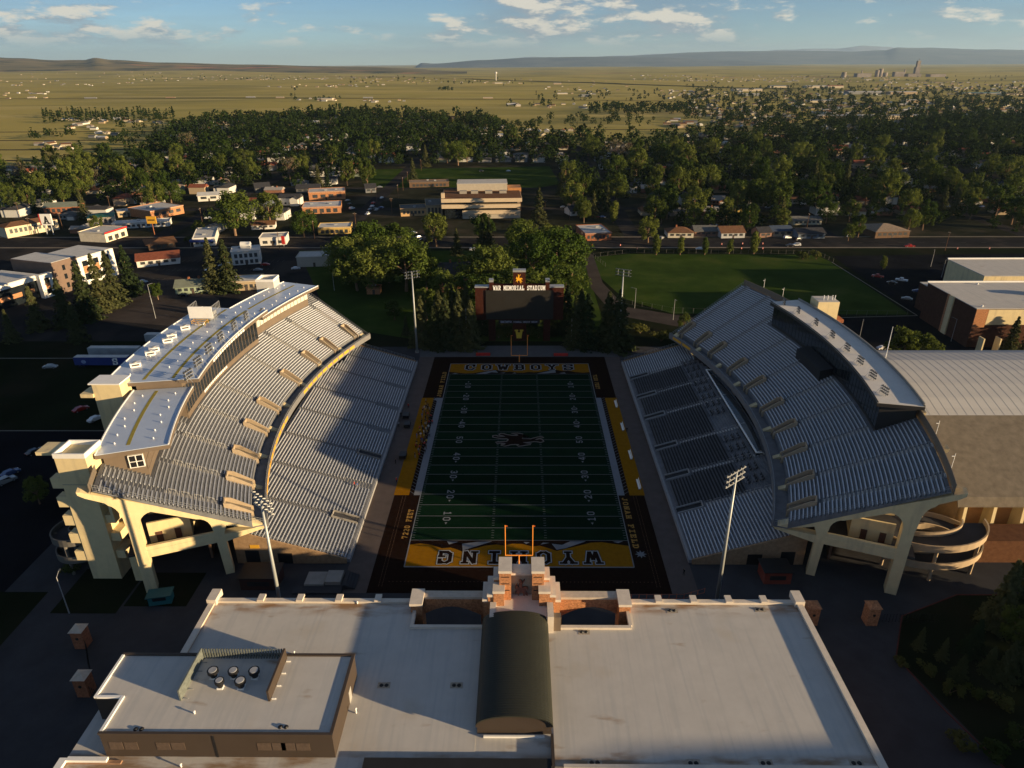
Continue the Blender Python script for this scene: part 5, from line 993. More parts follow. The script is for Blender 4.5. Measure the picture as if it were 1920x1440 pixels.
flatb('yellow motel with ribbed white roof by the big trees', (597, 440), (658, 438), 14, 4.0, yel_w, rpale, ((6, .15, .7),)); 
p, u, L_, rz = frame((597, 440), (658, 438))
flatb('beige windowless block in the lot left of the grove', (558, 501), (624, 499), 12, 5.0, M('block_beige', (.46, .42, .36), .85, .05, .4), white_roof, (), door=True)
flatb('white hotel with blue trim in the lot beyond the twin spruces', (437, 498), (490, 494), 12, 7.0, white_w, rpale, ((5, .1, .38), (5, .55, .85))); p = at(462, 494); t = thing('cupola', 'small arched cupola over the white hotel', 'cupola', (p.x, p.y+2, 7.2)); mb = MB(); mb.box(-2.5, 2.5, 0, 2.5, 0, 2.6); mb.build('wall', white_w, t, world=False); mb = MB(); mb.tube((-2.6, 1.2, 2.4), (2.6, 1.2, 2.4), 1.5, n=12); mb.build('roof', white_p, t, world=False)
gable('pale green house with grey roof and two chimneys behind the left press box', (330, 552), (393, 548), 11, 3.4, 2.2, grn_w, M('sage_roof', (.18, .20, .16), .9), 5, chim=2, cat='house', name='house'); flatb('tan block with pale roof just behind the left press box', (436, 546), (490, 543), 11, 4.2, tan_w, rpale, ((5, .3, .7),))
gable('white house with rust roof at the left lot', (258, 502), (338, 494), 14, 3.6, 2.4, white_w, rred, 5, cat='house', name='house'); gable('white bungalow with brown roof between the two tall cottonwoods', (472, 431), (516, 429), 9, 3.0, 1.8, white_w, rbrown, 4, cat='house', name='house')
flatb('long white warehouse with pale roof behind the cottonwoods', (500, 402), (528, 400), 40, 4.6, white_w, rpale, ((2, .3, .7),)); flatb('auto shop with white roof and brick front by the cross street', (568, 402), (640, 399), 22, 4.6, brick_o, rpale, ((5, .15, .75),)); flatb('white-roofed rear block of the auto shop', (580, 376), (648, 373), 18, 6.0, brick_o, white_roof, ((4, .3, .7),))
flatb('low tan office wing left of the big office', (752, 406), (800, 404), 16, 5.0, M('orange_tan', (.50, .32, .16), .85, .06, .5), rgrey, ((6, .3, .7),)); flatb('grey-roofed link building beside the big office', (800, 405), (830, 404), 26, 7.0, tan_w, rgrey, ((4, .2, .8),)); flatb('long low brown bank with flat grey roof across the car park', (768, 352), (842, 350), 14, 4.0, brn_w, rtan, ((9, .2, .7),))
# stepped beige office with ribbon storeys
p, u, L_, rz = frame((829, 412), (976, 410)); t = thing('office_building', 'big beige office with stacked overhanging ribbon storeys behind the grove', 'building', p, rz=rz); sand = M('sand_panel', (.55, .44, .31), .85, .05, .5)
mb = MB(); mb.box(2, L_-2, 3, 38, 0, 14.0); mb.build('core', glass, t, world=False)
for k, (x0, x1, z) in enumerate(((14, L_, 3.2), (0, L_, 7.4), (0, L_+1, 11.6))):
    mb = MB(); mb.box(x0, x1, 1.2-k*1.0, 38.5, z, z+2.5); mb.build('storey_band', sand, t, world=False)
mb = MB(); mb.box(.3, L_+.7, -.5, 38.2, 14.103, 14.2); mb.build('roof', rbrown, t, world=False); mb = MB(); mb.box(10, L_-8, 30, 50, 0, 19); mb.build('rear_block', beige_w, t, world=False); mb = MB(); mb.box(9.8, L_-7.8, 29.8, 50.2, 19, 19.3); mb.build('rear_roof', white_roof, t, world=False)
for x in (12, 20, 30, 40): mb = MB(); mb.box(x, x+5, 18, 22, 14.2, 16); mb.build('roof_unit', M('roof_plant', (.3, .27, .23), .8), t, world=False)
mb = MB(); mb.box(L_-7.7, L_+2, 30, 44, 0, 16); mb.build('orange_block', M('office_orange', (.42, .19, .07), .8), t, world=False); mb = MB(); mb.box(0, 2.2, 1, 4, 14.2, 17.5); mb.build('lift_overrun', sand, t, world=False); mb = MB(); mb.box(14, L_, 2.1, 2.9, 0, 3.2); mb.build('ground_wall', beige_w, t, world=False)
CLEAR += [(p.x+14, p.y+22, 26), (p.x+34, p.y+22, 28)]
# white modern office at the left with brown block
p, u, L_, rz = frame((62, 567), (205, 520)); off = thing('office_building', 'white modern office with a brown stair block at the left edge', 'building', p, rz=rz); wm = M('office_white', (.74, .72, .66), .8, .04, .5); bm = M('office_brown', (.16, .11, .085), .8, .1, .6)
def ob(name, m, *b): mb = MB(); mb.box(*b); mb.build(name, m, off, world=False)
ob('wall', wm, -26, 8, 2, 26, 8.5, 10.6); ob('glazing', glass, -25, 7, 3, 25, 0, 8.5); ob('end_frame', wm, 8.003, 8.5, 0, 26, 0, 10.6); ob('wall', wm, 6, 12.5, -.4, 1.99, 0, 10.8)
ob('window', glass, 8, 10.4, -.46, -.3, 6.6, 9); ob('spandrel', brick_o, 8, 10.4, -.45, -.3, 4, 6.55); ob('window', glass, 8, 10.4, -.46, -.3, 1.6, 3.9)
ob('stair_block', bm, 12.6, 26, -1.5, 24, 0, 15.0); ob('stair_block_roof', rpale, 12.9, 25.7, -1.2, 23.7, 15.003, 15.15); ob('wall', wm, 26.1, 48, -.5, 22, 0, 13.6); ob('roof', rpale, 26.4, 47.7, -.2, 21.7, 13.603, 13.75); ob('roof', rpale, -25.7, 7.7, 2.3, 25.7, 10.603, 10.75)
for k in range(3):
    x = 29+k*6.3; ob('window', glass, x, x+3, -.56, -.4, 9.0, 11.6); ob('spandrel', brick_o, x, x+3, -.55, -.4, 5.6, 8.95); ob('window', glass, x, x+3, -.56, -.4, 2.2, 5.5)
for k in range(3): ob('window', glass, 17.5, 19.0, -1.56, -1.4, 2+k*4.2, 4.4+k*4.2)
for k in range(5): ob('spandrel', brick_o, -24+k*6, -19.5+k*6, 2.9, 2.99, 3.2, 5.2)
for i in range(5): CLEAR.append((p.x+u.x*(-20+15*i)-u.y*12, p.y+u.y*(-20+15*i)+u.x*12, 18))
t = thing('pylon_sign', 'white sign with red edge rising behind the modern office', 'sign', at(95, 440)); mb = MB(); mb.box(-3.5, 3.5, -.4, .4, 6, 13); mb.build('panel', white_p, t, world=False); mb = MB(); mb.box(-4.3, -3.52, -.4, .4, 6, 13); mb.build('edge', red_p, t, world=False); mb = MB(); mb.tube((-2, 0, 0), (-2, 0, 6), .3, n=6); mb.tube((2, 0, 0), (2, 0, 6), .3, n=6); mb.build('leg', steel, t, world=False); mb = MB(); glyph(mb, 'A', (-1.8, -.45, 7), (1, 0, 0), (0, 0, 1), 4.6, .2, 0); mb.build('lettering', blackm, t, world=False)
t = thing('pole_sign', 'yellow and black pole sign above the low motel', 'sign', at(290, 440)); mb = MB(); mb.tube((0, 0, 0), (0, 0, 7), .25, n=6); mb.build('pole', brick, t, world=False); mb = MB(); mb.box(-3, 3, -.3, .3, 7, 11.5); mb.build('panel', yellow, t, world=False); mb = MB(); mb.box(-2.2, 2.2, -.35, -.3, 8.9, 9.6); mb.build('lettering', blackm, t, world=False)
# buildings right of centre
flatb('low white-roofed brick clinic on the avenue beyond the practice field', (1097, 452), (1146, 450), 24, 4.2, brick, white_roof, ((6, .3, .75),)); gable('brown hipped office with white gable ornament on the avenue corner', (1640, 447), (1704, 445), 22, 4.0, 2.6, brn_w, rtan, 6, hip=1)
gable('brick Tudor house with steep roof among the trees behind the scoreboard', (826, 548), (884, 545), 13, 6.5, 6.0, brick_o, rdark, 4, chim=2, cat='house', name='house'); flatb('small brick garden shed by the lawn under the left grove', (688, 552), (712, 552), 5, 2.8, brick_o, rbrown, (), cat='shed', name='shed')
gable('grey house with steep twin gables left of the white warehouse', (480, 362), (508, 360), 14, 4.0, 3.4, M('grey_siding', (.12, .12, .12), .85), rdark, 3, cat='house', name='house'); gable('grey house with white trim behind the auto shop, left one', (556, 362), (600, 361), 12, 3.6, 2.8, M('grey_siding', (.12, .12, .12), .85), rdark, 4, cat='house', name='house'); gable('grey gabled house behind the white fence by the cross street', (686, 362), (706, 361), 12, 3.8, 3.0, M('slate_siding', (.17, .18, .19), .85), rdark, 2, cat='house', name='house')
gable('white house with a yellow car before it right of the cross street', (1070, 405), (1098, 403), 12, 3.4, 2.8, white_w, rdark, 3, cat='house', name='house')
gable('brown roofed bungalow with white garage facing the avenue', (1252, 446), (1300, 446), 12, 3.2, 2.4, M('cream_siding', (.5, .46, .38), .85), rbrown, 4, hip=1, chim=1, cat='house', name='house'); gable('bungalow with grey roof facing the avenue, second from the brown one', (1302, 443), (1345, 443), 12, 3.2, 2.4, M('brick_bungalow', (.25, .15, .11), .9), rgrey, 4, cat='house', name='house'); gable('white gabled house with open garage facing the avenue', (1352, 447), (1396, 446), 13, 3.4, 2.8, M('pale_siding', (.42, .42, .42), .85), rbrown, 4, cat='house', name='house'); gable('brick house with arched porch facing the avenue', (1424, 446), (1446, 445), 11, 3.2, 2.4, M('brick_bungalow', (.25, .15, .11), .9), rdark, 2, cat='house', name='house'); gable('blue-roofed house with lit porch facing the avenue', (1448, 443), (1486, 442), 11, 3.2, 2.3, tan_w, M('blue_shingle', (.06, .08, .12), .9), 3, cat='house', name='house'); gable('dark blue bungalow left of the round tree', (1496, 448), (1546, 447), 12, 3.2, 2.3, M('blue_siding', (.14, .17, .21), .85), rdark, 4, cat='house', name='house'); gable('yellow lit cottage under the tall trees', (1378, 398), (1408, 397), 9, 3.2, 2.0, yel_w, rgrey, 3, cat='house', name='house'); gable('yellow and white duplex with grey roof', (1486, 422), (1540, 421), 9, 3.0, 2.0, M('duplex', (.5, .45, .32), .85), rgrey, 6, cat='house', name='house')

# ------------------------------------------------------------------ trees
def leafmat(name, c, c2, tr=.28):
    m = bpy.data.materials.new(name); m.use_nodes = True; t = m.node_tree; n = t.nodes; l = t.links; n.clear()
    oi = n.new('ShaderNodeObjectInfo'); g = n.new('ShaderNodeNewGeometry'); tx = n.new('ShaderNodeTexNoise'); tx.inputs['Scale'].default_value = .35; tx.inputs['Detail'].default_value = 3; l.new(g.outputs['Position'], tx.inputs['Vector'])
    tl_ = n.new('ShaderNodeTexNoise'); tl_.inputs['Scale'].default_value = .055; tl_.inputs['Detail'].default_value = 1; l.new(g.outputs['Position'], tl_.inputs['Vector']); av = n.new('ShaderNodeMath'); av.operation = 'ADD'; l.new(tx.outputs['Fac'], av.inputs[0]); l.new(tl_.outputs['Fac'], av.inputs[1]); add = n.new('ShaderNodeMath'); add.operation = 'MULTIPLY_ADD'; l.new(av.outputs[0], add.inputs[0]); add.inputs[1].default_value = .55; mul = n.new('ShaderNodeMath'); mul.operation = 'MULTIPLY_ADD'; l.new(oi.outputs['Random'], mul.inputs[0]); mul.inputs[1].default_value = .85; mul.inputs[2].default_value = -.40; l.new(mul.outputs[0], add.inputs[2])
    rp = n.new('ShaderNodeValToRGB'); rp.color_ramp.elements[0].color = c+(1,); rp.color_ramp.elements[1].color = c2+(1,); rp.color_ramp.elements[0].position = .2; rp.color_ramp.elements[1].position = .85; l.new(add.outputs[0], rp.inputs[0])
    d = n.new('ShaderNodeBsdfDiffuse'); tl = n.new('ShaderNodeBsdfTranslucent'); mx = n.new('ShaderNodeMixShader'); mx.inputs[0].default_value = tr; l.new(rp.outputs[0], d.inputs[0]); l.new(rp.outputs[0], tl.inputs[0]); l.new(d.outputs[0], mx.inputs[1]); l.new(tl.outputs[0], mx.inputs[2]); o = n.new('ShaderNodeOutputMaterial'); l.new(mx.outputs[0], o.inputs[0]); return m
LF = {'cottonwood': leafmat('cottonwood_leaves', (.036, .062, .013), (.11, .132, .03)), 'willow': leafmat('willow_leaves', (.045, .075, .015), (.125, .15, .034)), 'spruce': leafmat('spruce_needles', (.022, .036, .015), (.075, .08, .033), .1), 'poplar': leafmat('poplar_leaves', (.06, .09, .02), (.12, .14, .03)), 'sparse': leafmat('bare_twigs', (.10, .085, .055), (.15, .13, .08), .1), 'shrub': leafmat('shrub_leaves', (.04, .06, .016), (.10, .10, .03))}
bark = M('bark', (.20, .13, .085), .95, .3, 2, coord='obj')
rng = np.random.default_rng(5)
def quads(P, Nn, size):
    "leaf cards at points P facing Nn"
    n = len(P); a = rng.normal(size=(n, 3)); Nn = Nn/np.linalg.norm(Nn, axis=1, keepdims=True); u = np.cross(Nn, a); u /= np.linalg.norm(u, axis=1, keepdims=True)+1e-9; v = np.cross(Nn, u); s = size*(.6+.8*rng.random((n, 1)))
    u = u*s*.5; v = v*s*.62; V = np.stack([P-u-v*.35, P+u*.7-v, P+u+v*.4, P-u*.5+v], 1).reshape(-1, 3); F = np.arange(n*4).reshape(n, 4); return V, F
def crown_pts(kind, H, n, seed):
    r = np.random.default_rng(seed)
    if kind == 'spruce':
        R = H*.285; z = H*(.05+.95*r.random(n)**1.35); rad = R*(1.03-z/H)**.9; lev = np.floor(z/H*17); ang = r.random(n)*6.283; ang = np.round(ang*5/6.283+lev*.37)*6.283/5*.35+ang*.65; q = r.random(n)**.55; sc_ = .72+.28*np.sin(ang*5+lev*2.1); x = rad*q*sc_*np.cos(ang); y = rad*q*sc_*np.sin(ang); zz = z-q*rad*.28+.3*np.sin(lev*3.3); P = np.stack([x, y, np.clip(zz, .3, H)], 1); Nn = np.stack([np.cos(ang)*.5, np.sin(ang)*.5, np.full(n, .9)], 1)+r.normal(size=(n, 3))*.45; return P, Nn
    if kind == 'poplar': R = H*.2; lobes = [(0, 0, H*(.2+.72*i/9), R*(.55+.45*math.sin(math.pi*(i+1)/11))) for i in range(10)]; lobes = [(x+r.normal()*R*.22, y+r.normal()*R*.22, z, q*.75) for x, y, z, q in lobes]
    elif kind == 'shrub': R = H*.55; lobes = [(r.normal()*R*.5, r.normal()*R*.5, H*(.3+.4*r.random()), R*.42) for _ in range(7)]
    else:
        R = H*(.33 if kind == 'cottonwood' else .42); lobes = []; nl = 27 if kind != 'sparse' else 15
        for i in range(nl):
            t = (i+.5)/nl; a = i*2.399+r.random()*.9; zz = H*(.28+.62*t); env = math.sin(math.pi*min(1, max(0, (zz/H-.12)/.95)))**.7; rr = R*env*(.25+.75*math.sqrt(r.random())); lobes.append((rr*math.cos(a)*(.85+.3*r.random()), rr*math.sin(a)*(.85+.3*r.random()), zz+r.normal()*H*.04, R*(.15+.2*r.random())))
        sk = (r.normal()*.16, r.normal()*.16); lobes = [(x+sk[0]*z*.5, y+sk[1]*z*.5, z, q) for x, y, z, q in lobes]
        for i in range(5): a = r.random()*6.28; q = R*r.random()*.55; lobes.append((q*math.cos(a), q*math.sin(a), H*(.8+.17*r.random()), R*(.13+.1*r.random())))
    k = r.integers(0, len(lobes), n); Lb = np.array(lobes)[k]; d = r.normal(size=(n, 3)); d /= np.linalg.norm(d, axis=1, keepdims=True); rad = Lb[:, 3:4]*(.35+.85*r.random((n, 1))**.6); P = Lb[:, :3]+d*rad*np.array([1.0, 1.0, 1.18 if kind != 'shrub' else .9]); P[:, 2] = np.clip(P[:, 2], .25, H*1.03); return P, d+r.normal(size=(n, 3))*.5+np.array([0, 0, .25])
def npmesh(name, V, F, m):
    me = bpy.data.meshes.new(name); me.vertices.add(len(V)); me.vertices.foreach_set('co', V.astype(np.float32).ravel()); me.loops.add(F.size); me.loops.foreach_set('vertex_index', F.astype(np.int32).ravel()); me.polygons.add(len(F)); me.polygons.foreach_set('loop_start', np.arange(0, F.size, F.shape[1], dtype=np.int32)); me.polygons.foreach_set('loop_total', np.full(len(F), F.shape[1], dtype=np.int32)); me.materials.append(m); me.update(calc_edges=True); return me
def make_tree(kind, H, n, size, seed):
    t = bpy.data.objects.new('tree_proto', None); col.objects.link(t); P, Nn = crown_pts(kind, H, n, seed); V, F = quads(P, Nn, size); r = random.Random(seed)
    mb = MB(); tr = H*.022+.08
    if kind == 'spruce': mb.tube((0, 0, 0), (0, 0, H*.93), tr, .04, 7)
    elif kind == 'shrub':
        for i in range(4): a = i*1.6; mb.tube((0, 0, 0), (H*.25*math.cos(a), H*.25*math.sin(a), H*.5), .06, .03, 5)
    else:
        mb.tube((0, 0, 0), (H*.015, H*.01, H*.3), tr, tr*.75, 8); mb.tube((H*.015, H*.01, H*.3), (0, 0, H*.62), tr*.75, tr*.35, 7)
        for i in range(7 if kind != 'poplar' else 3):
            a = i*2.4+r.random(); z0 = H*(.2+.25*r.random()); L_ = H*(.26 if kind != 'poplar' else .1)*(.7+.5*r.random()); mb.tube((H*.01, H*.01, z0), (L_*math.cos(a)*.8, L_*math.sin(a)*.8, z0+L_*.95), tr*.42, .05, 6)
        if kind == 'sparse':
            for i in range(40): a = r.random()*6.28; z0 = H*(.35+.4*r.random()); q = H*.15*r.random(); L_ = H*.2*(.5+r.random()); mb.tube((q*math.cos(a), q*math.sin(a), z0), ((q+L_*.6)*math.cos(a), (q+L_*.6)*math.sin(a), z0+L_*.7), .07, .02, 4)
    link('trunk', mb.mesh('trunk', bark), t); link('crown', npmesh('crown', V, F, LF[kind]), t); t['H'] = H; return t
PROTO = {'cottonwood': [make_tree('cottonwood', 20, 4600, .55, s) for s in (1, 2, 3, 4)], 'willow': [make_tree('willow', 20, 5200, .55, s) for s in (11, 12, 13)], 'spruce': [make_tree('spruce', 18, 3800, .55, s) for s in (21, 22, 23)], 'poplar': [make_tree('poplar', 11, 1100, .5, s) for s in (31, 32)], 'sparse': [make_tree('sparse', 16, 700, .4, s) for s in (41, 42)], 'shrub': [make_tree('shrub', 3, 420, .32, s) for s in (51, 52)]}
ADJ = {'cottonwood': 'leafy round-crowned cottonwood', 'willow': 'broad bushy willow', 'spruce': 'dark pointed spruce', 'poplar': 'narrow upright young poplar', 'sparse': 'thin-leaved grey tree with bare limbs', 'shrub': 'low rounded shrub'}
NAM = {'cottonwood': 'cottonwood_tree', 'willow': 'willow_tree', 'spruce': 'spruce_tree', 'poplar': 'poplar_tree', 'sparse': 'bare_tree', 'shrub': 'shrub'}
ntree = [0]; used = set(); KEEP = []
def plant(kind, loc, H, where, group, wide=1.0, rz=None):
    pr = PROTO[kind][ntree[0] % len(PROTO[kind])]; ntree[0] += 1; k = H/pr['H']; o = bpy.data.objects.new(NAM[kind], None); col.objects.link(o); o.location = loc; o.rotation_euler[2] = random.random()*6.28 if rz is None else rz; o.scale = (k*wide*random.uniform(.86, 1.14), k*wide*random.uniform(.86, 1.14), k)
    for c in PROTO_KIDS[pr.name]: q = c.copy(); col.objects.link(q); q.parent = o
    tag(o, ADJ[kind]+' '+where, 'shrub' if kind == 'shrub' else 'tree', group); KEEP.append((loc[0], loc[1], H*.22*wide)); return o
PROTO_KIDS = {p.name: list(p.children) for v in PROTO.values() for p in v}
random.seed(11)
TREES = [  # kind, base pixel, height, what sets it apart
 ('willow', 690, 508, 25, 'tallest in the grove left of the scoreboard, at its back'), ('willow', 742, 500, 22, 'at the back right of the grove left of the scoreboard'), ('willow', 655, 528, 21, 'at the left edge of the grove left of the scoreboard'), ('willow', 702, 548, 21, 'above the small brick shed by the lawn'), ('willow', 762, 546, 23, 'in front of the grove left of the far left light mast'), ('willow', 800, 546, 17, 'right beside the far left light mast'), ('cottonwood', 640, 500, 17, 'at the back left corner of the grove by the beige block'),
 ('cottonwood', 818, 462, 19, 'in front of the low tan office wing'), ('cottonwood', 906, 452, 17, 'in front of the ribbon-storey office, middle'), ('spruce', 857, 478, 15, 'standing before the ribbon-storey office'), ('spruce', 905, 462, 17, 'left of the slim pair before the ribbon-storey office'), ('spruce', 917, 462, 16, 'right of the slim pair before the ribbon-storey office'), ('willow', 905, 548, 22, 'behind the left half of the scoreboard'), ('willow', 940, 545, 20, 'with red-lit trunks right behind the scoreboard lettering'), ('willow', 1000, 535, 25, 'behind the right half of the scoreboard'), ('willow', 1042, 528, 26, 'tallest at the right end of the grove behind the scoreboard'), ('willow', 1072, 518, 20, 'at the right edge of the grove beside the path'), ('willow', 985, 500, 22, 'at the back of the grove right of the ribbon-storey office'), ('cottonwood', 1030, 488, 20, 'behind the right end of the scoreboard grove near the avenue'), ('cottonwood', 975, 470, 18, 'at the right corner of the ribbon-storey office'), ('cottonwood', 870, 528, 13, 'beside the brick Tudor house'), ('spruce', 1010, 420, 24, 'tall and narrow at the corner right of the ribbon-storey office'),
 ('spruce', 792, 648, 20, 'nearest the far left light mast, lit on its right side'), ('spruce', 815, 652, 16, 'second from the far left light mast'), ('spruce', 838, 652, 21, 'third from the far left light mast'), ('spruce', 862, 650, 22, 'fourth from the far left light mast'), ('spruce', 884, 652, 19, 'closest to the left end of the scoreboard'), ('spruce', 1078, 650, 20, 'closest to the right end of the scoreboard'), ('spruce', 1100, 652, 21, 'second right of the scoreboard'), ('spruce', 1138, 648, 21, 'left of the far right light mast'), ('spruce', 1158, 655, 23, 'right behind the far right light mast'), ('spruce', 762, 628, 8, 'small one at the edge of the shaded lawn'), ('shrub', 1200, 625, 5, 'between the far right mast and the right stand'), ('shrub', 1240, 640, 5, 'beside the far corner of the right stand'), ('cottonwood', 1282, 625, 8, 'small bright one at the far corner of the right stand'),
 ('shrub', 935, 634, 4.5, 'behind the left pier of the scoreboard'), ('shrub', 952, 632, 4.5, 'left behind the middle pier of the scoreboard'), ('shrub', 990, 632, 4.5, 'right behind the middle pier of the scoreboard'), ('shrub', 1010, 634, 4.5, 'behind the right pier of the scoreboard'), ('spruce', 945, 615, 13, 'seen under the scoreboard, left'), ('spruce', 998, 615, 13, 'seen under the scoreboard, right'),
 ('spruce', 825, 632, 19, 'behind the second row left of the scoreboard'), ('spruce', 850, 628, 20, 'behind the third row left of the scoreboard'), ('spruce', 875, 630, 21, 'just behind the left end of the scoreboard'), ('spruce', 905, 625, 17, 'under the left half of the scoreboard, behind'), ('spruce', 1030, 625, 17, 'under the right half of the scoreboard, behind'), ('spruce', 1062, 628, 20, 'just behind the right end of the scoreboard'), ('spruce', 1088, 630, 19, 'behind the row right of the scoreboard'), ('cottonwood', 800, 600, 14, 'on the lawn left of the scoreboard, behind the spruces'), ('willow', 845, 580, 17, 'before the brick Tudor house'), ('willow', 920, 590, 18, 'close behind the scoreboard, left'), ('willow', 965, 585, 19, 'close behind the scoreboard, middle'), ('willow', 1015, 585, 19, 'close behind the scoreboard, right'), ('willow', 1060, 575, 18, 'close behind the scoreboard near the path'), ('cottonwood', 740, 600, 9, 'low on the shaded lawn near the left stand'), ('willow', 670, 545, 20, 'left front of the grove by the lot'), ('willow', 730, 530, 22, 'in the middle of the grove left of the scoreboard'), ('willow', 780, 520, 19, 'at the right edge of the grove left of the scoreboard'),
 ('spruce', 75, 618, 18, 'before the white office, far left one'), ('spruce', 128, 612, 20, 'before the brown stair block, front one'), ('spruce', 168, 600, 25, 'tallest before the white office'), ('spruce', 195, 582, 25, 'second tallest before the white office'), ('spruce', 218, 570, 24, 'right of the tall pair before the white office'), ('spruce', 248, 552, 23, 'at the right end of the row before the white office'), ('spruce', 150, 640, 16, 'at the front of the lot before the white office'), ('spruce', 25, 640, 13, 'in deep shade at the left edge'), ('spruce', 404, 545, 25, 'left of the twin pair behind the left press box'), ('spruce', 432, 545, 24, 'right of the twin pair behind the left press box'), ('cottonwood', 297, 562, 8, 'small bright one in the brown car park'),
 ('willow', 442, 442, 27, 'tall leaning one between the shed and the white bungalow'), ('cottonwood', 508, 425, 23, 'tall one in front of the white warehouse'), ('willow', 571, 445, 16, 'bushy one before the auto shop'), ('willow', 292, 388, 18, 'left one beside the metal shed lot'), ('willow', 322, 385, 18, 'right one beside the metal shed lot'), ('spruce', 160, 412, 20, 'big one by the green-roofed building'), ('cottonwood', 185, 440, 12, 'in front of the green-roofed building'), ('sparse', 178, 352, 17, 'among the houses at the left'), ('sparse', 40, 340, 18, 'farthest left beyond the motel'), ('shrub', 355, 455, 5, 'beside the dark restaurant'), ('cottonwood', 375, 440, 9, 'bright one beside the white restaurant'),
 ('poplar', 1230, 478, 11, 'first in the row on the practice field fence'), ('poplar', 1275, 478, 10, 'second in the row on the practice field fence'), ('poplar', 1321, 478, 9.5, 'third in the row on the practice field fence'), ('poplar', 1367, 476, 8, 'fourth and smallest in the row on the practice field fence'), ('poplar', 1413, 476, 12, 'fifth and tallest in the row on the practice field fence'), ('poplar', 1655, 505, 7, 'alone on the islet in the right car park'), ('shrub', 1505, 486, 5, 'at the far corner of the practice field, left'), ('shrub', 1530, 486, 5, 'at the far corner of the practice field, right'),
 ('cottonwood', 1685, 700, 16, 'left one behind the right press box and field house'), ('cottonwood', 1722, 702, 14, 'right one behind the right press box and field house'), ('shrub', 1815, 690, 6, 'first before the field house roof'), ('shrub', 1850, 690, 7, 'middle before the field house roof'), ('shrub', 1895, 690, 8, 'right before the field house roof'), ('spruce', 1890, 662, 14, 'in front of the gymnasium'), ('spruce', 1930, 660, 14, 'at the right edge before the gymnasium'),
 ('spruce', 1866, 1175, 15.5, 'large near one at the lower right edge'), ('spruce', 1925, 1140, 17, 'cut by the right edge beyond the field house steps'), ('spruce', 1940, 1260, 16, 'cut by the lower right edge'), ('spruce', 1722, 1215, 5, 'small one in the right planting bed, left'), ('spruce', 1765, 1235, 5, 'small one in the right planting bed, middle'), ('spruce', 1795, 1275, 6, 'small one in the right planting bed, front'), ('spruce', 1850, 1260, 6, 'small one in the right planting bed, right'), ('shrub', 1690, 1250, 2, 'at the left tip of the right planting bed'), ('shrub', 1740, 1265, 2.5, 'second along the kerb of the right planting bed'), ('shrub', 1780, 1300, 2.5, 'third along the kerb of the right planting bed'), ('shrub', 1880, 1330, 3, 'near the right end of the planting bed kerb'), ('cottonwood', 1905, 1215, 9, 'small one among the right planting bed spruces'), ('spruce', 1820, 1225, 8, 'mid one at the back of the right planting bed'), ('spruce', 1880, 1275, 9, 'at the right edge of the planting bed'), ('shrub', 1830, 1310, 2.5, 'at the lower edge of the right planting bed'), ('shrub', 1805, 1405, 3, 'in the round bed at the bottom right, left'), ('shrub', 1860, 1420, 3.5, 'in the round bed at the bottom right, middle'), ('shrub', 1905, 1395, 3.5, 'in the round bed at the bottom right, right'),
 ('shrub', 135, 1075, 3, 'on the small lawn below the stair tower'), ('cottonwood', 75, 945, 8, 'in the dark car park at the left edge'), ('cottonwood', 1215, 455, 15, 'bright one behind the avenue, left of the brown bungalow'), ('cottonwood', 1330, 430, 14, 'bright one above the avenue bungalows'), ('spruce', 1462, 425, 19, 'tall one above the avenue houses'), ('cottonwood', 1608, 445, 14, 'round one left of the hipped corner office'), ('cottonwood', 1300, 425, 13, 'bright one behind the grey-roofed bungalow'), ('cottonwood', 1590, 452, 10, 'in front of the round one on the avenue'), ('cottonwood', 1155, 385, 23, 'tall one above the clinic'), ('poplar', 1150, 418, 14, 'bright green one behind the clinic'), ('spruce', 1112, 408, 18, 'right of the white house with the yellow car'), ('cottonwood', 1380, 402, 22, 'over the yellow lit cottage, left'), ('cottonwood', 1412, 402, 24, 'over the yellow lit cottage, right'), ('cottonwood', 1685, 372, 20, 'wide round one on the right beyond the corner office'), ('spruce', 1765, 395, 18, 'on the right beyond the avenue'), ('cottonwood', 1820, 390, 15, 'on the far right beyond the avenue'), ('spruce', 775, 340, 20, 'by the green at the end of the cross street'), ('spruce', 1052, 365, 20, 'by the road right of the green')]
for X_, Y_, H_ in ((104, -30, 15), (112, -38, 19), (120, -26, 20), (128, -46, 20), (110, -54, 18), (122, -62, 19), (140, -34, 20), (100, -46, 14)): plant('cottonwood', (X_, Y_, 0), H_, 'in the unseen row added beside the arena for shade', 'shade trees added beside the arena', 1.3)  # unseen trees added to keep the right forecourt in shade
for k, x, y, H, w_ in TREES: plant(k, at(x, y), H, w_, {'poplar': 'young trees along the practice field'}.get(k, 'trees near the stadium' if y > 470 else 'trees along the avenue'), 1.22 if k == 'willow' else 1.1)
# ------------------------------------------------------------------ scattered town trees and houses
def px(x, y, z=0):
    d = np.array([x, y, z])-CAM; w_ = d@CF; return 960+FPX*(d@CR)/w_, 720-FPX*(d@CU)/w_, w_
def inpoly(x, y, P):
    c = False; j = len(P)-1
    for i in range(len(P)):
        if (P[i][1] > y) != (P[j][1] > y) and x < (P[j][0]-P[i][0])*(y-P[i][1])/(P[j][1]-P[i][1])+P[i][0]: c = not c
        j = i
    return c
TOWN = [(-70, 350), (0, 322), (120, 304), (250, 296), (320, 266), (325, 236), (430, 226), (560, 219), (700, 217), (900, 224), (950, 242), (1010, 262), (1110, 268), (1250, 264), (1290, 247), (1400, 250), (1500, 240), (1600, 232), (2000, 222), (2000, 452), (1740, 440), (1560, 436), (1120, 436), (1062, 398), (1055, 352), (690, 352), (560, 362), (420, 352), (300, 385), (120, 400), (-70, 410)]
GREEN = [(690, 356), (688, 316), (1030, 310), (1056, 350)]
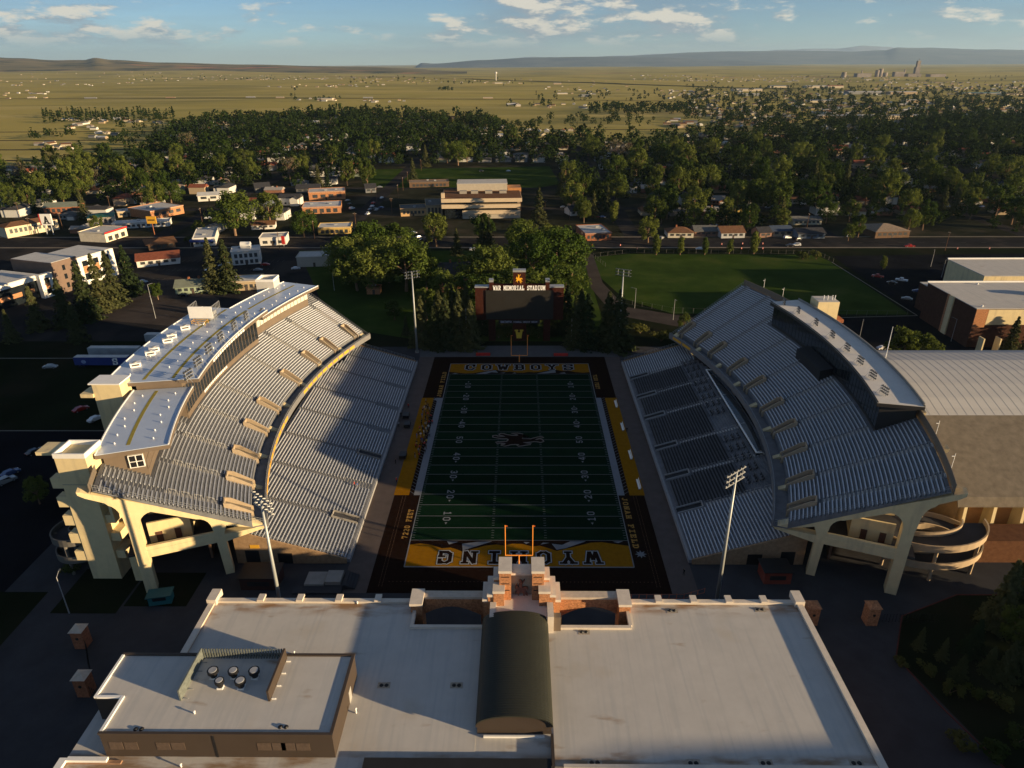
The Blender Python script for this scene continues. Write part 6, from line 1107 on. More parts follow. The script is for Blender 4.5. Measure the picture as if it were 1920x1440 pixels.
HZONE = TOWN[:19]+[(2000, 440), (1740, 438), (1560, 430), (1120, 425), (1062, 385), (1055, 352), (690, 340), (560, 352), (540, 408), (440, 440), (300, 446), (120, 446), (-70, 446)]
def onroad(x, y, e=0):
    for k, c, wd in ROADS:
        if k == 'h' and abs(y-(c-x*.006)) < wd+e-1: return True
        if k == 'v' and abs(x-c*(1+.02*(y-293)/900)) < wd+e-2 and y > 290: return True
    return False
random.seed(21)
wallms = [M('white_siding', (.55, .54, .51), .85, .06, 1), M('cream_house', (.48, .42, .32), .85, .06, 1), M('grey_house', (.24, .24, .24), .85, .08, 1), M('brick_house_wall', (.26, .13, .085), .9, .2, 1), M('tan_house', (.36, .28, .19), .85, .08, 1), M('green_house', (.22, .26, .20), .85, .08, 1)]
roofms = [rgrey, rbrown, rdark, rtan, rred, M('pale_shingle', (.30, .28, .26), .9, .15, 1)]
def house_proto(i):
    t = bpy.data.objects.new('house_proto', None); col.objects.link(t); r = random.Random(i); L_ = r.uniform(12, 17); D = r.uniform(8.5, 10.5); h = r.choice((3.0, 3.0, 3.2, 5.4)); rh = r.uniform(1.7, 2.8); wm = wallms[i % 6]; rm = roofms[(i*5+2) % 6]; hip = i % 3 == 2; ov = .5
    mb = MB(); mb.box(-L_/2, L_/2, -D/2, D/2, 0, h)
    if not hip: mb.add([(-L_/2, -D/2, h), (-L_/2, D/2, h), (-L_/2, 0, h+rh), (L_/2, -D/2, h), (L_/2, D/2, h), (L_/2, 0, h+rh)], [(1, 0, 2), (3, 4, 5)])
    gx = L_*.28; mb.box(gx-3, gx+3, -D/2-3, -D/2, 0, h-.3); mb.add([(gx-3, -D/2-3, h-.3), (gx+3, -D/2-3, h-.3), (gx, -D/2-3, h+1.2)], [(0, 1, 2)]); link('wall', mb.mesh('wall', wm), t)
    mb = MB(); hx = D/2 if hip else -ov; a, b, c = L_/2+ov, D/2+ov, h-.1
    mb.add([(-a, -b, c), (a, -b, c), (a, b, c), (-a, b, c), (-a+hx+ov, 0, h+rh), (a-hx-ov, 0, h+rh)], [(0, 1, 5, 4), (2, 3, 4, 5), (1, 2, 5), (3, 0, 4), (3, 2, 1, 0)])
    mb.add([(gx-3.4, -D/2-3.4, h-.45), (gx, -D/2-3.4, h+1.3), (gx+3.4, -D/2-3.4, h-.45), (gx-3.4, 0, h-.45), (gx, 0, h+1.3), (gx+3.4, 0, h-.45)], [(0, 1, 4, 3), (1, 2, 5, 4)]); link('roof', mb.mesh('roof', rm), t)
    mb = MB(); mb.box(0, 1.5, -.05, .05, 0, 1.2); wme = mb.mesh('window', glass)
    for x in (-L_*.42, -L_*.22, -L_*.02): link('window', wme, t, (x, -D/2, 1.1))
    mb = MB(); mb.box(gx-2.2, gx+2.2, -D/2-3.06, -D/2-2.95, 0, 2.3); link('garage_door', mb.mesh('garage_door', white_w), t)
    if i % 2: mb = MB(); mb.box(-L_*.2, -L_*.2+.8, .3, 1.1, h, h+rh+.8); link('chimney', mb.mesh('chimney', brick), t)
    t['L'] = L_; return t
WN = ('white', 'cream', 'grey', 'brick', 'tan', 'pale green'); RN = ('grey', 'brown', 'charcoal', 'tan', 'rust', 'pale')
hp_ = [house_proto(i) for i in range(12)]; HK = {p.name: list(p.children) for p in hp_}
cand = []
for ry in (348, 398, 492, 588, 690, 800, 920, 1060, 1190, 1330):
    for side in (-1, 1):
        x = -1100
        while x < 1300:
            x += random.uniform(18, 24); y = ry-x*.006+side*random.uniform(19, 23)
            if ry == 348 and x > -70: continue
            a, b, w_ = px(x, y)
            if w_ < 50 or not (-40 < a < 1960) or not inpoly(a, b, HZONE) or inpoly(a, b, GREEN): continue
            if any(k == 'v' and abs(x-c*(1+.02*(y-293)/900)) < 17 for k, c, _ in ROADS): continue
            if any((x-cx)**2+(y-cy)**2 < (r+6)**2 for cx, cy, r in CLEAR) or any((x-cx)**2+(y-cy)**2 < (r+7)**2 for cx, cy, r in KEEP): continue
            cand.append((w_, x, y, side))
cand.sort()
ZN = ('at the left edge', 'above the motels', 'above the metal shed', 'above the white warehouse', 'above the auto shop', 'left of the green', 'behind the green', 'above the clinic', 'above the first poplar', 'above the third poplar', 'above the fifth poplar', 'above the corner office', 'above the right car park', 'near the right edge', 'at the right edge')
def zone(a): return ZN[min(14, max(0, int((a+40)/134)))]
far_h = []
hseen = {}
for k, (w_, x, y, side) in enumerate(cand):
    CLEAR.append((x, y, 6.5))
    if k < 250:
        i = random.randrange(12); pr = hp_[i]; o = bpy.data.objects.new('house', None); col.objects.link(o); o.location = (x, y, 0); o.rotation_euler[2] = (0 if side > 0 else math.pi)+random.choice((0, 0, math.pi/2)); 
        for c in HK[pr.name]:
            if w_ > 900 and c.name.startswith(('window', 'garage')): continue
            q = c.copy(); col.objects.link(q); q.parent = o
        a, b, _ = px(x, y); row = ('on the first', 'on the second', 'on the third', 'on the fourth', 'on a farther')[min(4, int((y-350)/97))]
        tag(o, f'{WN[i % 6]} house with {RN[(i*5+2) % 6]} roof {row} street {zone(a)}', 'house', 'houses among the town trees')
    else: far_h.append((x, y, random.random()*.1, 1.0))
for p in hp_:
    for c in list(p.children): bpy.data.objects.remove(c)
    bpy.data.objects.remove(p)
# trees
cell = {}
def free(x, y, d):
    i, j = int(x//12), int(y//12)
    for a in (-1, 0, 1):
        for b in (-1, 0, 1):
            for (u, v) in cell.get((i+a, j+b), ()):
                if (u-x)**2+(v-y)**2 < d*d: return False
    cell.setdefault((i, j), []).append((x, y)); return True
for x, y, r in KEEP: cell.setdefault((int(x//12), int(y//12)), []).append((x, y))
CG = {}
for x, y, r in CLEAR:
    for a in range(int((x-r)//20), int((x+r)//20)+1):
        for b in range(int((y-r)//20), int((y+r)//20)+1): CG.setdefault((a, b), []).append((x, y, r))
tc_ = []
for _ in range(60000):
    y = 300+1500*random.random(); half = .84*(y+116); x = random.uniform(-half, half)
    a, b, w_ = px(x, y)
    if not (-50 < a < 1970) or not inpoly(a, b, TOWN) or inpoly(a, b, GREEN): continue
    dens = noise.noise((x*.008, y*.008, 1.5))+.28*noise.noise((x*.03, y*.03, 7))
    if dens < .02 and random.random() < .82: continue
    if b > 350 and a < 560 and random.random() < .62: continue
    if b > 395 and a > 1060 and random.random() < .45: continue
    if onroad(x, y): continue
    if any((x-cx)**2+(y-cy)**2 < r*r for cx, cy, r in CG.get((int(x//20), int(y//20)), ())): continue
    H = random.choice((random.uniform(8, 15), random.uniform(14, 24)))*(1.1 if dens > .15 else 1)
    if not free(x, y, max(6.0, H*.58)): continue
    tc_.append((w_/H, x, y, H))
tc_.sort()
NIND = 300-len(TREES)+14; farT = []
tn = {}
for k, (_, x, y, H) in enumerate(tc_):
    q = random.random(); kind = 'spruce' if q < .2 else 'sparse' if q < .25 else 'willow' if q < .42 else 'cottonwood'
    if k < NIND:
        a, b, w_ = px(x, y); r = 'first past the avenue' if y < 380 else 'in the second block' if y < 460 else 'in the third block' if y < 550 else 'deep in the town'
        sz = 'tall' if H > 16.5 else 'mid-sized' if H > 12 else 'small'
        zz = zone(a)
        plant(kind, (x, y, 0), H, f'{r} {zz}', 'trees in the wooded town', random.uniform(.9, 1.2))['label'] = f"{sz} {ADJ[kind].split(' with ')[0]} {r} {zz}"
    else: farT.append((kind, x, y, H))
print('trees', len(tc_), 'houses', len(cand))
for v in PROTO.values():
    for p in v:
        for c in PROTO_KIDS[p.name]: bpy.data.objects.remove(c)
        bpy.data.objects.remove(p)
# the far wood: every tree beyond the nearest three hundred, one mass
extra = []
for (x0, x1, y0, y1, n) in ((1105, 1290, 200, 216, 170), (80, 330, 212, 232, 260), (1280, 1930, 178, 226, 900), (1290, 1930, 158, 178, 330), (1280, 1900, 140, 158, 90), (250, 760, 142, 152, 60), (640, 1000, 150, 160, 40), (1330, 1960, 226, 246, 260), (540, 560, 160, 190, 6), (820, 850, 165, 170, 14), (1000, 1300, 168, 190, 50), (880, 1010, 236, 244, 30), (1000, 1230, 222, 240, 40), (200, 330, 240, 275, 40), (60, 140, 255, 262, 14), (590, 640, 184, 190, 8), (950, 1080, 190, 202, 14)):
    for _ in range(n):
        p = at(random.uniform(x0, x1), random.uniform(y0, y1)); extra.append(('spruce' if x0 < 200 and y1 < 240 else random.choice(('cottonwood', 'cottonwood', 'willow', 'spruce')), p.x, p.y, random.uniform(7, 16)))
LOW = {k: [crown_pts(k, 1.0, n, s) for s in range(60, 66)] for k, n in (('cottonwood', 230), ('willow', 230), ('spruce', 170), ('sparse', 70))}
Vs, Fs, o = [], [], 0
for kind, x, y, H in farT+extra:
    P, Nn = LOW[kind][random.randrange(6)]; d = math.hypot(x, y+116); n = len(P) if d < 900 else int(len(P)*.55) if d < 1600 else int(len(P)*.22); P = P[:n]*H; P = P*np.array([1.12, 1.12, 1]); V, F = quads(P, Nn[:n], H*(.075 if n > 150 else .10 if n > 90 else .17)); th = random.random()*6.28; c, s = math.cos(th), math.sin(th); V = np.stack([V[:, 0]*c-V[:, 1]*s+x, V[:, 0]*s+V[:, 1]*c+y, V[:, 2]+gh(x, y)], 1); Vs.append(V); Fs.append(F+o); o += len(V)
mw = leafmat('wood_leaves', (.020, .034, .009), (.092, .10, .026), .2); tag(link('far_wood', npmesh('far_wood', np.concatenate(Vs), np.concatenate(Fs), mw)), 'distant town trees running together into one dark green mass', kind='stuff')
# far houses, sheds and farmsteads too small to tell apart
mb = MB()
def far_house(x, y, L_, D, h, rh, rz, wi, ri, z=0):
    c, s = math.cos(rz), math.sin(rz); T = lambda a, b, q: (x+a*c-b*s, y+a*s+b*c, z+q); a, b = L_/2, D/2; mb.mi = wi
    mb.add([T(-a, -b, 0), T(a, -b, 0), T(a, b, 0), T(-a, b, 0), T(-a, -b, h), T(a, -b, h), T(a, b, h), T(-a, b, h), T(-a, 0, h+rh), T(a, 0, h+rh)], [(0, 1, 5, 4), (1, 2, 6, 5), (2, 3, 7, 6), (3, 0, 4, 7), (5, 6, 9), (7, 4, 8)]); mb.mi = ri
    mb.add([T(-a-.3, -b-.3, h), T(a+.3, -b-.3, h), T(a+.3, 0, h+rh+.05), T(-a-.3, 0, h+rh+.05), T(a+.3, b+.3, h), T(-a-.3, b+.3, h)], [(0, 1, 2, 3), (3, 2, 4, 5)])
for x, y, rz, k in far_h: far_house(x, y, random.uniform(11, 16), 9, 3.1, 2.2, rz+random.choice((0, 1.57)), random.randrange(4), 4+random.randrange(4))
def gz(x, y): return 0
clus = [(1290, 1930, 196, 226, 210, 1), (1290, 1930, 168, 196, 170, 1.3), (1280, 1500, 140, 150, 90, 1), (1490, 1690, 140, 150, 60, 1), (1640, 1930, 150, 166, 120, 1.2), (1180, 1300, 140, 150, 40, 1), (1240, 1330, 165, 186, 34, 1.1), (950, 1110, 194, 204, 14, 1.5), (0, 250, 140, 160, 40, 1.2), (250, 760, 141, 152, 110, 1.2), (640, 1000, 150, 158, 50, 1.1), (500, 720, 160, 166, 22, 1.2), (130, 330, 222, 236, 16, 1.4), (0, 90, 170, 186, 12, 1.6), (1020, 1180, 150, 176, 26, 1.2), (680, 760, 188, 192, 10, 1.6), (560, 640, 184, 190, 6, 1.6), (0, 140, 262, 282, 8, 1.2), (120, 230, 232, 262, 9, 1.3), (960, 1100, 244, 258, 14, 1.1), (1250, 1480, 225, 240, 34, 1.2)]
for x0, x1, y0, y1, n, sc_ in clus:
    for _ in range(n):
        p = at(random.uniform(x0, x1), random.uniform(y0, y1)); big = random.random() < .06; sc_ = .85
        far_house(p.x, p.y, random.uniform(12, 18)*sc_*(2.4 if big else 1), 9*sc_*(1.8 if big else 1), 3.4*sc_, 2.0*sc_, random.choice((0, 1.57))+random.uniform(-.2, .2), random.choice((1, 2, 3, 3, 1, 2, 0)), 4+random.choice((0, 0, 1, 2, 2, 3)), gh(p.x, p.y)-.3)
for x, y, L_, D, h, ri in ((1400, 168, 110, 40, 8, 7), (1460, 159, 90, 40, 8, 8), (1530, 160, 100, 50, 9, 7), (1565, 160, 70, 30, 9, 9), (1620, 174, 120, 40, 8, 7), (1540, 192, 70, 24, 7, 8), (1690, 174, 90, 36, 8, 7), (1715, 191, 60, 24, 7, 7), (1820, 175, 60, 30, 8, 10), (1855, 175, 60, 30, 8, 10), (1900, 178, 80, 40, 8, 5), (1590, 222, 120, 22, 6, 7), (1670, 222, 120, 22, 6, 7), (1045, 157, 40, 20, 6, 7), (935, 157, 40, 20, 6, 7), (1095, 180, 30, 18, 6, 7), (1405, 178, 60, 20, 7, 7), (610, 188, 46, 20, 6, 8), (470, 183, 30, 4, 3.5, 7), (60, 183, 30, 4, 3.5, 7), (170, 184, 40, 4, 3.5, 7), (320, 184, 30, 4, 3.5, 9), (690, 184, 30, 4, 3.5, 7), (915, 184, 30, 4, 3.5, 7), (525, 184, 26, 4, 3.5, 7)):
    p = at(x, y); far_house(p.x, p.y, L_, D, h, h*.18, .02, random.choice((1, 2, 3)), ri, gh(p.x, p.y)-.3)
tag(mb.build('far_town', [wallms[0], wallms[1], wallms[4], wallms[2], rgrey, rtan, rbrown, rpale, M('blue_metal_roof', (.10, .16, .26), .6), M('red_metal_roof', (.35, .06, .05), .7), M('teal_metal_roof', (.08, .20, .19), .6)]), 'distant houses and sheds of the town edge and the plain', kind='stuff')
# roads over the plain
def strip(pts, wd, m, z=.6, name='road'):
    mb = MB()
    for a, b in zip(pts, pts[1:]):
        P_, Q_ = at(*a), at(*b); m_ = 60
        for i in range(m_):
            p = P_+(Q_-P_)*(i/m_); q = P_+(Q_-P_)*((i+1)/m_); d = (q-p).normalized(); n = Vector((-d.y, d.x, 0))*wd/2; mb.add([(c_.x, c_.y, gh(c_.x, c_.y)+z+1.2) for c_ in (p-n, q-n, q+n, p+n)], [(0, 1, 2, 3)])
    return struct(name, mb, m)
strip([(-200, 185), (400, 184), (960, 186), (1280, 190)], 16, asph_l, .3); strip([(690, 143), (900, 151), (1280, 158), (1500, 164)], 60, M('dark_verge', (.05, .055, .03), .9), 1.2); 
p = at(1640, 190); mb = MB(); mb.sheet([tuple(at(x, y)[:2]) for x, y in ((1480, 180), (1930, 176), (1930, 186), (1660, 192), (1500, 194))], .25); struct('field', mb, plainm)
# cement works on the horizon
p = at(1717, 141); t = thing('cement_works', 'distant cement works with a tall pale tower on the plain', 'factory', (p.x, p.y, gh(p.x, p.y)-2)); kk = (p.y+116)/FPX
cm = M('pale_cement', (.24, .21, .19), .9, .25, .02)
for nm, x, w_, h in (('preheater_tower', 0, 7, 25), ('tower_base', -5, 22, 5), ('silo', -60, 7, 13), ('silo', -66, 7, 11), ('silo', -52, 8, 7), ('mill_house', -30, 16, 8), ('mill_house', 34, 26, 4), ('stack', -20, 2.6, 12), ('silo', -122, 8, 8), ('kiln_house', -90, 24, 6), ('stack', -92, 2, 11)):
    mb = MB(); X = x*kk; W = w_*kk; H = h*kk
    if nm in ('silo', 'stack'): mb.tube((X, 0, 0), (X, 0, H), W/2, W/2*.95, 14)
    elif nm == 'preheater_tower':
        mb.box(X-W/2, X+W/2, -W/2, W/2, 0, H*.6); mb.box(X-W*.3, X+W*.45, -W*.3, W*.4, H*.6, H); mb.tube((X+W*.1, 0, H), (X+W*.1, 0, H*1.12), W*.05, n=6)
        for k in range(5): mb.box(X-W*.58, X+W*.58, -W*.55, W*.55, H*.11*(k+1), H*.11*(k+1)+W*.05)
    else: mb.box(X-W/2, X+W/2, -W*.3, W*.3, 0, H)
    mb.build(nm, cm, t, world=False)
p = at(930, 152); t = thing('water_tower', 'slender white water tower on the distant plain', 'water tower', (p.x, p.y, gh(p.x, p.y)-1)); kk = (p.y+116)/FPX; mb = MB(); mb.tube((0, 0, 0), (0, 0, 12*kk), .7*kk, n=8); mb.build('stem', white_w, t, world=False); mb = MB(); mb.loft([[(r*kk*math.cos(a*.5236), r*kk*math.sin(a*.5236), z*kk) for a in range(12)] for r, z in ((.7, 10.5), (2, 11.6), (2.1, 13), (.6, 14.2))]); mb.build('tank', white_w, t, world=False)

# ------------------------------------------------------------------ vehicles
def car_proto(name, m, kind):
    t = bpy.data.objects.new(name, None); col.objects.link(t); L_, W, H = {'car': (4.6, 1.8, 1.45), 'suv': (4.8, 1.9, 1.75), 'pickup': (5.5, 1.95, 1.8)}[kind]; a = L_/2
    if kind == 'pickup': top = [(-a, .95), (-a+2.0, .97), (-a+2.05, H-.05), (-a+3.4, H), (-a+4.0, 1.1), (a-.1, .98), (a, .6)]
    elif kind == 'suv': top = [(-a, .9), (-a+.25, H-.1), (-a+.7, H), (.6, H), (1.25, 1.1), (a-.15, .95), (a, .6)]
    else: top = [(-a, .85), (-a+.7, .95), (-a+1.3, H), (.55, H), (1.35, .95), (a-.15, .8), (a, .55)]
    prof = [(-a, .35)]+top+[(a, .32)]
    mb = MB(); rings = []
    for y, k in ((-W/2, .0), (-W/2+.12, .05), (W/2-.12, .05), (W/2, .0)):
        inn = abs(y) < W/2-.05; rings.append([(x, y if z < 1.0 else y*.86, z if inn else min(z, z*.98)) for x, z in prof])
    mb.loft(rings); link('body', mb.mesh('body', m), t)
    mb = MB(); gx0, gx1 = (-a+2.15, -a+3.85) if kind == 'pickup' else (-a+.55 if kind == 'suv' else -a+1.0, 1.15)
    for s in (-1, 1): mb.add([(gx0, s*(W/2*.9+.02), 1.02), (gx1, s*(W/2*.9+.02), 1.02), (gx1-.55, s*(W/2*.86+.015), H-.1), (gx0+.25, s*(W/2*.86+.015), H-.1)], [(0, 1, 2, 3) if s < 0 else (3, 2, 1, 0)])
    link('side_windows', mb.mesh('side_windows', glass), t); tx = [p for p in top]; i = max(range(len(tx)), key=lambda q: tx[q][0] if tx[q][1] > H-.12 else -99); p, q = tx[i], tx[i+1]
    n = Vector((q[1]-p[1], 0, -(q[0]-p[0]))).normalized()*-.02; mb = MB(); mb.add([(p[0]+(q[0]-p[0])*f-n.x, s*W*.38, p[1]+(q[1]-p[1])*f-n.z+.01) for f, s in ((.1, -1), (.1, 1), (.92, 1), (.92, -1))], [(0, 1, 2, 3)]); link('windscreen', mb.mesh('windscreen', glass), t)
    mb = MB(); mb.tube((0, -.11, 0), (0, .11, 0), .34, n=12); wm_ = mb.mesh('wheel', blackm); mb = MB(); mb.tube((0, -.12, 0), (0, .12, 0), .19, n=8); rm_ = mb.mesh('rim', steel)
    for x in (-a*.62, a*.62):
        for y in (-W/2+.08, W/2-.08): o = link('wheel', wm_, t, (x, y, .34)); link('rim', rm_, o)
    for y in (-W*.34, W*.34):
        mb = MB(); mb.bbox(a-.04, y, .68, .12, .34, .14); link('headlight', mb.mesh('headlight', white_p), t); mb = MB(); mb.bbox(-a+.03, y, .8, .1, .26, .16); link('tail_light', mb.mesh('tail_light', red_p), t)
    return t
CCOL = {'white': M('car_white', (.62, .62, .62), .25, .02, 1, spec=.5), 'black': M('car_black', (.012, .012, .014), .2, .02, 1, spec=.6), 'silver': M('car_silver', (.32, .33, .34), .3, .02, 1, metal=.4), 'red': M('car_red', (.28, .02, .015), .25, .02, 1, spec=.5), 'blue': M('car_blue', (.03, .06, .16), .25, .02, 1, spec=.5), 'yellow': M('car_yellow', (.65, .36, .01), .3, .02, 1)}
CP = {}
def car(x, y, c, kind, rz, where, grp='parked and passing cars'):
    if (c, kind) not in CP: q = car_proto('car_proto', CCOL[c], kind); CP[(c, kind)] = (q, list(q.children), {ch.name: list(ch.children) for ch in q.children})
    q, ks, sub = CP[(c, kind)]; o = bpy.data.objects.new({'car': 'parked_car', 'suv': 'parked_car', 'pickup': 'pickup_truck'}[kind], None); col.objects.link(o); o.location = at(x, y, .05); o.rotation_euler[2] = R_(rz)
    for ch in ks:
        d = ch.copy(); col.objects.link(d); d.parent = o
        for g in sub[ch.name]: e = g.copy(); col.objects.link(e); e.parent = d
    tag(o, f"{c} {'saloon car' if kind == 'car' else 'SUV' if kind == 'suv' else 'pickup truck'} {where}", 'truck' if kind == 'pickup' else 'car', grp)
for a in [(223, 549, 'white', 'suv', -8, 'in the brown lot before the office spruces'), (245, 540, 'black', 'car', -8, 'under the rightmost office spruce, dark'), (268, 530, 'silver', 'car', -8, 'at the edge of the office spruces'), (395, 508, 'white', 'pickup', 12, 'in the lot left of the twin spruces'), (418, 500, 'silver', 'car', 12, 'next to the white pickup left of the twin spruces'), (430, 497, 'white', 'car', 12, 'half behind the twin spruces'), (555, 505, 'white', 'car', 15, 'before the beige windowless block'), (484, 508, 'silver', 'car', 8, 'in the hotel lot'), (498, 498, 'red', 'car', 8, 'in the hotel lot by its right corner'), (180, 788, 'white', 'car', 60, 'alone in the dark lot left of the press box'), (152, 770, 'red', 'car', 55, 'beside the white one in the dark left lot'), (12, 905, 'silver', 'suv', 60, 'at the left edge of the dark lot'), (20, 890, 'blue', 'car', 60, 'behind the silver one at the left edge'), (66, 850, 'black', 'car', 60, 'in the middle of the dark left lot'), (95, 690, 'silver', 'car', 5, 'left of the blue trailer'),
 (660, 392, 'white', 'suv', 60, 'beside the auto shop, front'), (656, 384, 'black', 'car', 60, 'beside the auto shop, middle'), (652, 377, 'silver', 'car', 60, 'beside the auto shop, rear'), (690, 402, 'white', 'pickup', 70, 'on the dealer lot corner, front'), (694, 394, 'silver', 'car', 70, 'on the dealer lot, second'), (698, 388, 'white', 'car', 70, 'on the dealer lot, third'), (700, 382, 'red', 'car', 70, 'on the dealer lot, back'), (716, 372, 'white', 'car', 80, 'driving on the cross street'), (706, 395, 'silver', 'car', 80, 'waiting on the cross street'), (775, 438, 'white', 'car', 40, 'in the little lot before the tan wing'), (785, 446, 'silver', 'car', 40, 'second in the little lot before the tan wing'), (790, 452, 'black', 'car', 40, 'third in the little lot before the tan wing'), (888, 470, 'white', 'suv', 0, 'on the avenue behind the scoreboard'), (636, 452, 'white', 'pickup', 5, 'by the yellow motel'), (390, 410, 'white', 'car', 10, 'on the street right of the orange shop'),
 (1312, 468, 'white', 'car', 178, 'on the avenue behind the third poplar'), (1493, 461, 'white', 'suv', 178, 'on the avenue past the poplars'), (1481, 462, 'black', 'car', 178, 'just ahead of the white SUV on the avenue'), (1705, 463, 'red', 'pickup', 178, 'on the avenue at the right'), (1476, 447, 'white', 'suv', 20, 'in a driveway before the blue-roofed house'), (1496, 450, 'black', 'car', 20, 'in the driveway beside the dark bungalow'), (1590, 444, 'blue', 'car', 20, 'under the round tree on the avenue'), (1240, 448, 'silver', 'suv', 60, 'before the brown bungalow'), (1089, 405, 'yellow', 'car', 10, 'before the white gabled house'), (1116, 408, 'red', 'pickup', 10, 'under the spruce by the white house'), (1130, 408, 'blue', 'car', 10, 'right of the red pickup'), (1338, 424, 'blue', 'pickup', 10, 'on the back street above the avenue'), (1645, 520, 'red', 'pickup', 150, 'at the edge of the practice field lot'), (1690, 527, 'white', 'pickup', 150, 'in the practice field lot'), (1672, 532, 'black', 'car', 150, 'left of the white pickup in the practice field lot'), (1700, 562, 'silver', 'car', 150, 'in the dark lot left of the gymnasium, front'), (1720, 548, 'blue', 'car', 150, 'in the dark lot left of the gymnasium, back'), (1655, 655, 'white', 'car', 10, 'behind the right press box tree'), (1720, 365, 'white', 'car', 5, 'under the wide tree on the right'), (1675, 362, 'white', 'suv', 5, 'left under the wide tree on the right'), (1440, 390, 'silver', 'car', 5, 'among the trees right of the yellow cottage'), (345, 555, 'black', 'car', 0, 'in the brown lot near the pale green house')]: car(*a)
random.seed(33)
KEYS = ('white', 'black', 'silver', 'red', 'blue', 'silver', 'white', 'black')
done = 0
for _ in range(400):
    if done >= 44: break
    ry = random.choice((398, 398, 492, 492, 588)); X = random.uniform(-420, 520); Y = ry-X*.006+random.choice((-3.6, 3.6)); a, b, w_ = px(X, Y)
    if not 20 < a < 1900: continue
    c = random.choice(KEYS); kd = random.choice(('car', 'suv', 'pickup')); done += 1
    car(a, b, c, kd, random.choice((0, 180)), f"parked on the {({398: 'first', 492: 'second', 588: 'third'})[ry]} street {zone(a)}", 'cars on the town streets')
for q, ks, sub in CP.values():
    for v in sub.values():
        for g in v: bpy.data.objects.remove(g)
    for c in ks: bpy.data.objects.remove(c)
    bpy.data.objects.remove(q)
def trailer(bl, br, m, lab, logo=False):
    p, u, L_, rz = frame(bl, br); t = thing('semi_trailer', lab, 'trailer', p, rz=rz); mb = MB(); mb.box(0, L_, 0, 2.6, 1.1, 4.0); mb.build('box', m, t, world=False); mb = MB(); mb.box(.05, L_-.05, .05, 2.55, 4.003, 4.05); mb.build('roof', rpale, t, world=False)
    for x in (1.5, 2.8, L_-3): mb = MB(); mb.tube((x, .1, .5), (x, 2.5, .5), .5, n=10); mb.build('wheel', blackm, t, world=False)
    if logo:
        mb = MB(); glyph(mb, 'S', (L_*.72, -.03, 1.3), (1, 0, 0), (0, 0, 1), 2.4, .2, 0); mb.build('logo', white_p, t, world=False); mb = MB(); mb.add([(L_*.18+.9*math.cos(a*.6283), -.03, 2.4+.7*math.sin(a*.6283)) for a in range(10)], [tuple(range(10))]); mb.build('logo', M('logo_blue', (.25, .32, .5), .5), t, world=False)
trailer((142, 690), (242, 690), blue_p, 'blue semi-trailer with white swirl logo in the dark left lot', True); trailer((168, 672), (262, 672), M('trailer_grey', (.33, .36, .38), .6), 'pale grey semi-trailer parked behind the blue one'); trailer((274, 646), (318, 646), M('trailer_grey', (.33, .36, .38), .6), 'pale grey trailer half hidden by the left press box')
# ------------------------------------------------------------------ utility poles and street lamps
woodm = M('pole_wood', (.13, .075, .045), .9, .2, 2)
mb = MB(); mb.tube((0, 0, 0), (0, 0, 11), .16, .11, 7); pm = mb.mesh('pole', woodm); mb = MB(); mb.box(-1.2, 1.2, -.06, .06, 10.0, 10.15); mb.box(-.9, .9, -.06, .06, 9.2, 9.33); cmz = mb.mesh('crossarm', woodm); mb = MB()
for x in (-1.1, -.5, .5, 1.1): mb.tube((x, 0, 10.15), (x, 0, 10.35), .06, n=5)
im = mb.mesh('insulators', white_p)
for x, y, wh in ((525, 470, 'by the windowless block'), (590, 447, 'beside the yellow motel'), (668, 430, 'at the right end of the yellow motel'), (747, 372, 'halfway along the cross street'), (756, 357, 'farther along the cross street'), (765, 345, 'at the far end of the cross street'), (1022, 405, 'with metal arms by the road beside the office'), (1055, 372, 'by the spruce at the road'), (1068, 412, 'before the white gabled house'), (1090, 470, 'at the avenue corner by the clinic'), (322, 430, 'with transformer behind the low motel'), (270, 395, 'right of the tan flat shop'), (208, 395, 'before the long brick apartments'), (38, 408, 'left of the cream motel roof'), (118, 430, 'at the right end of the cream motel'), (60, 440, 'in front of the cream motel'), (380, 420, 'right of the orange brick shop'), (565, 400, 'left of the auto shop'), (707, 378, 'beside the dealer lot'), (735, 400, 'at the corner of the cross street'), (1772, 470, 'leaning one at the right crossing'), (1660, 398, 'by the right side street'), (1512, 432, 'among the avenue houses'), (790, 320, 'beyond the green')):
    o = thing('utility_pole', 'wooden utility pole '+wh, 'utility pole', at(x, y), 'utility poles in the town'); link('pole', pm, o); link('crossarm', cmz, o); link('insulators', im, o); o.rotation_euler[2] = random.choice((0, 1.57))
mb = MB(); mb.tube((0, 0, 0), (0, 0, 9), .12, .07, 7); sp_ = mb.mesh('pole', steel); mb = MB(); mb.tube((0, 0, 8.9), (1.6, 0, 9.2), .05, n=5); ar = mb.mesh('arm', steel); mb = MB(); mb.bbox(1.9, 0, 9.15, .7, .3, .14); hd = mb.mesh('lamp_head', lampm)
for x, y, wh in ((292, 597, 'in the brown car park'), (285, 570, 'beside the small bright tree in the brown car park'), (130, 1150, 'below the stair tower'), (1610, 640, 'behind the right press box'), (1190, 578, 'at the near fence of the practice field'), (1262, 600, 'on the near fence of the practice field, right'), (1783, 640, 'in the lot before the gymnasium'), (1765, 520, 'at the left of the gymnasium roof'), (627, 545, 'at the lot left of the grove'), (1745, 500, 'in the far right car park')):
    o = thing('street_lamp', 'slim street lamp '+wh, 'street lamp', at(x, y), 'street lamps'); link('pole', sp_, o); link('arm', ar, o); link('lamp_head', hd, o); o.rotation_euler[2] = random.random()*6
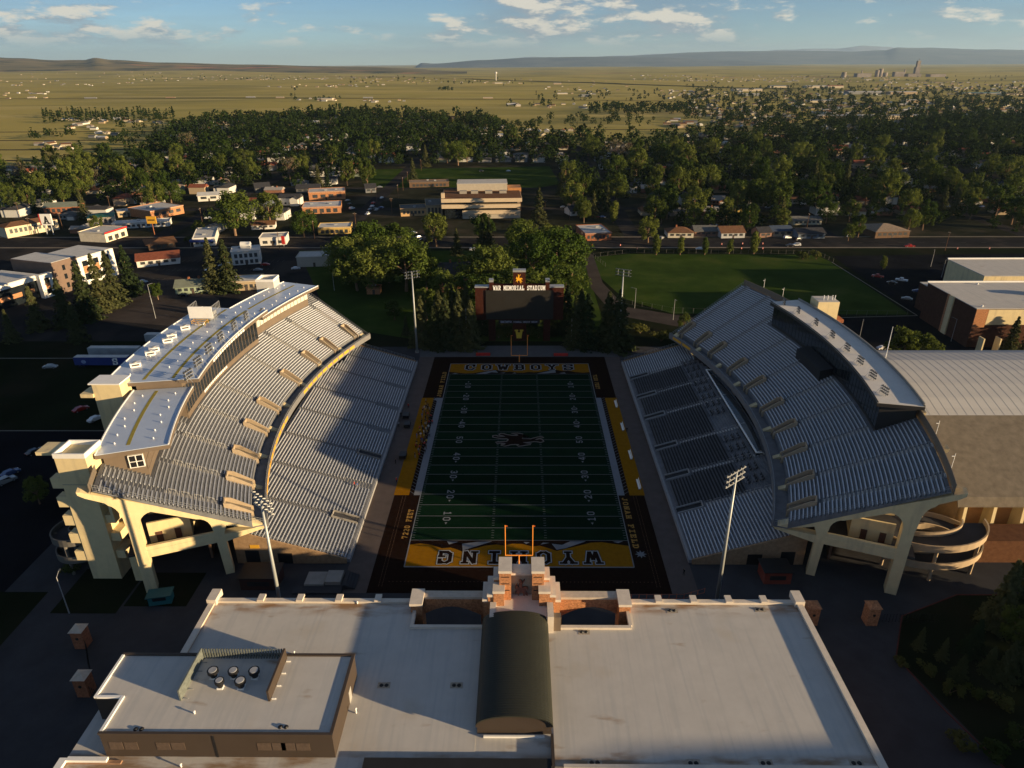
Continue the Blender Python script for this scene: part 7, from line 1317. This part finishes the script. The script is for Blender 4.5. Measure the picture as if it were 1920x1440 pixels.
# orange road barrels along the avenue works
mb = MB(); mb.tube((0, 0, .05), (0, 0, 1.05), .3, .22, 10); bm_ = mb.mesh('drum', M('barrel_orange', (.75, .10, .03), .6)); mb = MB(); mb.tube((0, 0, .35), (0, 0, .5), .3, .29, 10); mb.tube((0, 0, .7), (0, 0, .85), .275, .262, 10); bs_ = mb.mesh('stripe', white_p)
for x, y, wh in ((1110, 461, 'before the clinic, left'), (1163, 461, 'before the clinic, right'), (1195, 467, 'left of the first poplar'), (1353, 459, 'beyond the third poplar'), (1390, 467, 'left of the fifth poplar'), (1392, 458, 'beyond the fifth poplar'), (1430, 458, 'right of the fifth poplar, far lane'), (1430, 467, 'right of the fifth poplar, near lane'), (1795, 467, 'at the right crossing'), (1855, 467, 'at the far right of the avenue')):
    o = thing('traffic_barrel', 'orange and white traffic barrel on the avenue '+wh, 'barrel', at(x, y), 'traffic barrels on the avenue'); link('drum', bm_, o); link('stripe', bs_, o)
# ------------------------------------------------------------------ people
def person_mesh(seed, shirt, pants):
    r = random.Random(seed); w_ = r.uniform(-.12, .12); k = r.uniform(0, .3)
    J = {'pel': (0, 0, .95), 'chest': (0, .02, 1.3), 'neck': (0, .01, 1.5), 'head': (0, .03, 1.66), 'top': (0, .02, 1.77)}
    for s, n in ((-1, 'l'), (1, 'r')):
        J.update({n+'hip': (s*.1, 0, .9), n+'kn': (s*.12, .04+s*w_*.6, .5), n+'an': (s*.13, -.02+s*w_, .08), n+'to': (s*.15, .16+s*w_, .04), n+'sh': (s*.2, 0, 1.42), n+'el': (s*(.27+k*.3), -.02, 1.14), n+'wr': (s*(.25+k*.2), .12+k*.3, .92+k*.4), n+'ha': (s*(.24+k*.15), .2+k*.3, .86+k*.45)})
    names = list(J); E_ = [('pel', 'chest'), ('chest', 'neck'), ('neck', 'head'), ('head', 'top')]
    for n in 'lr': E_ += [('pel', n+'hip'), (n+'hip', n+'kn'), (n+'kn', n+'an'), (n+'an', n+'to'), ('chest', n+'sh'), (n+'sh', n+'el'), (n+'el', n+'wr'), (n+'wr', n+'ha')]
    RAD = {'pel': .15, 'chest': .17, 'neck': .065, 'head': .105, 'top': .07, 'hip': .1, 'kn': .065, 'an': .045, 'to': .04, 'sh': .075, 'el': .05, 'wr': .036, 'ha': .04}
    me = bpy.data.meshes.new('skel'); me.from_pydata([J[n] for n in names], [(names.index(a), names.index(b)) for a, b in E_], []); o = bpy.data.objects.new('skel', me); col.objects.link(o); md = o.modifiers.new('s', 'SKIN')
    for i, n in enumerate(names):
        q = RAD.get(n, RAD.get(n[1:], .06)); me.skin_vertices[0].data[i].radius = (q, q*.8 if n in ('chest', 'pel') else q); me.skin_vertices[0].data[i].use_root = n == 'pel'
    o.modifiers.new('d', 'SUBSURF').levels = 1; dg = bpy.context.evaluated_depsgraph_get(); dg.update(); out = bpy.data.meshes.new_from_object(o.evaluated_get(dg)); bpy.data.objects.remove(o); out.name = 'person'; out.materials.clear()
    for m_ in (pants, shirt, M('skin', (.42, .26, .18), .6), M('dark_hair', (.03, .02, .015), .8)): out.materials.append(m_)
    for p in out.polygons:
        c = p.center; p.material_index = 3 if c.z > 1.7 or (c.z > 1.6 and c.y < 0) else 2 if c.z > 1.5 or (abs(c.x) > .2 and c.z < 1.0) else 1 if c.z > .97 or abs(c.x) > .22 else 0
        p.use_smooth = True
    return out
cl = {'black': M('cloth_black', (.015, .015, .017), .9), 'white': M('cloth_white', (.55, .55, .55), .9), 'brown': M('cloth_brown', (.07, .04, .025), .9), 'gold': M('cloth_gold', (.5, .3, .05), .9), 'grey': M('cloth_grey', (.2, .2, .21), .9), 'red': M('cloth_red', (.4, .05, .04), .9), 'blue': M('cloth_blue', (.05, .1, .3), .9)}
PM = [(c, person_mesh(i, cl[c], cl[('black', 'grey', 'brown')[i % 3]]), ('black', 'grey', 'brown')[i % 3]) for i, c in enumerate(('black', 'white', 'brown', 'grey', 'black', 'gold', 'red', 'blue', 'brown'))]
CROWD = [(797, 752), (806, 770), (812, 800), (806, 826), (795, 858), (778, 862), (779, 830), (788, 800), (792, 775)]
random.seed(4); n = 0; pts = []
while n < 62:
    x, y = random.uniform(775, 815), random.uniform(752, 862)
    if not inpoly(x, y, CROWD): continue
    p = at(x, y)
    if any((p-q).length < .75 for q in pts): continue
    pts.append(p); c, me, pc = PM[random.randrange(9)]; o = link('person', me); o.location = (p.x, p.y, .05); o.rotation_euler[2] = random.random()*6.28; a = 'far end' if y < 785 else 'middle' if y < 825 else 'near end'
    tag(o, f'person in {c} top, {pc} trousers, {a} of the sideline crowd', 'person', 'crowd gathered on the left sideline'); n += 1
for x, y, z, i, wh in ((766, 765, .05, 6, 'walking alone on the gold strip left of the crowd'), (752, 782, .05, 0, 'at the foot of the left stand near the crowd'), (748, 800, .05, 3, 'on the walkway left of the crowd'), (742, 870, .05, 0, 'on the gold strip below the crowd'), (744, 905, .05, 6, 'at the near end of the left gold strip'), (1175, 810, .05, 0, 'alone on the right gold strip'), (1282, 1078, .05, 0, 'by the near corner of the right stand')):
    c, me, pc = PM[i]; p = at(x, y, z); o = link('person', me); o.location = p; o.rotation_euler[2] = random.random()*6.28; tag(o, f'person in {c} top {wh}', 'person', 'people around the field')
for x, y, i, wh in ((696, 891, 1, 'sitting area visitor standing low in the left lower deck'), (668, 914, 7, 'standing midway up the left lower deck'), (661, 912, 6, 'beside a companion midway up the left lower deck')):
    d = CF+CR*((x-960)/FPX)+CU*((720-y)/FPX); t_ = 60
    while t_ < 400:
        p = CAM+d*t_
        if p[2] <= .9+(-p[0]-37)*.315: break
        t_ += .05
    c, me, pc = PM[i]; o = link('person', me); k_ = int((-p[0]-37)/.74); o.location = (-(37+k_*.74+.15), p[1], .9+k_*.74*.315); o.rotation_euler[2] = -1.5; tag(o, f'person in {c} top {wh}', 'person', 'people around the field')
# equipment carts in the near sideline
for x, y, wh in ((762, 783, 'by the walkway left of the crowd, far'), (764, 800, 'by the walkway left of the crowd, near'), (756, 858, 'on the gold strip below the crowd')):
    t = thing('equipment_cart', 'dark equipment cart '+wh, 'cart', at(x, y, .05)); mb = MB(); mb.box(-.9, .9, -1.3, 1.3, .4, 1.3); mb.build('crate', blackm, t, world=False); mb = MB()
    for a in (-.8, .8):
        for b in (-1.1, 1.1): mb.tube((a-.05, b, .2), (a+.05, b, .2), .2, n=8)
    mb.build('wheels', blackm, t, world=False)
# ------------------------------------------------------------------ look-alikes: say which one, counted from the left of the view
by = {}
for o in col.objects:
    if o.parent is None and o.get('label'): by.setdefault(o['label'], []).append(o)
ORD = ('leftmost', 'second from left', 'third from left', 'fourth from left', 'fifth from left', 'sixth from left', 'seventh from left', 'eighth from left', 'ninth from left', 'tenth from left')
for lab, os_ in by.items():
    if len(os_) < 2: continue
    os_.sort(key=lambda o: px(o.location.x, o.location.y, o.location.z)[0])
    for i, o in enumerate(os_[:10]):
        new = f'{lab}, {ORD[i]}'
        if len(new.split()) <= 16: o['label'] = new
# ------------------------------------------------------------------ air
if HAZE:
    mb = MB(); mb.box(-75000, 75000, -1500, 56000, -60, 1000); hz = mb.build('haze', None); hz.data.materials.clear(); hm = bpy.data.materials.new('thin_air'); hm.use_nodes = True; n = hm.node_tree.nodes; n.clear(); pv = n.new('ShaderNodeVolumePrincipled'); ou = n.new('ShaderNodeOutputMaterial'); hm.node_tree.links.new(pv.outputs[0], ou.inputs['Volume']); pv.inputs['Color'].default_value = (.50, .72, 1, 1); pv.inputs['Density'].default_value = HAZE; pv.inputs['Anisotropy'].default_value = .2; hz.data.materials.append(hm); tag(hz, kind='stuff')
